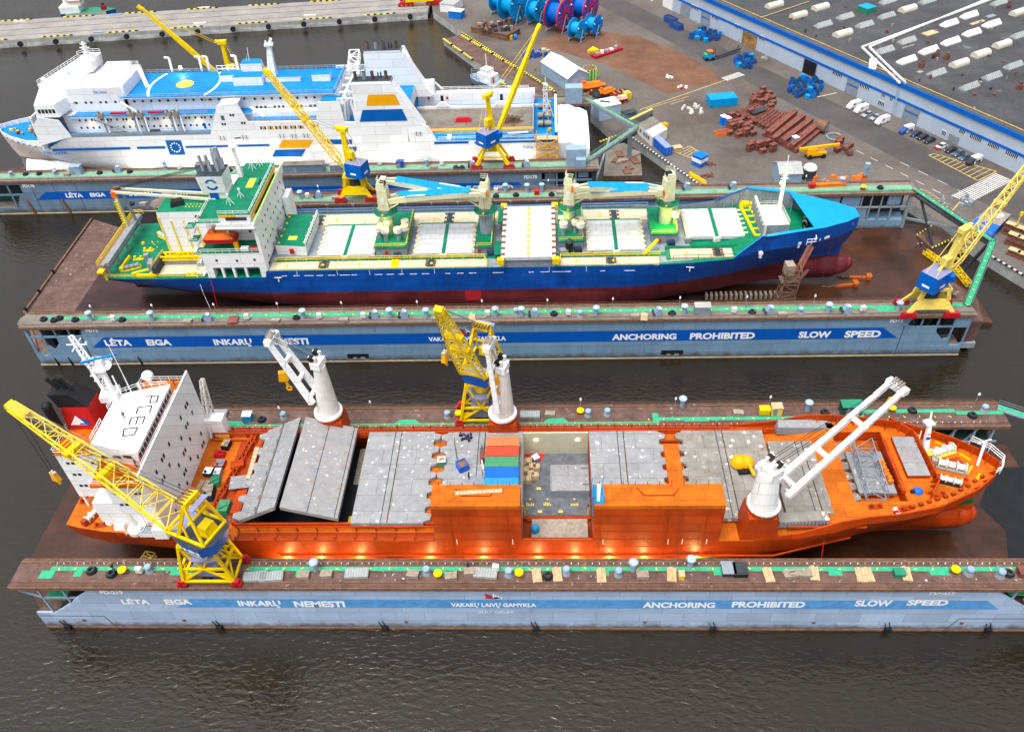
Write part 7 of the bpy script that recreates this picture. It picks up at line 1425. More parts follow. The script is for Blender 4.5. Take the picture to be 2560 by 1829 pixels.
U,NW=V((.513,-.858,0)).normalized(),V((-.858,-.513,0)).normalized();A0=V((94.4,303.9,ZQ))
sheet('road',[A0+U*s+NW*o for s,o in ((-130,9),(150,9),(150,22),(-130,22))],.008,'road')
def mark(name,a,b,w,m='asphalt_line',dz=.012,dash=0,lab=None):
    mb=MB();d=b-a;n=V((-d.y,d.x,0)).normalized()*w/2;k=int(d.length/dash) if dash else 1
    for i in range(k):
        p,q=a+d*(i/k),a+d*((i+(.5 if dash else 1))/k);mb.poly([V((v.x,v.y,ZQ+dz)) for v in (p-n,q-n,q+n,p+n)],m)
    return mb.build(name,kind='structure')
def zebra(a,b,w,n):
    mb=MB();d=b-a;t=d.normalized();s_=V((-t.y,t.x,0))*w/2
    for i in range(n):
        p=a+d*(i/n);q=p+d*(.55/n);mb.poly([V((v.x,v.y,ZQ+.014)) for v in (p-s_,q-s_,q+s_,p+s_)],'asphalt_line')
    mb.build('crossing_marking',kind='structure')
zebra(Z3(500,470),Z3(605,435),3.4,11);zebra(Z3(1895,1180),Z3(2160,1045),5.5,22)
mark('road_marking',Z3(1280,890),Z3(1830,1170),.22,dash=5);mark('road_marking',Z3(0,650),Z3(520,470),.35,'line_yellow');mark('road_marking',Z3(1850,1245),Z3(1900,1190),.4,'line_yellow');mark('road_marking',Z3(1050,575),Z3(1165,550),.35);mark('road_marking',Z3(1540,960),Z3(2000,1180),.2,dash=6)
mark('road_marking',Z8(1280,500),Z8(1850,330),.25,'line_yellow');mark('road_marking',Z8(1600,440),Z8(1790,380),.25,'line_yellow')
def hatchbox(c4,n):
    mb=MB();a,b,c,d=c4
    for p,q in ((a,b),(b,c),(c,d),(d,a)):
        t=(q-p).normalized();s_=V((-t.y,t.x,0))*.15;mb.poly([V((v.x,v.y,ZQ+.013)) for v in (p-s_,q-s_,q+s_,p+s_)],'line_yellow')
    for i in range(1,n):
        p,q=a+(b-a)*(i/n),d+(c-d)*(i/n);t=(q-p).normalized();s_=V((-t.y,t.x,0))*.12;mb.poly([V((v.x,v.y,ZQ+.0125)) for v in (p-s_,q-s_,q+s_,p+s_)],'line_yellow')
    mb.build('parking_marking',kind='structure')
hatchbox((Z3(1710,920),Z3(2000,1070),Z3(2110,1015),Z3(1740,910)),11);hatchbox((Z3(210,900),Z3(395,970),Z3(400,930),Z3(295,865)),8);hatchbox((Z3(1640,1120),Z3(1800,1240),Z3(1830,1215),Z3(1700,1130)),6)
# quay coping with black and yellow edge
def coping(a,b,name,m='yellow_mark',inset=.3):
    mb=MB();d=b-a;k=int(d.length/1.6)
    for i in range(k): mb.bar(a+d*(i/k)+V((0,0,.15)),a+d*((i+.5)/k)+V((0,0,.15)),.5,m,.3);mb.bar(a+d*((i+.5)/k)+V((0,0,.15)),a+d*((i+1)/k)+V((0,0,.15)),.5,'black',.3)
    return mb.build(name,kind='structure')
coping(P(1155,82,ZQ),P(1390,232,ZQ),'quay_edge');coping(P(1581,345,ZQ),P(1757,468,ZQ),'quay_edge','asphalt_line');coping(R1,R2+dR*20,'quay_edge','asphalt_line')
# pier in the background
mb=MB();mb.prism([(-420,340),(-53,378.4),(-53,401.5),(-420,368)],1.2,ZQ,'concrete_wall','concrete')
for k in range(22):
    f=k/22;a=V((-420,340,0))+V((367,38.4,0))*f;b=V((-420,340,0))+V((367,38.4,0))*(f+1/22);m_=(a+b)/2;mb.hexa([a+V((0,0,-1)),V((m_.x,m_.y-.6,-1)),b+V((0,0,-1)),V((m_.x,m_.y+6,-1))],[a+V((0,0,1.6)),V((m_.x,m_.y-.3,.4)),b+V((0,0,1.6)),V((m_.x,m_.y+6,1.2))],'concrete_wall')
mb.build('pier',kind='structure')
mb=MB();na,nb,fa,fb=V((-420,340.6,ZQ)),V((-53,379,ZQ)),V((-420,367.4,ZQ)),V((-53,400.9,ZQ))
for a,b in ((na,nb),(fa,fb)):
    for k in range(130):
        if (k//5) % 2 == 0: mb.bar(a+(b-a)*(k/130)+V((0,0,.2)),a+(b-a)*((k+.55)/130)+V((0,0,.2)),.5,'yellow_mark',.4);mb.bar(a+(b-a)*((k+.55)/130)+V((0,0,.2)),a+(b-a)*((k+1)/130)+V((0,0,.2)),.5,'black',.4)
for q in (.2,.5,.8): p,r=na+(fa-na)*q,nb+(fb-nb)*q;mb.bar(p+V((0,0,.02)),r+V((0,0,.02)),.25,'steel_dark',.06)
mb.build('pier_edge',kind='structure')
FEN=None
for k in range(12):
    p=P(52+k*88.5,111-k*6.2,1.9); 
    if k == 0:
        FEN=thing('pier_fender','round black rubber fender hanging on the pier wall','fender',p,0,'fenders along the pier',local=True);mb=MB();mb.tube((0,-.9,.2),(0,.3,.2),1.1,'black',n=12);mb.build('drum',FEN);mb=MB();mb.tube((0,-.95,.2),(0,-.9,.2),.45,'steel_dark');mb.build('core',FEN)
    else: copy_tree(FEN,p,.1,'round black rubber fender hanging on the pier wall','fenders along the pier')
for k,(px,py) in enumerate(((50,55),(290,38),(510,21),(250,82),(500,60),(960,26),(775,40))):
    p=P(px,py,ZQ);mb=MB();mb.ob(p,5.5,1.,.5,.1,'steel_blue' if k % 2 else 'white_dirty');mb.build('mooring_platform',None,'low pale bench beam lying on the concrete pier, %s from the left' % ORD[[0,2,4,1,3,6,5][k]],'beam','low beams on the pier')
# gantry crane feet at the end of the pier
t=thing('gantry_crane','yellow gantry crane standing on red bogies at the root of the pier','crane',Z1(665,30));mb=MB();a,b=Z1(570,45),Z1(755,35)
for p in (a,b):
    for sgn in (0,7):
        q=p+V((0,sgn,0))
        for dx in (-3,-1,1,3): mb.tube(q+V((dx,-.5,.7)),q+V((dx,.5,.7)),.65,'bogie_red')
        mb.ob(q+V((0,0,1)),7.5,1.2,1.2,0,'red',None,.6,1)
mb.build('bogie',t);mb=MB();mb.bar(a+V((0,0,3.2)),b+V((0,0,3.2)),2.,'yellow',2.2);mb.bar(a+V((0,7,3.2)),b+V((0,7,3.2)),2.,'yellow',2.2)
for p in (a,b): mb.bar(p+V((0,0,4)),p+V((0,3,20)),1.6,'yellow');mb.bar(p+V((0,7,4)),p+V((0,4,20)),1.6,'yellow')
mb.build('portal',t)
# tug beyond the pier
t=thing('tug','small tug with white house, orange wheelhouse band and green deck beyond the pier','tug',P(220,47,0));o=P(160,44,0);mb=MB();L=P(292,36,0)-o;ax=L.normalized();sd=V((-ax.y,ax.x,0));R_=[]
for f,hw in ((0,2.8),(.1,3.6),(.6,3.8),(.85,2.6),(1,.4)): R_.append((o+L*f,hw))
for (p,h0),(q,h1) in zip(R_,R_[1:]): mb.hexa([p-sd*h0*.8,q-sd*h1*.8,q+sd*h1*.8,p+sd*h0*.8],[p-sd*h0+V((0,0,2.4)),q-sd*h1+V((0,0,2.6)),q+sd*h1+V((0,0,2.6)),p+sd*h0+V((0,0,2.4))],'car_blue' if q is R_[-1][0] or h0 < 3 else 'white','tug_green')
mb.build('hull',t);mb=MB();c=o+L*.2;r=math.atan2(ax.y,ax.x);mb.ob(c+V((0,0,2.4)),9,5.4,3,r,'white');mb.ob(o+L*.33+V((0,0,5.4)),5.4,4.6,2.6,r,'white',None,1.1,1.1);mb.ob(o+L*.33+V((0,0,7.4)),6.2,5.4,.5,r,'vivid_orange');mb.ob(o+L*.33+V((0,0,7.9)),5.8,5.,.3,r,'white');mb.ob(o+L*.12+V((0,0,5)),1.2,1.2,4,r,'white');mb.build('deckhouse',t)
mb=MB();mb.bar(o+L*.33+V((0,0,8)),o+L*.28+V((0,0,14)),.5,'white');mb.build('mast',t);mb=MB();mb.tube(o+L*.8+sd*1.2+V((0,0,3.4)),o+L*.8-sd*1.2+V((0,0,3.4)),1.1,'bogie_red');mb.ob(o+L*.8+V((0,0,3.6)),1,1,2,r,'car_navy');mb.build('towing_winch',t)
# jetty and patrol boat
J=[Z1(815,250),Z1(920,222),Z1(1560,590),Z1(1500,640),Z1(1020,400)]
mb=MB();mb.prism([(p.x,p.y) for p in J],-2,ZQ-.6,'concrete_wall','steel_brown');mb.build('jetty',kind='structure')
def kerbs(a,b,n,w=.9):
    mb=MB();d=b-a
    for i in range(n):
        p,q=a+d*(i/n),a+d*((i+.82)/n)
        for k in range(6): mb.bar(p+(q-p)*(k/6)+V((0,0,-.2)),p+(q-p)*((k+.6)/6)+V((0,0,-.2)),w,'yellow_mark',.5);mb.bar(p+(q-p)*((k+.6)/6)+V((0,0,-.2)),p+(q-p)*((k+1)/6)+V((0,0,-.2)),w,'steel_dark',.5)
    mb.build('jetty_edge',kind='structure')
kerbs(Z1(815,255),Z1(1020,400),3);kerbs(Z1(935,232),Z1(1560,600),8);kerbs(Z1(1195,540),Z1(1280,590),2)
t=thing('patrol_boat','small grey work boat moored at the end of the jetty','boat',Z1(1110,550,0));o,e=Z1(1005,530,.5),Z1(1180,590,.5);L=e-o;ax=L.normalized();sd=V((-ax.y,ax.x,0));r=math.atan2(ax.y,ax.x);mb=MB()
R_=[(o+L*f,hw) for f,hw in ((0,.8),(.15,2.8),(.5,3.6),(1.05,3.4))]
for (p,h0),(q,h1) in zip(R_,R_[1:]): mb.hexa([p-sd*h0*.8,q-sd*h1*.8,q+sd*h1*.8,p+sd*h0*.8],[p-sd*h0+V((0,0,2.6)),q-sd*h1+V((0,0,2.2)),q+sd*h1+V((0,0,2.2)),p+sd*h0+V((0,0,2.6))],'steel_grey','steel_blue')
mb.build('hull',t);mb=MB();mb.ob(o+L*.62+V((0,0,2.4)),7,4.4,2.6,r,'white');mb.ob(o+L*.6+V((0,0,5)),3.6,3.4,1.8,r,'white');mb.ob(o+L*.86+sd*-1+V((0,0,2.4)),1.4,.4,2,r,'red');mb.build('wheelhouse',t)
mb=MB();mb.rail([o+V((0,0,2.8)),o+L*.18-sd*2.6+V((0,0,2.7)),o+L*.5-sd*3.3+V((0,0,2.5))],'steel_grey',1.6,1.4,.14);mb.rail([o+V((0,0,2.8)),o+L*.18+sd*2.6+V((0,0,2.7)),o+L*.5+sd*3.3+V((0,0,2.5))],'steel_grey',1.6,1.4,.14);mb.bar(o+L*.6+V((0,0,6.8)),o+L*.58+V((0,0,12)),.3,'white');mb.build('mast',t)
# ---- warehouse
ZR=14.;S0,S1=-78.,120.;DEP=130.
def W_(s,o,z): return A0+U*s-NW*o+V((0,0,z-ZQ))
def onwall(px,py,off=.0):
    return PN(px,py,A0+NW*off,NW)
def sz(p): return (p-A0).dot(U)
t=thing('warehouse','long pale blue warehouse with bright blue stripes and dark flat roof full of skylights','warehouse',W_(20,40,ZQ));mb=MB()
q4=[W_(S0,0,ZQ),W_(S1,0,ZQ),W_(S1,DEP,ZQ),W_(S0,DEP,ZQ)]
mb.hexa(q4,[p+V((0,0,ZR-.5-ZQ)) for p in q4],'warehouse');mb.build('wall',t)
mb=MB();mb.hexa([W_(S0-.2,-.3,ZR-.5),W_(S1+.2,-.3,ZR-.5),W_(S1+.2,DEP,ZR-.5),W_(S0-.2,DEP,ZR-.5)],[W_(S0-.2,-.3,ZR),W_(S1+.2,-.3,ZR),W_(S1+.2,DEP,ZR),W_(S0-.2,DEP,ZR)],'roof_dark');mb.build('roof',t)
zl=onwall(2039,154).z;mb=MB()
for z0,z1,o in ((ZR-1.,ZR+.5,.34),(zl-.4,zl+.4,.06)): mb.hexa([W_(S0,-o-.1,z0),W_(S1,-o-.1,z0),W_(S1,-o+.25,z0),W_(S0,-o+.25,z0)],[W_(S0,-o-.1,z1),W_(S1,-o-.1,z1),W_(S1,-o+.25,z1),W_(S0,-o+.25,z1)],'cab_blue')
mb.build('blue_stripe',t)
def wallrect(xa,ya,xb,yb,m,off=.07,frame=None):
    a,b=onwall(xa,ya),onwall(xb,yb);s0,s1=sz(a),sz(b);z0,z1=min(a.z,b.z),max(a.z,b.z);return s0,s1,z0,z1
def door(px0,px1,pyt,pyb,m,name,stripe=False):
    tp=onwall((px0+px1)/2,pyt);s0,s1=sz(onwall(px0,pyb-8)),sz(onwall(px1,pyb));z1=min(tp.z,zl-.6);mb=MB();o=.08
    mb.poly([W_(s0,-o,ZQ+.02),W_(s1,-o,ZQ+.02),W_(s1,-o,z1),W_(s0,-o,z1)],m)
    for a,b in ((s0,ZQ),(s1,ZQ)): mb.bar(W_(a,-.1,ZQ),W_(a,-.1,z1),.2,'steel_grey')
    if stripe: mb.poly([W_(s0+.3,-.1,ZQ+3),W_(s1-.3,-.1,ZQ+3),W_(s1-.3,-.1,ZQ+3.5),W_(s0+.3,-.1,ZQ+3.5)],'cab_blue')
    if m == 'amber': mb.poly([W_(s0+.4,-.1,ZQ+.1),W_(s1-1,-.1,ZQ+.1),W_(s1-1,-.1,ZQ+2),W_(s0+.4,-.1,ZQ+2)],'wood_grey')
    return mb.build(name,t)
mat('gate_interior',(.30,.17,.06),.8,var=.5,sc=.5,grime=.5)
door(1701,1723,0,48,'steel_grey','roller_door');door(1752,1773,30,63,'steel_grey','roller_door',True);door(1853,1889,72,122,'gate_interior','open_gate');door(2006,2039,145,184,'black','open_gate');door(2111,2140,192,243,'steel_grey','roller_door',True);door(2254,2291,258,308,'steel_grey','roller_door',True);door(2371,2396,338,354,'steel_grey','roller_door')
for pa,pb,py,n in ((1727,1746,19,5),(1780,1798,44,5),(1836,1847,66,3),(1898,1912,96,4),(2081,2107,185,6),(2149,2176,216,6),(2204,2214,238,3),(2225,2233,247,2),(2195,2212,259,4),(2354,2366,333,3),(2398,2414,329,4),(2423,2457,345,7),(2468,2501,365,7),(2512,2548,386,7)):
    a,b=onwall(pa,py),onwall(pb,py);s0,s1,zc=sz(a),sz(b),onwall((pa+pb)/2,py).z;mb=MB();h=.85
    mb.hexa([W_(s0,-.09,zc-h),W_(s1,-.09,zc-h),W_(s1,.02,zc-h),W_(s0,.02,zc-h)],[W_(s0,-.09,zc+h),W_(s1,-.09,zc+h),W_(s1,.02,zc+h),W_(s0,.02,zc+h)],'white');wd=(s1-s0)/n;wn=mb.build('window',t);mb=MB()
    for i in range(n): mb.poly([W_(s0+wd*(i+.12),-.11,zc-h*.85),W_(s0+wd*(i+.88),-.11,zc-h*.85),W_(s0+wd*(i+.88),-.11,zc+h*.85),W_(s0+wd*(i+.12),-.11,zc+h*.85)],'glass')
    mb.build('pane',wn)
def skylight(x,y,kind):
    c=P(1600+x/2.368,y/2.368,ZR+.5);c.z=ZR;D=-NW;L,B=7.2+rnd(-.3,.3),3.+rnd(-.2,.2);mb=MB();a=-L/2;e=L/2;m={'G': 'skylight_grey','C': 'skylight_cream','W': 'white'}[kind]
    def q(l,b,z): return c+D*l+U*b+V((0,0,z))
    if kind == 'C':
        for k in range(6):
            t0,t1=PI*k/6,PI*(k+1)/6;mb.poly([q(a,-math.cos(t0)*B/2,.5+math.sin(t0)*1.3),q(e,-math.cos(t0)*B/2,.5+math.sin(t0)*1.3),q(e,-math.cos(t1)*B/2,.5+math.sin(t1)*1.3),q(a,-math.cos(t1)*B/2,.5+math.sin(t1)*1.3)],m)
        for l in (a,e): mb.poly([q(l,-math.cos(PI*k/6)*B/2,.5+math.sin(PI*k/6)*1.3) for k in range(7)],m)
    else:
        mb.hexa([q(a,-B/2,.5),q(e,-B/2,.5),q(e,B/2,.5),q(a,B/2,.5)],[q(a+.3,-.05,1.9),q(e-.3,-.05,1.9),q(e-.3,.05,1.9),q(a+.3,.05,1.9)],m)
        if kind == 'G':
            for k in range(8): l=a+.5+k*(L-1)/7;mb.bar(q(l,B/2,.55),q(l,0,1.95),.12,'steel_grey');mb.bar(q(l,-B/2,.55),q(l,0,1.95),.12,'steel_grey')
    mb.hexa([q(a,-B/2,0),q(e,-B/2,0),q(e,B/2,0),q(a,B/2,0)],[q(a,-B/2,.5),q(e,-B/2,.5),q(e,B/2,.5),q(a,B/2,.5)],'steel_grey' if kind == 'G' else m);mb.build('skylight',t)
for k,l in (('C',((795,32),(938,92),(1068,45),(1200,200),(1585,55),(1890,378),(2018,320),(2143,265),(2240,75),(880,-30))),('G',((1085,150),(1215,102),(1330,150),(1460,98),(1465,12),(1700,10),(1580,245),(1450,300),(1755,435),(1950,515),(2083,455),(2210,392),(2245,212),(2125,20))),('W',((1580,358),(1710,300),(1840,248),(1965,195),(1832,140),(1950,92),(2083,143)))):
    for x,y in l: skylight(x,y,k)
mb=MB();R=lambda x,y: P(1600+x/2.368,y/2.368,ZR+.5)
for o in (-.7,.7):
    a,b,c=R(2060,0)+V((0,o,0)),R(1335+o*14,280)+V((o,0,0)),R(1555+o*6,492)+V((o,0,0));mb.bar(a+(a-b)*.6,b,.55,'white');mb.bar(b,c,.55,'white')
mb.bar(R(1540,480),R(1545,500)-V((0,0,9)),.4,'steel_blue');mb.build('roof_pipe',t)
mb=MB()
for k in range(60):
    p=R(rnd(650,2250),rnd(0,700))
    if (p-A0).dot(-NW) > 3: p.z=ZR;mb.cyl(p.x,p.y,ZR,ZR+rnd(.4,1.4),rnd(.2,.6),random.choice(['steel_brown','wood_grey','steel_dark','roof_dark','red_steel']),n=8)
for x,y in ((1665,390),(1755,330),(1815,345),(2245,520),(2180,40)): p=R(x,y);mb.ob((p.x,p.y,ZR),1.4,1.4,1.6,.5,'red_steel');mb.cyl(p.x,p.y,ZR+1.6,ZR+2.6,.5,'steel_brown')
mb.each('roof_vent',t)
mb=MB()
for x,y,sx,sy,m in ((1380,372,9,2.4,'white'),(1720,190,6,3,'wood'),(2000,128,7,1.4,'wood'),(1340,60,5,5,'tug_green'),(2080,90,4,2,'steel_grey'),(1660,420,2,1.4,'concrete'),(1040,155,2,1.6,'steel_brown'),(1590,270,6,.5,'wood_grey')): p=R(x,y);mb.ob((p.x,p.y,ZR),sx,sy,.25 if m != 'tug_green' else 2,math.atan2(-NW.y,-NW.x)+(.7 if x == 1380 else 0),m,'reel_cyan' if m == 'tug_green' else None)
mb.each('roof_panel',t)
mb=MB();mb.line([W_(S0,3.5,ZR+.1),W_(S1,3.5,ZR+.1)],.3,'line_yellow',.15);mb.line([R(715,105),R(1000,10)],.3,'line_yellow',.15);mb.rail([W_(S0,.5,ZR+.4),W_(S1,.5,ZR+.4)],'steel_grey',.5,6,.06);mb.build('roof_railing',t)
t2=thing('storage_hall','white plain hall adjoining the far end of pale blue warehouse','hall',W_(S0-40,30,ZQ));mb=MB();q4=[W_(S0-90,0,ZQ),W_(S0-.2,0,ZQ),W_(S0-.2,60,ZQ),W_(S0-90,60,ZQ)];mb.hexa(q4,[p+V((0,0,9.5)) for p in q4],'white','roof_dark');mb.build('wall',t2);mb=MB();mb.poly([W_(S0-14,-.06,ZQ),W_(S0-7,-.06,ZQ),W_(S0-7,-.06,ZQ+6),W_(S0-14,-.06,ZQ+6)],'wood_grey');mb.build('gate',t2)
# ---- vehicles
def wheels(t,L,w,r=.34):
    for sx in (-.31,.31):
        for sy in (-1,1):
            mb=MB();mb.tube((sx*L,sy*(w/2-.12),r),(sx*L,sy*(w/2+.03),r),r,'tyre',n=12);wh=mb.build('wheel',t);mb=MB();mb.tube((sx*L,sy*(w/2+.03),r),(sx*L,sy*(w/2+.05),r),r*.6,'steel_grey',n=8);mb.build('rim',wh)
def loftx(mb,secs,m):     # cross sections along x: (x, half width, z0, z1, top half width)
    for a,b in zip(secs,secs[1:]):
        A=[V((a[0],-a[1],a[2])),V((b[0],-b[1],b[2])),V((b[0],b[1],b[2])),V((a[0],a[1],a[2]))];B=[V((a[0],-a[4],a[3])),V((b[0],-b[4],b[3])),V((b[0],b[4],b[3])),V((a[0],a[4],a[3]))];mb.hexa(A,B,m)
def make_car(label,loc,rz,m):
    t=thing('parked_car',label,'car',loc,rz,'vehicles parked beside the warehouse',local=True);mb=MB();loftx(mb,[(-2.1,.78,.3,.85,.7),(-1.9,.86,.25,.95,.78),(-.9,.88,.22,1.,.82),(1.2,.88,.22,.95,.8),(2.,.84,.25,.75,.72),(2.2,.7,.32,.6,.6)],m);mb.build('body',t)
    mb=MB();loftx(mb,[(-1.7,.76,.92,.96,.7),(-1.1,.78,.92,1.42,.62),(.2,.78,.92,1.45,.62),(1.1,.76,.9,.95,.7)],'glass');mb.box(-1.1,.2,-.6,.6,1.43,1.48,m);mb.build('cabin',t);wheels(t,4.3,1.76)
    for sy in (-.6,.6): mb=MB();mb.box(2.08,2.2,sy-.16,sy+.16,.55,.7,'letter_white');mb.build('headlight',t)
    return t
def make_van(label,loc,rz,m,front=None):
    t=thing('parked_van',label,'van',loc,rz,'vehicles parked beside the warehouse',local=True);mb=MB();loftx(mb,[(-2.6,.95,.35,2.2,.84),(.9,.97,.3,2.25,.86)],m);loftx(mb,[(.9,.97,.3,2.25,.86),(1.7,.97,.3,1.5,.88),(2.5,.92,.3,1.1,.82),(2.7,.8,.35,.8,.7)],front or m);mb.build('body',t)
    mb=MB();mb.poly([V((.98,-.8,2.12)),V((1.66,-.82,1.52)),V((1.66,.82,1.52)),V((.98,.8,2.12))][::1],'glass');mb.box(.3,1.2,-.985,-.9,1.4,1.9,'glass');mb.box(.3,1.2,.9,.985,1.4,1.9,'glass');mb.build('windscreen',t);wheels(t,5.2,1.96)
    if front: mb=MB();mb.box(-2,.2,-.99,-.96,.5,1.2,front);mb.box(-2,.2,.96,.99,.5,1.2,front);mb.build('side_panel',t)
    return t
RZ=math.atan2(NW.y,NW.x)
for x,y,kd,m,f,lb in ((1262,636,'v','car_white',None,'white van parked farthest along the row by the warehouse'),(1305,660,'v','car_white',None,'white van parked between another white van and silver car'),(1345,687,'c','car_silver',None,'silver car parked beside a white van'),(1393,705,'c','car_silver',None,'silver car parked between two vehicles, next to the tall white van'),(1430,728,'v','car_white',None,'white van parked next to the silver cars, nearest of that row'),
        (1572,783,'v','car_white','car_blue','white van with blue front end near the roller door'),(1633,802,'c','car_navy',None,'navy car parked beside the van with blue front'),(1672,820,'c','car_black',None,'black car in the middle of three dark cars'),(1713,840,'c','car_black',None,'black car parked beside an empty bay'),(1780,876,'c','car_white','r','small white and red car between the dark cars'),
        (1838,896,'c','car_black',None,'black car parked next to the red and white one'),(1882,918,'c','car_bluegrey',None,'dark blue grey car parked between black and lighter cars'),(1920,942,'c','car_bluegrey',None,'blue grey car parked beside the van with black front'),(1970,966,'v','car_white','car_black','white van with black front end, parked nearest the crossing')):
    p=Z3(x,y);tt=(make_van(lb,p,RZ,m,f) if kd == 'v' else make_car(lb,p,RZ,m))
    if f == 'r': mb=MB();mb.box(1.1,2.24,-.89,.89,.4,.8,'red');mb.build('bumper',tt)
# forklift carrying a plate, boom lift
t=thing('forklift','turquoise and orange forklift carrying a long dark steel plate','forklift',Z3(408,355),.2,local=True);mb=MB();mb.box(-2,1.6,-1.2,1.2,.7,1.8,'reel_cyan');mb.ob((-1.4,0,1.8),1.2,2.2,.7,0,'deck_green');mb.build('body',t);mb=MB(); 
for x in (-.8,.9):
    for y in (-.9,.9): mb.bar((x,y,1.8),(x,y,3.4),.14,'black')
mb.box(-1,1.1,-1.1,1.1,3.4,3.6,'vivid_orange');mb.build('cab',t);mb=MB();mb.box(1.7,2,-1,-.7,.3,4.6,'rust_rail');mb.box(1.7,2,.7,1,.3,4.6,'rust_rail');mb.build('lifting_mast',t)
for x in (-1.4,1.1):
    for y in (-1.2,1.2): mb=MB();mb.tube((x,y-.2,.7),(x,y+.2,.7),.7,'tyre',n=12);mb.build('wheel',t)
mb=MB();mb.bar(Z3(450,335,4.4),Z3(592,288,4.4),1.,'steel_dark',.5);mb.build('steel_beam',None,'long dark steel beam carried between the forklift and warehouse gate','beam')
t=thing('boom_lift','orange boom lift with folded telescopic boom parked beside the red steel','boom lift',Z3(1035,930),.15,local=True);mb=MB();mb.box(-3,3,-1.2,1.2,1,1.9,'amber');mb.ob((-1.6,0,1.9),3.4,2.2,1.4,0,'amber',None,.9,.9);mb.build('chassis',t)
for x in (-2.2,2.2):
    for y in (-1.2,1.2): mb=MB();mb.tube((x,y-.25,.75),(x,y+.25,.75),.75,'tyre',n=12);mb.build('wheel',t)
mb=MB();mb.bar((-5.6,0,3.2),(7.2,0,3.6),.8,'amber');mb.bar((7.2,0,3.6),(10.4,-.6,1.6),.5,'red_steel');mb.build('boom',t);mb=MB();mb.box(10,11.6,-1.6,.4,.4,.55,'red_steel');mb.rail([(10,-1.6,.5),(11.6,-1.6,.5),(11.6,.4,.5),(10,.4,.5)],'red_steel',1.2,.8,.1,True);mb.build('basket',t)
# ---- blue bins, skips, red steel
BIN={}
def binn(kind,p,rz,i):
    if kind not in BIN:
        m=['reel_blue','bin_blue','reel_cyan'][kind];t=thing('waste_bin',['blue open steel bin in the clusters before the warehouse','dark blue open steel bin in the clusters before the warehouse','light blue bin among darker ones before the warehouse'][kind],'bin',p,rz,'blue bins clustered before the warehouse',local=True);mb=MB();b,h=1.45,1.4
        mb.box(-b/2,b/2,-b/2,b/2,.1,.3,m)
        for x0,x1,y0,y1 in ((-b/2,b/2,-b/2,-b/2+.1),(-b/2,b/2,b/2-.1,b/2),(-b/2,-b/2+.1,-b/2+.1,b/2-.1),(b/2-.1,b/2,-b/2+.1,b/2-.1)): mb.box(x0,x1,y0,y1,.3,h,m)
        mb.build('body',t);mb=MB();mb.box(-b/2+.1,b/2-.1,-b/2+.1,b/2-.1,.31,1.0,'steel_dark');mb.build('content',t);mb=MB();mb.box(-b/2-.06,b/2+.06,-b/2-.06,b/2+.06,h,h+.08,m) if kind == 2 else mb.box(-b/2-.06,b/2+.06,-b/2-.06,-b/2+.04,h,h+.08,m);mb.build('rim',t);BIN[kind]=t
    else: copy_tree(BIN[kind],p,rz,BIN[kind]['label'],'blue bins clustered before the warehouse')
i=0
for (cx,cy,rx,ry,n) in ((385,215,95,36,22),(622,372,62,40,22),(975,525,110,62,42)):
    pts=[]
    for k in range(400):
        a,r=rnd(0,2*PI),math.sqrt(rnd(0,1));x,y=cx+math.cos(a)*r*rx,cy+math.sin(a)*r*ry;p=Z3(x,y)
        if all((p-q).length > 1.9 for q in pts): pts.append(p)
        if len(pts) >= n: break
    for p in pts: i+=1;binn(2 if i % 9 == 3 else (0 if i % 4 == 0 else 1),p,rnd(0,1.5),i)
for x,y,lb in ((180,135,'dark blue rectangular skip standing farther back before the warehouse'),(215,170,'blue rectangular skip nearer the road before the warehouse')): p=Z3(x,y);crate_open('waste_skip',lb,(p.x,p.y,ZQ),RZ+1.57,6.,2.6,2.4,'car_blue','steel_dark')
BM=None;a0,a1=Z3(745,800),Z3(880,690);b0,b1=Z3(945,880),Z3(1045,800)
for row in range(2):
    for k in range(13):
        p=a0+(b0-a0)*(k/12);q=a1+(b1-a1)*(k/12);d=q-p
        if row and k % 3 == 0: continue
        z=row*1.3;lb='long red brown steel beam in the stack, %s from the reels end, %s layer' % (ORD[k],['lower','upper'][row])
        mid=(p+q)/2+V((rnd(-.2,.2),rnd(-.2,.2),z));rz=math.atan2(d.y,d.x)
        if BM is None:
            BM=thing('steel_beam',lb,'beam',mid,rz,'red brown steel beams in the yard stack',local=True);mb=MB();mb.box(-9.5,9.5,-.5,.5,0,.15,'red_steel');mb.box(-9.5,9.5,-.08,.08,.15,1.1,'red_steel');mb.box(-9.5,9.5,-.5,.5,1.1,1.25,'red_steel');mb.build('girder',BM);mb=MB();mb.box(-9.6,-9.45,-.5,.5,0,1.25,'red_steel');mb.box(9.45,9.6,-.5,.5,0,1.25,'red_steel');mb.build('end_plate',BM)
        else: copy_tree(BM,mid,rz+rnd(-.02,.02),lb)
FR=None
for k in range(10):
    f=k/9;a=Z3(560+f*190,690+f*90);b=Z3(690+f*170,640+f*50);d=b-a;lb='dark red lattice frame lying in the rows behind the beams, %s from the containers' % ORD[k]
    mb=MB();mb.lattice((a+V((0,0,.8))),b+V((0,0,.8)),1.,1.3,1.,1.3,'red_steel',6,.28,td=.2);mb.build('steel_truss',None,lb,'truss','dark red lattice frames in the yard')
PB=None;n=0
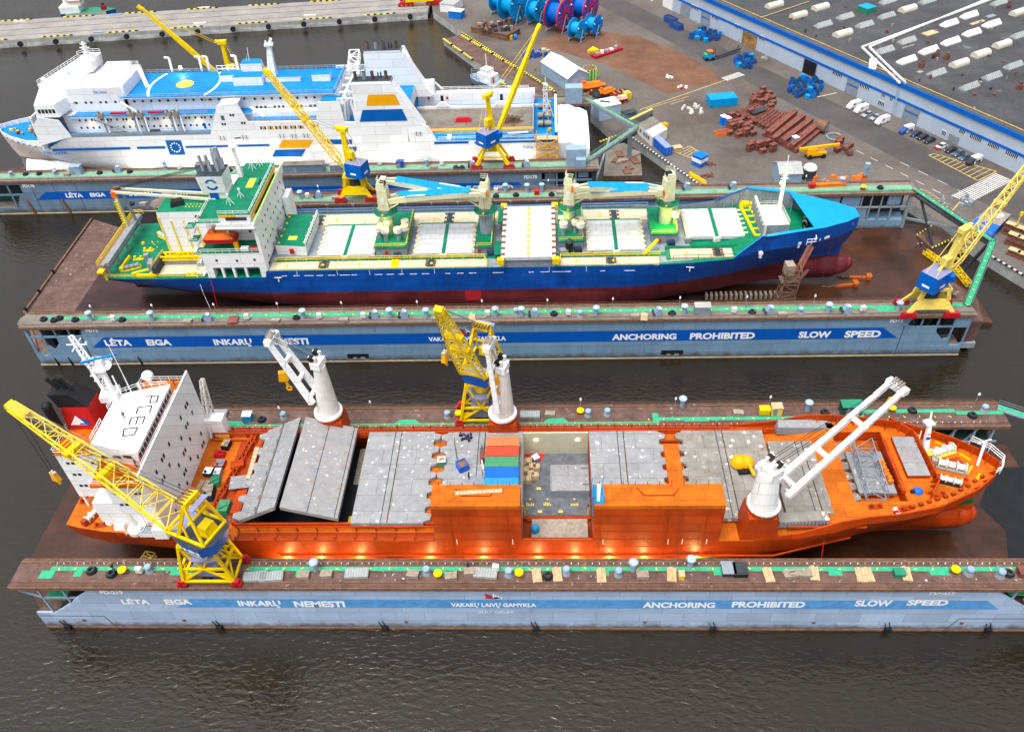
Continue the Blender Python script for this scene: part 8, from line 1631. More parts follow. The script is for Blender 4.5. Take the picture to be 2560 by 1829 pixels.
for cx,cy,rx,ry,num,zone in ((725,600,62,42,16,'beyond the lattice frames'),(600,750,72,62,30,'beside the blue toilets'),(725,880,85,26,20,'at the near edge of steel stack'),(1200,878,55,20,8,'near the boom lift')):
    pts=[]
    for k in range(600):
        x,y=cx+rnd(-rx,rx),cy+rnd(-ry,ry);p=Z3(x,y)
        if all((p-q).length > 2.05 for q in pts): pts.append(p)
        if len(pts) >= num: break
    for p in pts:
        n+=1;lb='red brown steel block stacked in the yard '+zone;rz=.55+rnd(-.06,.06);h=rnd(0,1)
        if PB is None:
            PB=thing('steel_block',lb,'steel block',p,rz,'red brown steel blocks in the yard',local=True);mb=MB();mb.box(-1.1,1.1,-.75,.75,0,.25,'red_steel');mb.box(-1.1,1.1,-.75,.75,1.15,1.4,'red_steel');mb.build('plate',PB);mb=MB()
            for x in (-.95,0,.95): mb.box(x-.1,x+.1,-.7,.7,.25,1.15,'red_steel')
            mb.box(-1.,1.,-.45,.45,.25,1.15,'rust_rail');mb.build('web',PB)
        else: copy_tree(PB,p,rz,lb)
        if h > .6: copy_tree(PB,p+V((0,0,1.4)),rz+.05,'red brown steel block on top of another, '+zone)
p=Z3(690,690);mb=MB();mb.ob((p.x,p.y,ZQ+2.),6,3,.3,.55,'steel_dark');mb.build('steel_plate',None,'grey flat plate lying on top of dark red lattice frames','plate')
# right hand yard behind the middle dock gate
n=0
for r in range(3):
    for k in range(4):
        for h in range(2 if r < 2 else 1):
            p=P(2520+k*22+r*6,585+k*9+r*26,ZQ);n+=1;mb=MB();z=ZQ+h*1.7;mb.ob((p.x,p.y,z),2.9,1.9,.35,-.75,'red_steel');mb.ob((p.x,p.y,z+.35),2.5,1.5,1.,-.75,'rust_rail');mb.ob((p.x,p.y,z+1.35),2.9,1.9,.3,-.75,'red_steel','wood')
            mb.build('steel_block',None,'pale topped brown block by the crossing quay, %s layer, row %s from the water' % (['lower','upper'][h],['farthest','middle','nearest'][r]),'steel block','pale topped blocks by the right quay')
q=P(2450,590,ZQ);t=thing('site_shelter','blue shelter with pale corrugated roof on the quay behind middle dock gate','shelter',q,-.75,local=True);mb=MB();mb.box(-3,3,2.6,2.8,0,2.8,'container_blue');mb.box(-3,-2.8,-2.6,2.6,0,2.8,'container_blue');mb.box(2.8,3,-2.6,2.6,0,2.8,'container_blue');mb.hexa([(-3.1,-2.9,2.8),(3.1,-2.9,2.8),(3.1,2.9,2.8),(-3.1,2.9,2.8)],[(-3.1,-2.9,3),(3.1,-2.9,3),(3.1,2.9,3.2),(-3.1,2.9,3.2)],'container_blue');mb.build('blue_box',t);mb=MB();mb.box(-3,3,3.,11,2.6,2.9,'wood_grey')
for k in range(9): mb.box(-3,3,3.2+k*.9,3.35+k*.9,2.9,2.97,'steel_grey')
mb.box(-2.9,2.9,3.1,10.8,0,2.6,'steel_dark');mb.build('lean_to',t)
mb=MB();q=P(2530,590,ZQ);mb.bar((q.x,q.y,ZQ),(q.x,q.y,ZQ+6.5),.25,'yellow');mb.ob((q.x,q.y,ZQ+6.3),.6,.6,1.2,0,'yellow');mb.ob((q.x,q.y,ZQ),1.2,1.2,.8,0,'yellow');mb.build('signal_post',None,'yellow signal post on the quay beside blue shelter','post')
mb=MB();q=P(2487,567,ZQ);mb.ob((q.x,q.y,ZQ+3),2,1.2,.8,.2,'white');mb.build('white_box',None,'small white box on the pale corrugated roof','box')
# cable reels
def reel(label,x,y,R,B,mf,md,rim):
    c=Z1(x,y,ZQ+R+1.);t=thing('cable_reel',label,'cable reel',(c.x,c.y,ZQ),0,'blue cable reels',local=True);ax=V((.82,-.57,0)).normalized();c0=V((0,0,R+1));b=V((-ax.y,ax.x,0));mb=MB()
    mb.tube(c0-ax*B/2,c0+ax*B/2,R*.62,md,n=28);mb.build('drum',t,smooth=False)
    for e in (-1,1):
        mb=MB();q=c0+ax*e*B/2;mb.tube(q-ax*.12,q+ax*.12,R*.9,md,n=32);mb.ring(q,R*.95,R*.055,rim,ax,32)
        for k in range(16):
            an=2*PI*k/16;v=b*math.cos(an)+V((0,0,math.sin(an)));mb.bar(q+ax*e*.2+v*R*.18,q+ax*e*.2+v*R*.93,.28,rim)
        mb.ring(q+ax*e*.2,R*.2,R*.05,rim,ax,16);mb.tube(q+ax*e*.1,q+ax*e*.3,R*.12,'black')
        for k in (.6,2.7,4.8):
            v=b*math.cos(k)+V((0,0,math.sin(k)));mb.bar(q+ax*e*.28+v*R*.75,q+ax*e*.28+v*R*.88,.5,'letter_white')
        mb.build('flange',t)
    mb=MB()
    for e in (-1,1):
        q=c0+ax*e*(B/2+.7)
        for sg in (-1,1): mb.bar(q,V((q.x,q.y,0))+b*sg*R*.55,.35,'steel_grey')
        mb.bar(V((q.x,q.y,.3))-b*R*.55,V((q.x,q.y,.3))+b*R*.55,.35,'steel_grey');mb.bar(q,q-ax*e*.9,.4,'steel_grey')
    mb.build('stand',t)
reel('large blue cable reel with red rim, nearest of the two red rimmed ones',1575,90,6.2,6.5,0,'cab_blue','red_rim');reel('large blue cable reel with red rim partly behind another',1745,45,6.,6.5,0,'cab_blue','red_rim');reel('largest light blue cable reel at the left end',1270,30,6.4,6.5,0,'reel_cyan','reel_cyan');reel('light blue cable reel between large blue ones',1430,65,5.,4.5,0,'reel_cyan','reel_cyan')
reel('small light blue cable reel in front of red rimmed one',1700,190,3.9,4.2,0,'reel_cyan','reel_cyan');reel('small light blue cable reel at the right end',1805,160,3.9,4.2,0,'reel_cyan','reel_blue');reel('light blue cable reel half hidden at the back',1190,0,5,5,0,'reel_cyan','reel_cyan')
# halls, cabins, boats on the quay
def gable(name,label,cat,a,b,w,h,hr,m,mr,door=None):
    t=thing(name,label,cat,(a+b)/2);d=(b-a).normalized();s_=V((-d.y,d.x,0));mb=MB();q=[a-s_*w/2,b-s_*w/2,b+s_*w/2,a+s_*w/2];mb.hexa(q,[p+V((0,0,h)) for p in q],m)
    for e in (a,b): mb.poly([e-s_*w/2+V((0,0,h)),e+s_*w/2+V((0,0,h)),e+V((0,0,hr))],m)
    mb.build('wall',t);mb=MB();z=V((0,0,1));e=d*.2
    for sg in (-1,1): mb.hexa([a-e+s_*sg*(w/2+.2)+z*(h-.1),b+e+s_*sg*(w/2+.2)+z*(h-.1),b+e+z*hr,a-e+z*hr][::sg],[a-e+s_*sg*(w/2+.2)+z*(h+.08),b+e+s_*sg*(w/2+.2)+z*(h+.08),b+e+z*(hr+.18),a-e+z*(hr+.18)][::sg],mr)
    mb.build('roof',t)
    if door: mb=MB();c=b+d*.04;mb.poly([c-s_*w*.3,c+s_*w*.3,c+s_*w*.3+z*h*.85,c-s_*w*.3+z*h*.85],door);mb.build('door',t)
    return t
gable('storage_tent','long pale grey gabled tent hall standing beside orange lifeboats','tent hall',Z1(1530,470),Z1(1705,585),9,4.6,7.2,'steel_blue','white','wall_pale')
gable('storage_tent','grey gabled shed standing behind the blue bow','shed',P(1936,452,ZQ),P(1992,450,ZQ),7.5,4.2,6,'steel_blue','skylight_grey')
def lifeboat_(label,c,rz,L,m,open_=False,name='lifeboat',m2=None):
    t=thing(name,label,'boat',c,rz,'boats stored on the quay',local=True);mb=MB()
    for (x0,w0,k0),(x1,w1,k1) in zip(((-.5,.04,.9),(-.42,.7,.35),(-.1,1.,0),(.2,1.,0),(.42,.7,.3)),((-.42,.7,.35),(-.1,1.,0),(.2,1.,0),(.42,.7,.3),(.52,.04,1.))):
        B=L*.17;mb.hexa([(x0*L,-w0*B*.45,.4+k0),(x1*L,-w1*B*.45,.4+k1),(x1*L,w1*B*.45,.4+k1),(x0*L,w0*B*.45,.4+k0)],[(x0*L,-w0*B,1.7),(x1*L,-w1*B,1.7),(x1*L,w1*B,1.7),(x0*L,w0*B,1.7)],m,'black' if open_ else m)
    mb.build('hull',t);mb=MB()
    if not open_: mb.hexa([(-L*.4,-L*.14,1.7),(L*.4,-L*.14,1.7),(L*.4,L*.14,1.7),(-L*.4,L*.14,1.7)],[(-L*.3,-L*.08,3),(L*.32,-L*.08,2.8),(L*.32,L*.08,2.8),(-L*.3,L*.08,3)],m2 or m);mb.ob((-L*.22,0,2.9),L*.12,L*.1,.8,0,m)
    else:
        for k in (-.25,0,.25): mb.box(k*L-.3,k*L+.3,-L*.13,L*.13,1.5,1.75,m)
    mb.build('canopy' if not open_ else 'thwart',t);mb=MB();mb.box(-L*.3,-L*.26,-1,1,0,.6,'wood_grey');mb.box(L*.22,L*.26,-1,1,0,.6,'wood_grey');mb.build('cradle',t);return t
lifeboat_('largest orange covered lifeboat beside the grey tent hall',Z8(520,245),.3,11.5,'vivid_orange');lifeboat_('orange covered lifeboat in the middle beside a black cover',Z8(720,330),.6,8.5,'vivid_orange');lifeboat_('open orange boat with dark inside',Z8(900,330),.5,7.5,'vivid_orange',True);lifeboat_('small orange boat lying below the largest orange lifeboat',Z8(590,310),.2,6,'vivid_orange',True);lifeboat_('red boat with pale yellow cover',Z8(915,425),.4,7,'red',False,'lifeboat','cream')
mb=MB();q=Z8(610,345);mb.dome((q.x,q.y,ZQ),3.2,'black',14,5,.9);mb.build('tarpaulin_dome',None,'black tarpaulin covered heap between orange lifeboats','heap')
mb=MB();q=Z8(1010,360);mb.ob(q,2.4,2.4,2.4,.4,'yellow');mb.ob(q+V((0,0,2.4)),1.6,1.6,.3,.4,'wood');mb.build('yellow_box',None,'yellow box standing beyond the red and orange boats','box')
mb=MB();q=Z1(1780,530);mb.cyl(q.x,q.y,ZQ,ZQ+4.6,2.5,'container_green',n=12,mt='rust_rail')
for k in range(12): mb.bar((q.x+math.cos(k*PI/6)*2.5,q.y+math.sin(k*PI/6)*2.5,ZQ),(q.x+math.cos(k*PI/6)*2.5,q.y+math.sin(k*PI/6)*2.5,ZQ+4.7),.35,'lime')
mb.build('green_tank',None,'bright green ribbed tank with rusty top behind the tent hall','tank')
for nm,lb,q,rz,sx,sy,h,m,m2,cat in (('site_hut','white hut with dark roof slot on the quay corner',Z8(730,590),.35,8,6,4.8,'wall_pale','white','hut'),('pontoon_barge','dark skip lying beside the concrete wall',Z8(1040,590),.5,4.5,2.6,1.4,'car_bluegrey','steel_dark','skip'),('container_cabin','pale blue grey cabin at the root of the pier',Z1(870,60),-.35,7,9,3.4,'white','skylight_grey','cabin'),('container_cabin','bright blue container beside the white cabins at the pier',Z1(905,115),-.35,6,4,3,'reel_blue','skylight_cream','container'),('ticket_booth','small blue booth with white band standing on the quay',P(1748,412,ZQ),.75,3.4,3.4,3.4,'container_blue','reel_blue','booth'),('cardboard_stack','tan cardboard stack beside the blue container',Z8(1690,1060),.3,2.6,2,1.2,'wood','wood','stack'),('steel_drum_rack','dark rusty machine section lying near the light reels',Z1(1160,220),-.6,19,9,2.2,'rust_rail','steel_brown','machine section')):
    mb=MB();mb.ob(q,sx,sy,h,rz,m,m2);mb.ob(V((q.x,q.y,ZQ+h)),sx+.3,sy+.3,.15,rz,m2)
    if nm == 'site_hut': mb.ob(V((q.x-.5,q.y,ZQ+h+.15)),3.4,.7,.3,-.3,'steel_dark')
    if nm == 'ticket_booth': mb.ob(V((q.x,q.y,ZQ+1.5)),3.5,3.5,1.2,rz,'white')
    if nm == 'steel_drum_rack':
        for k in range(26): mb.ob(V((q.x+rnd(-7,7),q.y+rnd(-5,5),ZQ+h)),rnd(1,3),rnd(.6,2),rnd(.5,2),rnd(0,3),random.choice(['rust_rail','steel_brown','wood_grey','steel_dark']))
        mb.tube(Z1(1280,260)+V((0,0,.8)),Z1(1300,258)+V((0,0,.8)),1.2,'reel_blue');mb.ob(Z1(1258,260),1.8,1.6,1.6,0,'amber')
    mb.build(nm,None,lb,cat)
t=thing('office_cabin','long white cabin with brown roof part on the quay edge','cabin',Z8(1350,880));a,b,c=Z8(1155,830),Z8(1350,1010),Z8(1550,900);d1=(b-a);d2=(c-b);mb=MB();m_=a+d1*.55; 
for p,q,mm in ((a,m_,'steel_brown2'),(m_,b,'white')): mb.hexa([p,q,q+d2,p+d2],[p+V((0,0,3.4)),q+V((0,0,3.4)),q+d2+V((0,0,3.4)),p+d2+V((0,0,3.4))],'white_dirty',mm)
mb.build('body',t);mb=MB();nn=V((d1.y,-d1.x,0)).normalized()
wins(mb,[a+d1*f+V((0,0,1.9)) for f in (.2,.45,.6,.75)],1.1,1.2,nn,'car_bluegrey');mb.build('window',t)
q=Z8(1480,1050);container('royal blue open top container beside the white cabin on the quay',(q.x,q.y,ZQ),math.atan2(d1.y,d1.x),9,'container_blue',h_=2.9,roof='skylight_cream');q=Z3(480,615);container('light blue container beside the dark red steel stack',(q.x,q.y,ZQ),.15,9.5,'reel_cyan',w_=5,h_=2.9)
for k in range(2): mb=MB();mb.bar(Z8(1860,1385+k*28)+V((0,0,.5)),Z8(2080,1520+k*22)+V((0,0,.5)),.8,'amber');mb.build('yellow_pipe',None,['yellow pipe lying along the quay edge, farther from the water','yellow pipe lying along the quay edge, nearer to the water'][k],'pipe')
for lb,q,n,r,m,sc in (('orange chain heap beside the small blue booth',P(1765,440,ZQ),30,2.,'red_steel',.7),('rusty orange chain heap on the asphalt beyond the booth',P(1778,412,ZQ),12,1.6,'red_steel',.8),('white bags scattered on the brown dirt ground',Z3(180,460),6,1.4,'white',1.2),('red and white barriers lying on the brown dirt',Z3(248,522),4,1.6,'white',1.4),('grey concrete lumps near the blue bins',Z3(735,350),5,1.6,'concrete',1.6),('mixed drums and boxes near the light blue container',Z3(330,650),9,5,'white_dirty',1.5),('blue and tan rope bundles on the asphalt',Z1(1420,370),12,4.5,'car_blue',2.6),('tan rope bundle coil on the asphalt',Z1(1470,362),7,2,'wood',2.6),('yellow lifting frame on the asphalt near the cabin',Z8(1490,760),8,2.4,'amber',2.2),('bright orange bundles on the quay behind the blue bow',P(2075,456,ZQ),9,5,'vivid_orange',1.7),('orange netting tower with grey machine behind the blue bow',P(2145,452,ZQ),8,1.6,'vivid_orange',2.2),('brown rubble beside the crossing',P(2390,505,ZQ),12,4,'steel_grey',1.5),('white flat panels beside the yellow triangle',Z1(1490,140),5,2,'white_dirty',1.6)):
    mb=MB();fl=.35 if 'pipe' in lb or 'panel' in lb else 1
    for k in range(n): mb.ob((q.x+rnd(-r,r),q.y+rnd(-r*.6,r*.6),ZQ),rnd(.5,1.2)*sc,rnd(.3,.8)*sc,rnd(.3,.9)*sc*fl,rnd(0,3),m if k % 4 else ('red' if 'barrier' in lb else m),None,.8,.8)
    if 'tower' in lb: mb.ob((q.x+1.6,q.y,ZQ+2),1.2,1.2,2.4,.2,'steel_blue');mb.cyl(q.x+1.6,q.y,ZQ+4.4,ZQ+5.8,.8,'steel_blue')
    mb.build('yard_heap',None,lb,'heap')
mb=MB();q=P(2020,446,ZQ);mb.cyl(q.x,q.y,ZQ,ZQ+3.4,2.,'steel_dark',n=16);mb.dome((q.x,q.y,ZQ+3.4),2.1,'white_dirty',14,4,.7);mb.build('mixer_tank',None,'round dark tank with pale dome top behind the blue bow','tank')
mb=MB();a,b=Z1(1805,385),Z1(1985,325);mb.bar(a+V((0,0,.5)),b+V((0,0,.5)),3.,'bogie_red',.9)
for k in range(5): c=a+(b-a)*(.15+k*.17);mb.ob(c+V((0,0,.9)),1.8,1.4,rnd(.4,1.6),rnd(0,2),'white_dirty' if k % 2 else 'steel_grey')
mb.build('flat_rack',None,'long red flat rack loaded with grey parts on brown dirt','flat rack')
mb=MB();q=Z1(1805,338);mb.prism([(q.x-2.4,q.y-1.6),(q.x+2.4,q.y-1),(q.x,q.y+2.6)],ZQ,ZQ+.9,'yellow');mb.build('yellow_wedge',None,'yellow triangular wedge beside the red flat rack','wedge')
for k,(x,y) in enumerate(((490,735),(515,745),(912,860))):
    p=Z3(x,y);mb=MB();mb.ob(p,1.7,1.7,2.8,.5,'reel_cyan' if k == 2 else 'reel_blue');mb.ob(p+V((0,0,2.8)),1.8,1.8,.25,.5,'white');mb.build('portable_toilet',None,['blue portable toilet with white roof, left one of the pair','blue portable toilet with white roof, right one of the pair','turquoise portable toilet beside the long steel beams'][k],'toilet')
p=Z3(490,795);crate_open('orange_skip','orange red open skip beside the dark red blocks',(p.x,p.y,ZQ),.3,5,2.2,1.2,'vivid_orange','red_steel')
p=Z3(1072,780);mb=MB();mb.tube(p+V((-1.2,1,1.9)),p+V((1.2,-1,1.9)),1.9,'rust_rail',n=16);mb.tube(p+V((1.2,-1,1.9)),p+V((1.25,-1.05,1.9)),1.4,'steel_grey',n=16);mb.build('steel_drum',None,'large rusty drum with grey face beside the long beams','drum')
p=Z3(1150,815);mb=MB();mb.ring(p+V((0,0,.3)),2.4,.3,'steel_grey');mb.build('steel_ring',None,'grey steel ring lying beside the rusty drum','ring')
# slip between ferry dock and quay: barge, concrete wall, ramp
mb=MB();pts=[P(1508,452,0),P(1605,450,0),P(1600,395,0),P(1560,368,0),P(1516,375,0)];mb.prism([(p.x,p.y) for p in pts],-.5,1.6,'steel_brown','steel_brown2')
for k in range(9): p=P(rnd(1530,1590),rnd(385,440),1.6);mb.ob((p.x,p.y,1.6),rnd(2,5),rnd(1,3),rnd(.1,.6),rnd(0,2),random.choice(['rust_rail','red_steel','wood_grey']))
mb.build('barge',None,'rusty flat barge moored in the slip beside the ferry dock','barge')
mb=MB();a,b=Z8(1050,690),Z8(1350,545);mb.bar(a+V((0,0,.5)),b+V((0,0,.5)),1.,'concrete',1.4);mb.bar(a+V((0,0,1.25)),b+V((0,0,1.25)),.9,'yellow_pale',.1);mb.build('concrete_barrier',None,'long pale concrete barrier with yellow top on the slip side','barrier')
a,b,c,d_=Z8(650,950,1),Z8(880,850,2.2),Z8(1300,640,3.1),Z8(1160,800,3.1);mb=MB();mb.hexa([p-V((0,0,1)) for p in (a,d_,c,b)],[a,d_,c,b],'steel_brown')
for k in range(6): p,q=a+(b-a)*(k/6),a+(b-a)*((k+.5)/6);mb.bar(p+V((0,0,.1)),q+V((0,0,.1)),.7,'yellow_mark',.2)
mb.build('slip_ramp',kind='structure')
# people
def person_mesh(m_top,m_leg):
    me=bpy.data.meshes.new('person');J=[((0,0,.95),.15),((0,0,1.2),.16),((0,0,1.42),.17),((0,0,1.53),.06),((0,.02,1.66),.11),((0,.02,1.75),.08),((.1,0,.9),.1),((.12,.06,.5),.075),((.13,0,.08),.06),((.13,.14,.05),.05),((-.1,0,.9),.1),((-.12,-.02,.5),.075),((-.14,-.08,.08),.06),((-.14,.06,.05),.05),((.21,0,1.4),.065),((.28,.03,1.12),.05),((.28,.16,.9),.04),((.28,.2,.83),.035),((-.21,0,1.4),.065),((-.28,-.02,1.12),.05),((-.28,.08,.88),.04),((-.28,.11,.81),.035)]
    E=[(0,1),(1,2),(2,3),(3,4),(4,5),(0,6),(6,7),(7,8),(8,9),(0,10),(10,11),(11,12),(12,13),(2,14),(14,15),(15,16),(16,17),(2,18),(18,19),(19,20),(20,21)]
    me.from_pydata([j[0] for j in J],E,[]);o=bpy.data.objects.new('person',me);COL.objects.link(o);sk=o.modifiers.new('s','SKIN');o.modifiers.new('u','SUBSURF').levels=1
    for i,j in enumerate(J): me.skin_vertices[0].data[i].radius=(j[1],j[1])
    me.skin_vertices[0].data[0].use_root=True
    bpy.context.view_layer.update();m2=bpy.data.meshes.new_from_object(o.evaluated_get(bpy.context.evaluated_depsgraph_get()));bpy.data.objects.remove(o)
    for n in ('skin',m_top,m_leg): m2.materials.append(MATS[n])
    for p in m2.polygons: z=p.center.z;p.material_index=0 if z > 1.54 or (abs(p.center.x) > .22 and z < .86) else (1 if z > .92 else 2);p.use_smooth=True
    return m2
PM={}
for p,m,rz,lb,hat in ((Z3(568,240),'hivis',2,'person in hi-vis jacket standing at the open gate, left one','white'),(Z3(583,248),'hivis',.5,'person in hi-vis jacket standing at the open gate, right one','white'),(P(1173,1196,17.62),'cloth_dark',1,'person in dark clothes standing on hatch below blue container','black'),(P(1845,121,ZQ),'cloth_dark',2,'person in dark clothes walking out of the gate','hivis'),(P(1338,178,ZQ),'vivid_orange',3,'person in orange clothes walking on the quay','vivid_orange'),(V((-73.2,97.8,33.72)),'car_blue',1,'person in blue overalls crouched on the white wheelhouse roof','car_blue'),(V((-69.6,109.8,30.25)),'car_blue',2,'person in blue overalls on the far bridge wing of orange ship','amber'),(V((-69.5,90.,30.25)),'cloth_dark',2,'person in dark blue on the near bridge wing of orange ship','car_navy'),(P(285,1424,ZN),'cloth_dark',1,'person in dark clothes standing on the nearest dock walkway beside cable gear','cloth_dark'),(P(1384,302,16.7),'hivis',1,'person in hi-vis jacket on the ferry stern deck','white'),(P(2290,622,1.1),'cloth_dark',1,'person in dark clothes on the floor of the middle dock near the ramp, left one','white'),(P(2300,620,1.1),'cloth_dark',2.4,'person in dark clothes on the floor of the middle dock near the ramp, right one','white'),(Z3(1058,472),'hivis',2,'person in hi-vis jacket beside the blue bins','white'),(P(1170,1418,ZN),'cloth_dark',0,'person in dark blue on the green walkway of nearest dock','car_navy')):
    if m not in PM: PM[m]=person_mesh(m,'cloth_dark')
    o=bpy.data.objects.new('person',PM[m]);COL.objects.link(o);o.location=p;o.rotation_euler=(0,0,rz);o['label']=lb;o['category']='person';OFF[o.name]=V((0,0,0))
    mb=MB();mb.dome((0,.02,1.68),.14,hat,10,3);mb.build('helmet',o)
# ================================================================ gear standing on the dock walls
WALLS={'a': (ZN,'nearest dock near wall'),'b': (ZN,'nearest dock far wall'),'c': (ZM,'middle dock near wall'),'d': (ZM,'middle dock far wall'),'e': (ZF,'ferry dock near wall')}
def g_vent(t):
    mb=MB();mb.cyl(0,0,0,1.9,.5,'steel_blue',n=12);mb.build('duct',t);mb=MB();mb.cyl(0,0,1.9,2.3,.55,'steel_blue',.85,14);mb.dome((0,0,2.3),.85,'wall_pale',14,3,.5);mb.build('cap',t)
def g_winch(t):
    mb=MB();mb.ext([(-1.1,-.6,0),(1.1,-.6,0),(1.1,-.6,1.),(.4,-.6,2.1),(-.1,-.6,2.1),(-.6,-.6,1.)],(0,1.2,0),'steel_blue');mb.build('housing',t);mb=MB();mb.tube((-.9,-.9,.7),(-.9,.9,.7),.35,'steel_dark',n=10);mb.build('drum',t);mb=MB();mb.ob((.35,-.1,1.9),.9,.9,.12,.3,'white');mb.build('lid',t)
def g_box(t):
    mb=MB();mb.ob((0,0,0),.25,.25,.5,0,'steel_grey');mb.ob((0,0,.45),1.1,.7,1.2,0,'white',None,.95,.9);mb.build('cabinet',t);mb=MB();mb.box(-.45,.45,-.38,-.35,.6,1.5,'white_dirty');mb.build('door',t)
def g_boll(t):
    mb=MB();mb.cyl(0,0,0,.15,.85,'rust_rail');mb.cyl(0,0,.15,.9,.5,'rust_rail',.6);mb.build('post',t);mb=MB();mb.cyl(0,0,.9,1.15,.78,'yellow',.7,16);mb.build('cap',t)
def g_capstan(t):
    mb=MB();mb.cyl(0,0,0,.5,.8,'steel_grey',.6);mb.cyl(0,0,.5,1.2,.42,'steel_grey',.36);mb.build('body',t);mb=MB();mb.cyl(0,0,1.2,1.5,.65,'steel_blue',.55);mb.build('head',t)
def g_plank(t):
    mb=MB()
    for k in range(5): mb.box(-.75+k*.31,-.48+k*.31,-1.3,1.3+.15*(k % 3),.12,.3+.08*(k % 2),'wood')
    mb.build('board',t);mb=MB();mb.box(-.8,.8,-1,-.85,0,.12,'wood_grey');mb.box(-.8,.8,.85,1,0,.12,'wood_grey');mb.build('bearer',t)
def g_pallet(t):
    mb=MB()
    for k in range(4): mb.box(-1.,1.,-.7+k*.4,-.4+k*.4,.1,.9-.1*k,'wood_grey')
    mb.build('board',t);mb=MB();mb.box(-.9,-.7,-.7,.8,0,.1,'wood');mb.box(.7,.9,-.7,.8,0,.1,'wood');mb.build('bearer',t)
def g_grid(t):
    mb=MB();mb.box(-2.,2.,-.9,.9,.1,.7,'skylight_grey')
    for k in range(9): mb.box(-1.9+k*.46,-1.8+k*.46,-.92,.92,.7,.76,'steel_grey')
    mb.build('grating',t);mb=MB();mb.box(-1.8,-1.6,-.8,.8,0,.1,'wood');mb.box(1.6,1.8,-.8,.8,0,.1,'wood');mb.build('bearer',t)
def g_coil(t):
    mb=MB();mb.ring((0,0,.25),.7,.24,'black',n=14);mb.ring((0,0,.6),.55,.18,'steel_dark',n=14);mb.build('rope',t)
def g_lamp(t):
    mb=MB();mb.cyl(0,0,0,3.1,.07,'steel_grey',.05,6);mb.build('post',t);mb=MB();mb.ob((0,-.1,3.1),.42,.3,.5,0,'letter_white',None,.6,.6);mb.build('head',t)
KIT={'vent': (g_vent,'ventilator','grey mushroom ventilator'),'winch': (g_winch,'winch','blue grey winch housing'),'box': (g_box,'electric_cabinet','white electric cabinet'),'boll': (g_boll,'mooring_bollard','yellow topped rusty bollard'),'cap': (g_capstan,'capstan','grey capstan'),'plank': (g_plank,'plank_stack','pale stack of planks'),'pallet': (g_pallet,'timber_pallet','grey brown timber pallet'),'grid': (g_grid,'grating_stack','long grey grating stack'),'coil': (g_coil,'rope_coil','dark coil of rope'),'lamp': (g_lamp,'light_post','thin light post with white head')}
GEAR={'a': {'vent': ((790,1424),(1582,1424),(1725,1416)),'boll': ((310,1431),(1096,1440),(1298,1438),(2385,1430)),'cap': ((375,1426),(1067,1432),(1272,1436),(2421,1433),(2499,1439),(1416,1432),(1546,1436)),'plank': ((1342,1440),(1393,1438),(1503,1440),(1679,1438),(1921,1439),(2035,1435),(2151,1439),(2170,1438),(2265,1436)),'pallet': ((817,1438),(1033,1438),(1175,1432),(1606,1440),(1972,1439),(1988,1436),(2012,1437),(1128,1443),(760,1440)),'grid': ((640,1444),(680,1444),(893,1436),(1214,1436)),'coil': ((230,1428),(280,1436),(1370,1441),(2520,1434),(520,1446)),'box': ((352,1432),(1240,1426))},
        'b': {'vent': ((2018,1026),(1705,1016)),'boll': ((1147,1040),(1451,1034),(2228,1027)),'cap': ((1119,1042),(1470,1038),(1518,1036),(2459,1027),(710,1044)),'coil': ((2062,1033),(2280,1028),(2430,1040),(655,1050)),'lamp': ((706,1046),(931,1032),(1451,1026),(1686,1024),(1920,1020),(2434,1014)),'grid': ((545,1036),(1325,1040)),'pallet': ((1375,1038),(1845,1035))},
        'c': {'vent': ((229,800),(382,800),(760,795),(976,793),(1067,793),(1239,790),(1304,790),(1490,788),(1710,784),(2069,780),(2244,776)),'winch': ((520,801),(936,794),(1009,793),(1334,790),(1643,787),(1921,783),(2113,781)),'box': ((286,803),(619,799),(800,797),(910,796),(1219,791),(1421,789),(1834,783),(2155,779)),'coil': ((110,800),(136,802),(189,801),(306,801),(741,796),(1385,786),(1680,785),(1880,782),(150,797)),'pallet': ((470,806),(1090,800),(1587,793),(1955,788),(860,803),(690,805)),'plank': ((1180,797),(1610,794)),'lamp': ((238,791),(390,789),(543,787),(700,785),(859,783),(1046,781),(1207,779),(1369,777),(1531,774),(1697,771),(1863,769),(2031,767)),'cap': ((1450,790),(1290,784),(2000,782))},
        'd': {'vent': ((753,497),(1264,480),(1318,480),(1355,479),(1959,464),(2102,464)),'winch': ((796,494),(1715,474),(1830,472)),'box': ((770,496),(1240,484)),'coil': ((1379,488),(1290,489),(1240,492),(1450,486),(2200,471),(330,512)),'boll': ((2157,474),),'pallet': ((840,497),(360,512),(1400,484)),'lamp': ((800,490),(1371,476),(2010,466))},
        'e': {'winch': ((1180,418),(1315,417),(295,430)),'box': ((138,431),(175,430),(298,427),(950,414),(1105,414),(450,424)),'coil': ((65,437),(99,436),(325,431),(575,428),(1140,421),(1155,421),(250,434)),'cap': ((30,440),(140,437),(415,424),(520,428)),'vent': ((415,421),(1068,416)),'pallet': ((170,438),(1085,421),(600,428))}}
PRO={}
for wkey,kinds in GEAR.items():
    z,wn=WALLS[wkey]
    for kd,pts in kinds.items():
        fn,nm,lb=KIT[kd];pts=sorted(pts)
        for i,(x,y) in enumerate(pts):
            l='%s on the %s, %s' % (lb,wn,('only one there' if len(pts) == 1 else '%s from the left' % ORD[i]));p=P(x,y,z);rz=rnd(-.12,.12);gr=lb+'s on the dock walls'
            if kd not in PRO: PRO[kd]=thing(nm,l,nm.replace('_',' '),p,rz,gr,local=True);fn(PRO[kd])
            else: copy_tree(PRO[kd],p,rz,l,gr)
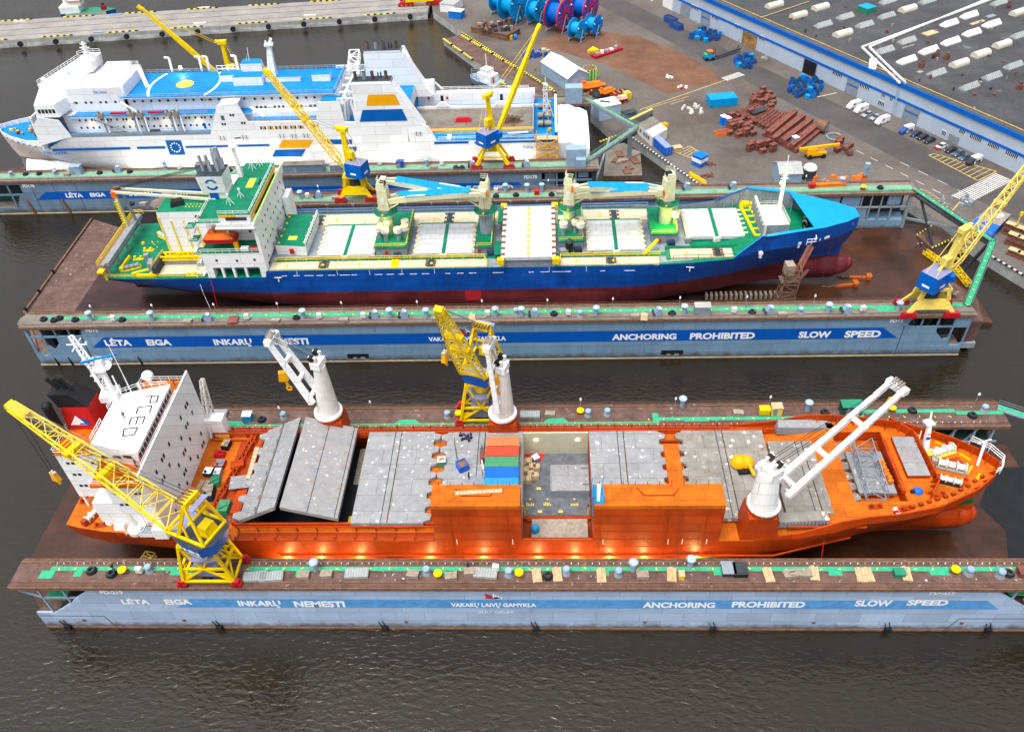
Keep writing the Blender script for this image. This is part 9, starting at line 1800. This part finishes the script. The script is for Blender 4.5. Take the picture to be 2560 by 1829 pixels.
for nm,lb,x,y,z,sx,sy,h,m,m2,rz in (('machinery_box','big grey box on the near wall of middle dock',1754,783,ZM,3.6,2.,2.4,'steel_grey','skylight_grey',0),('fire_box','red box on the near wall of middle dock',583,803,ZM,2.2,2.6,.5,'red_steel','red_steel',.1),('long_shed','long grey shed with rusty roof on near wall of the ferry dock',762,428,ZF,12.5,2.6,2.6,'wall_grey','steel_brown2',0),('small_shed','blue grey small shed on near wall of ferry dock near its end',195,434,ZF,3.2,2.,2.6,'steel_blue','steel_blue',0),('small_shed','deep blue small shed on near wall of ferry dock',1002,417,ZF,2.2,1.6,2.,'car_blue','car_blue',0),('small_shed','pale grey small shed beside the long rusty roofed shed',842,425,ZF,3.4,2,2.,'wall_grey','skylight_grey',0),('small_shed','grey small shed with flat roof behind the blue ship funnel',510,428,ZF,3.8,2.2,2.6,'wall_grey','steel_brown2',0),
        ('cable_box','pale blue box with white lid on far wall of nearest dock',621,1047,ZN,1.8,1.6,1.5,'reel_cyan','white',0),('yellow_container','low solid yellow box on far wall of nearest dock',1910,1031,ZN,1.9,1.4,1.2,'yellow','yellow',0),('yellow_cage','tall yellow cage on far wall of nearest dock',1939,1032,ZN,2.,1.7,2.,'yellow_pale','wood',0),('green_container','dark green container with sloping lid on far wall of nearest dock',2124,1029,ZN,4.,2.2,2.2,'steel_darkgreen','tug_green',0),('tool_chest','dark open chest on near wall of nearest dock, left of the pair',1820,1426,ZN,2.2,2.4,.9,'steel_dark','steel_grey',0),('tool_chest','black open chest on near wall of nearest dock, right of the pair',1849,1428,ZN,2.2,2.4,.9,'black','steel_dark',0),('tool_chest','teal box on near wall of nearest dock beside pale planks',2246,1436,ZN,1.7,1.3,.9,'tug_green','tug_green',0),('tool_chest','yellow box on near wall of nearest dock beside pallets',1703,1442,ZN,.9,1.1,1.,'yellow','wood',0),('red_drum','red drum on the far wall of middle dock behind the bow',2028,470,ZM,1.6,1.2,1.3,'red','red',0),('red_drum','red box on far wall of middle dock beside grey ventilators',1342,486,ZM,1.4,1.1,1.2,'red','red',0),('orange_float','long orange float on the wall behind the blue bow',2075,466,ZM,8,1.,.9,'vivid_orange','vivid_orange',.05),('crate','rusty red crate at the right end of nearest dock wall',2556,1434,ZN,1.8,1.6,1.1,'red_steel','red_steel',0)):
    p=P(x,y,z);mb=MB();mb.ob(p,sx,sy,h,rz,m,None,.98,.97);mb.ob(p+V((0,0,h)),sx+.14,sy+.14,.12,rz,m2)
    if h > 1.9: mb.ob(p+V((-sx*.2,-sy/2,.2)),.8,.08,1.6,rz,'steel_grey')
    mb.build(nm,None,lb,nm.replace('_',' '))
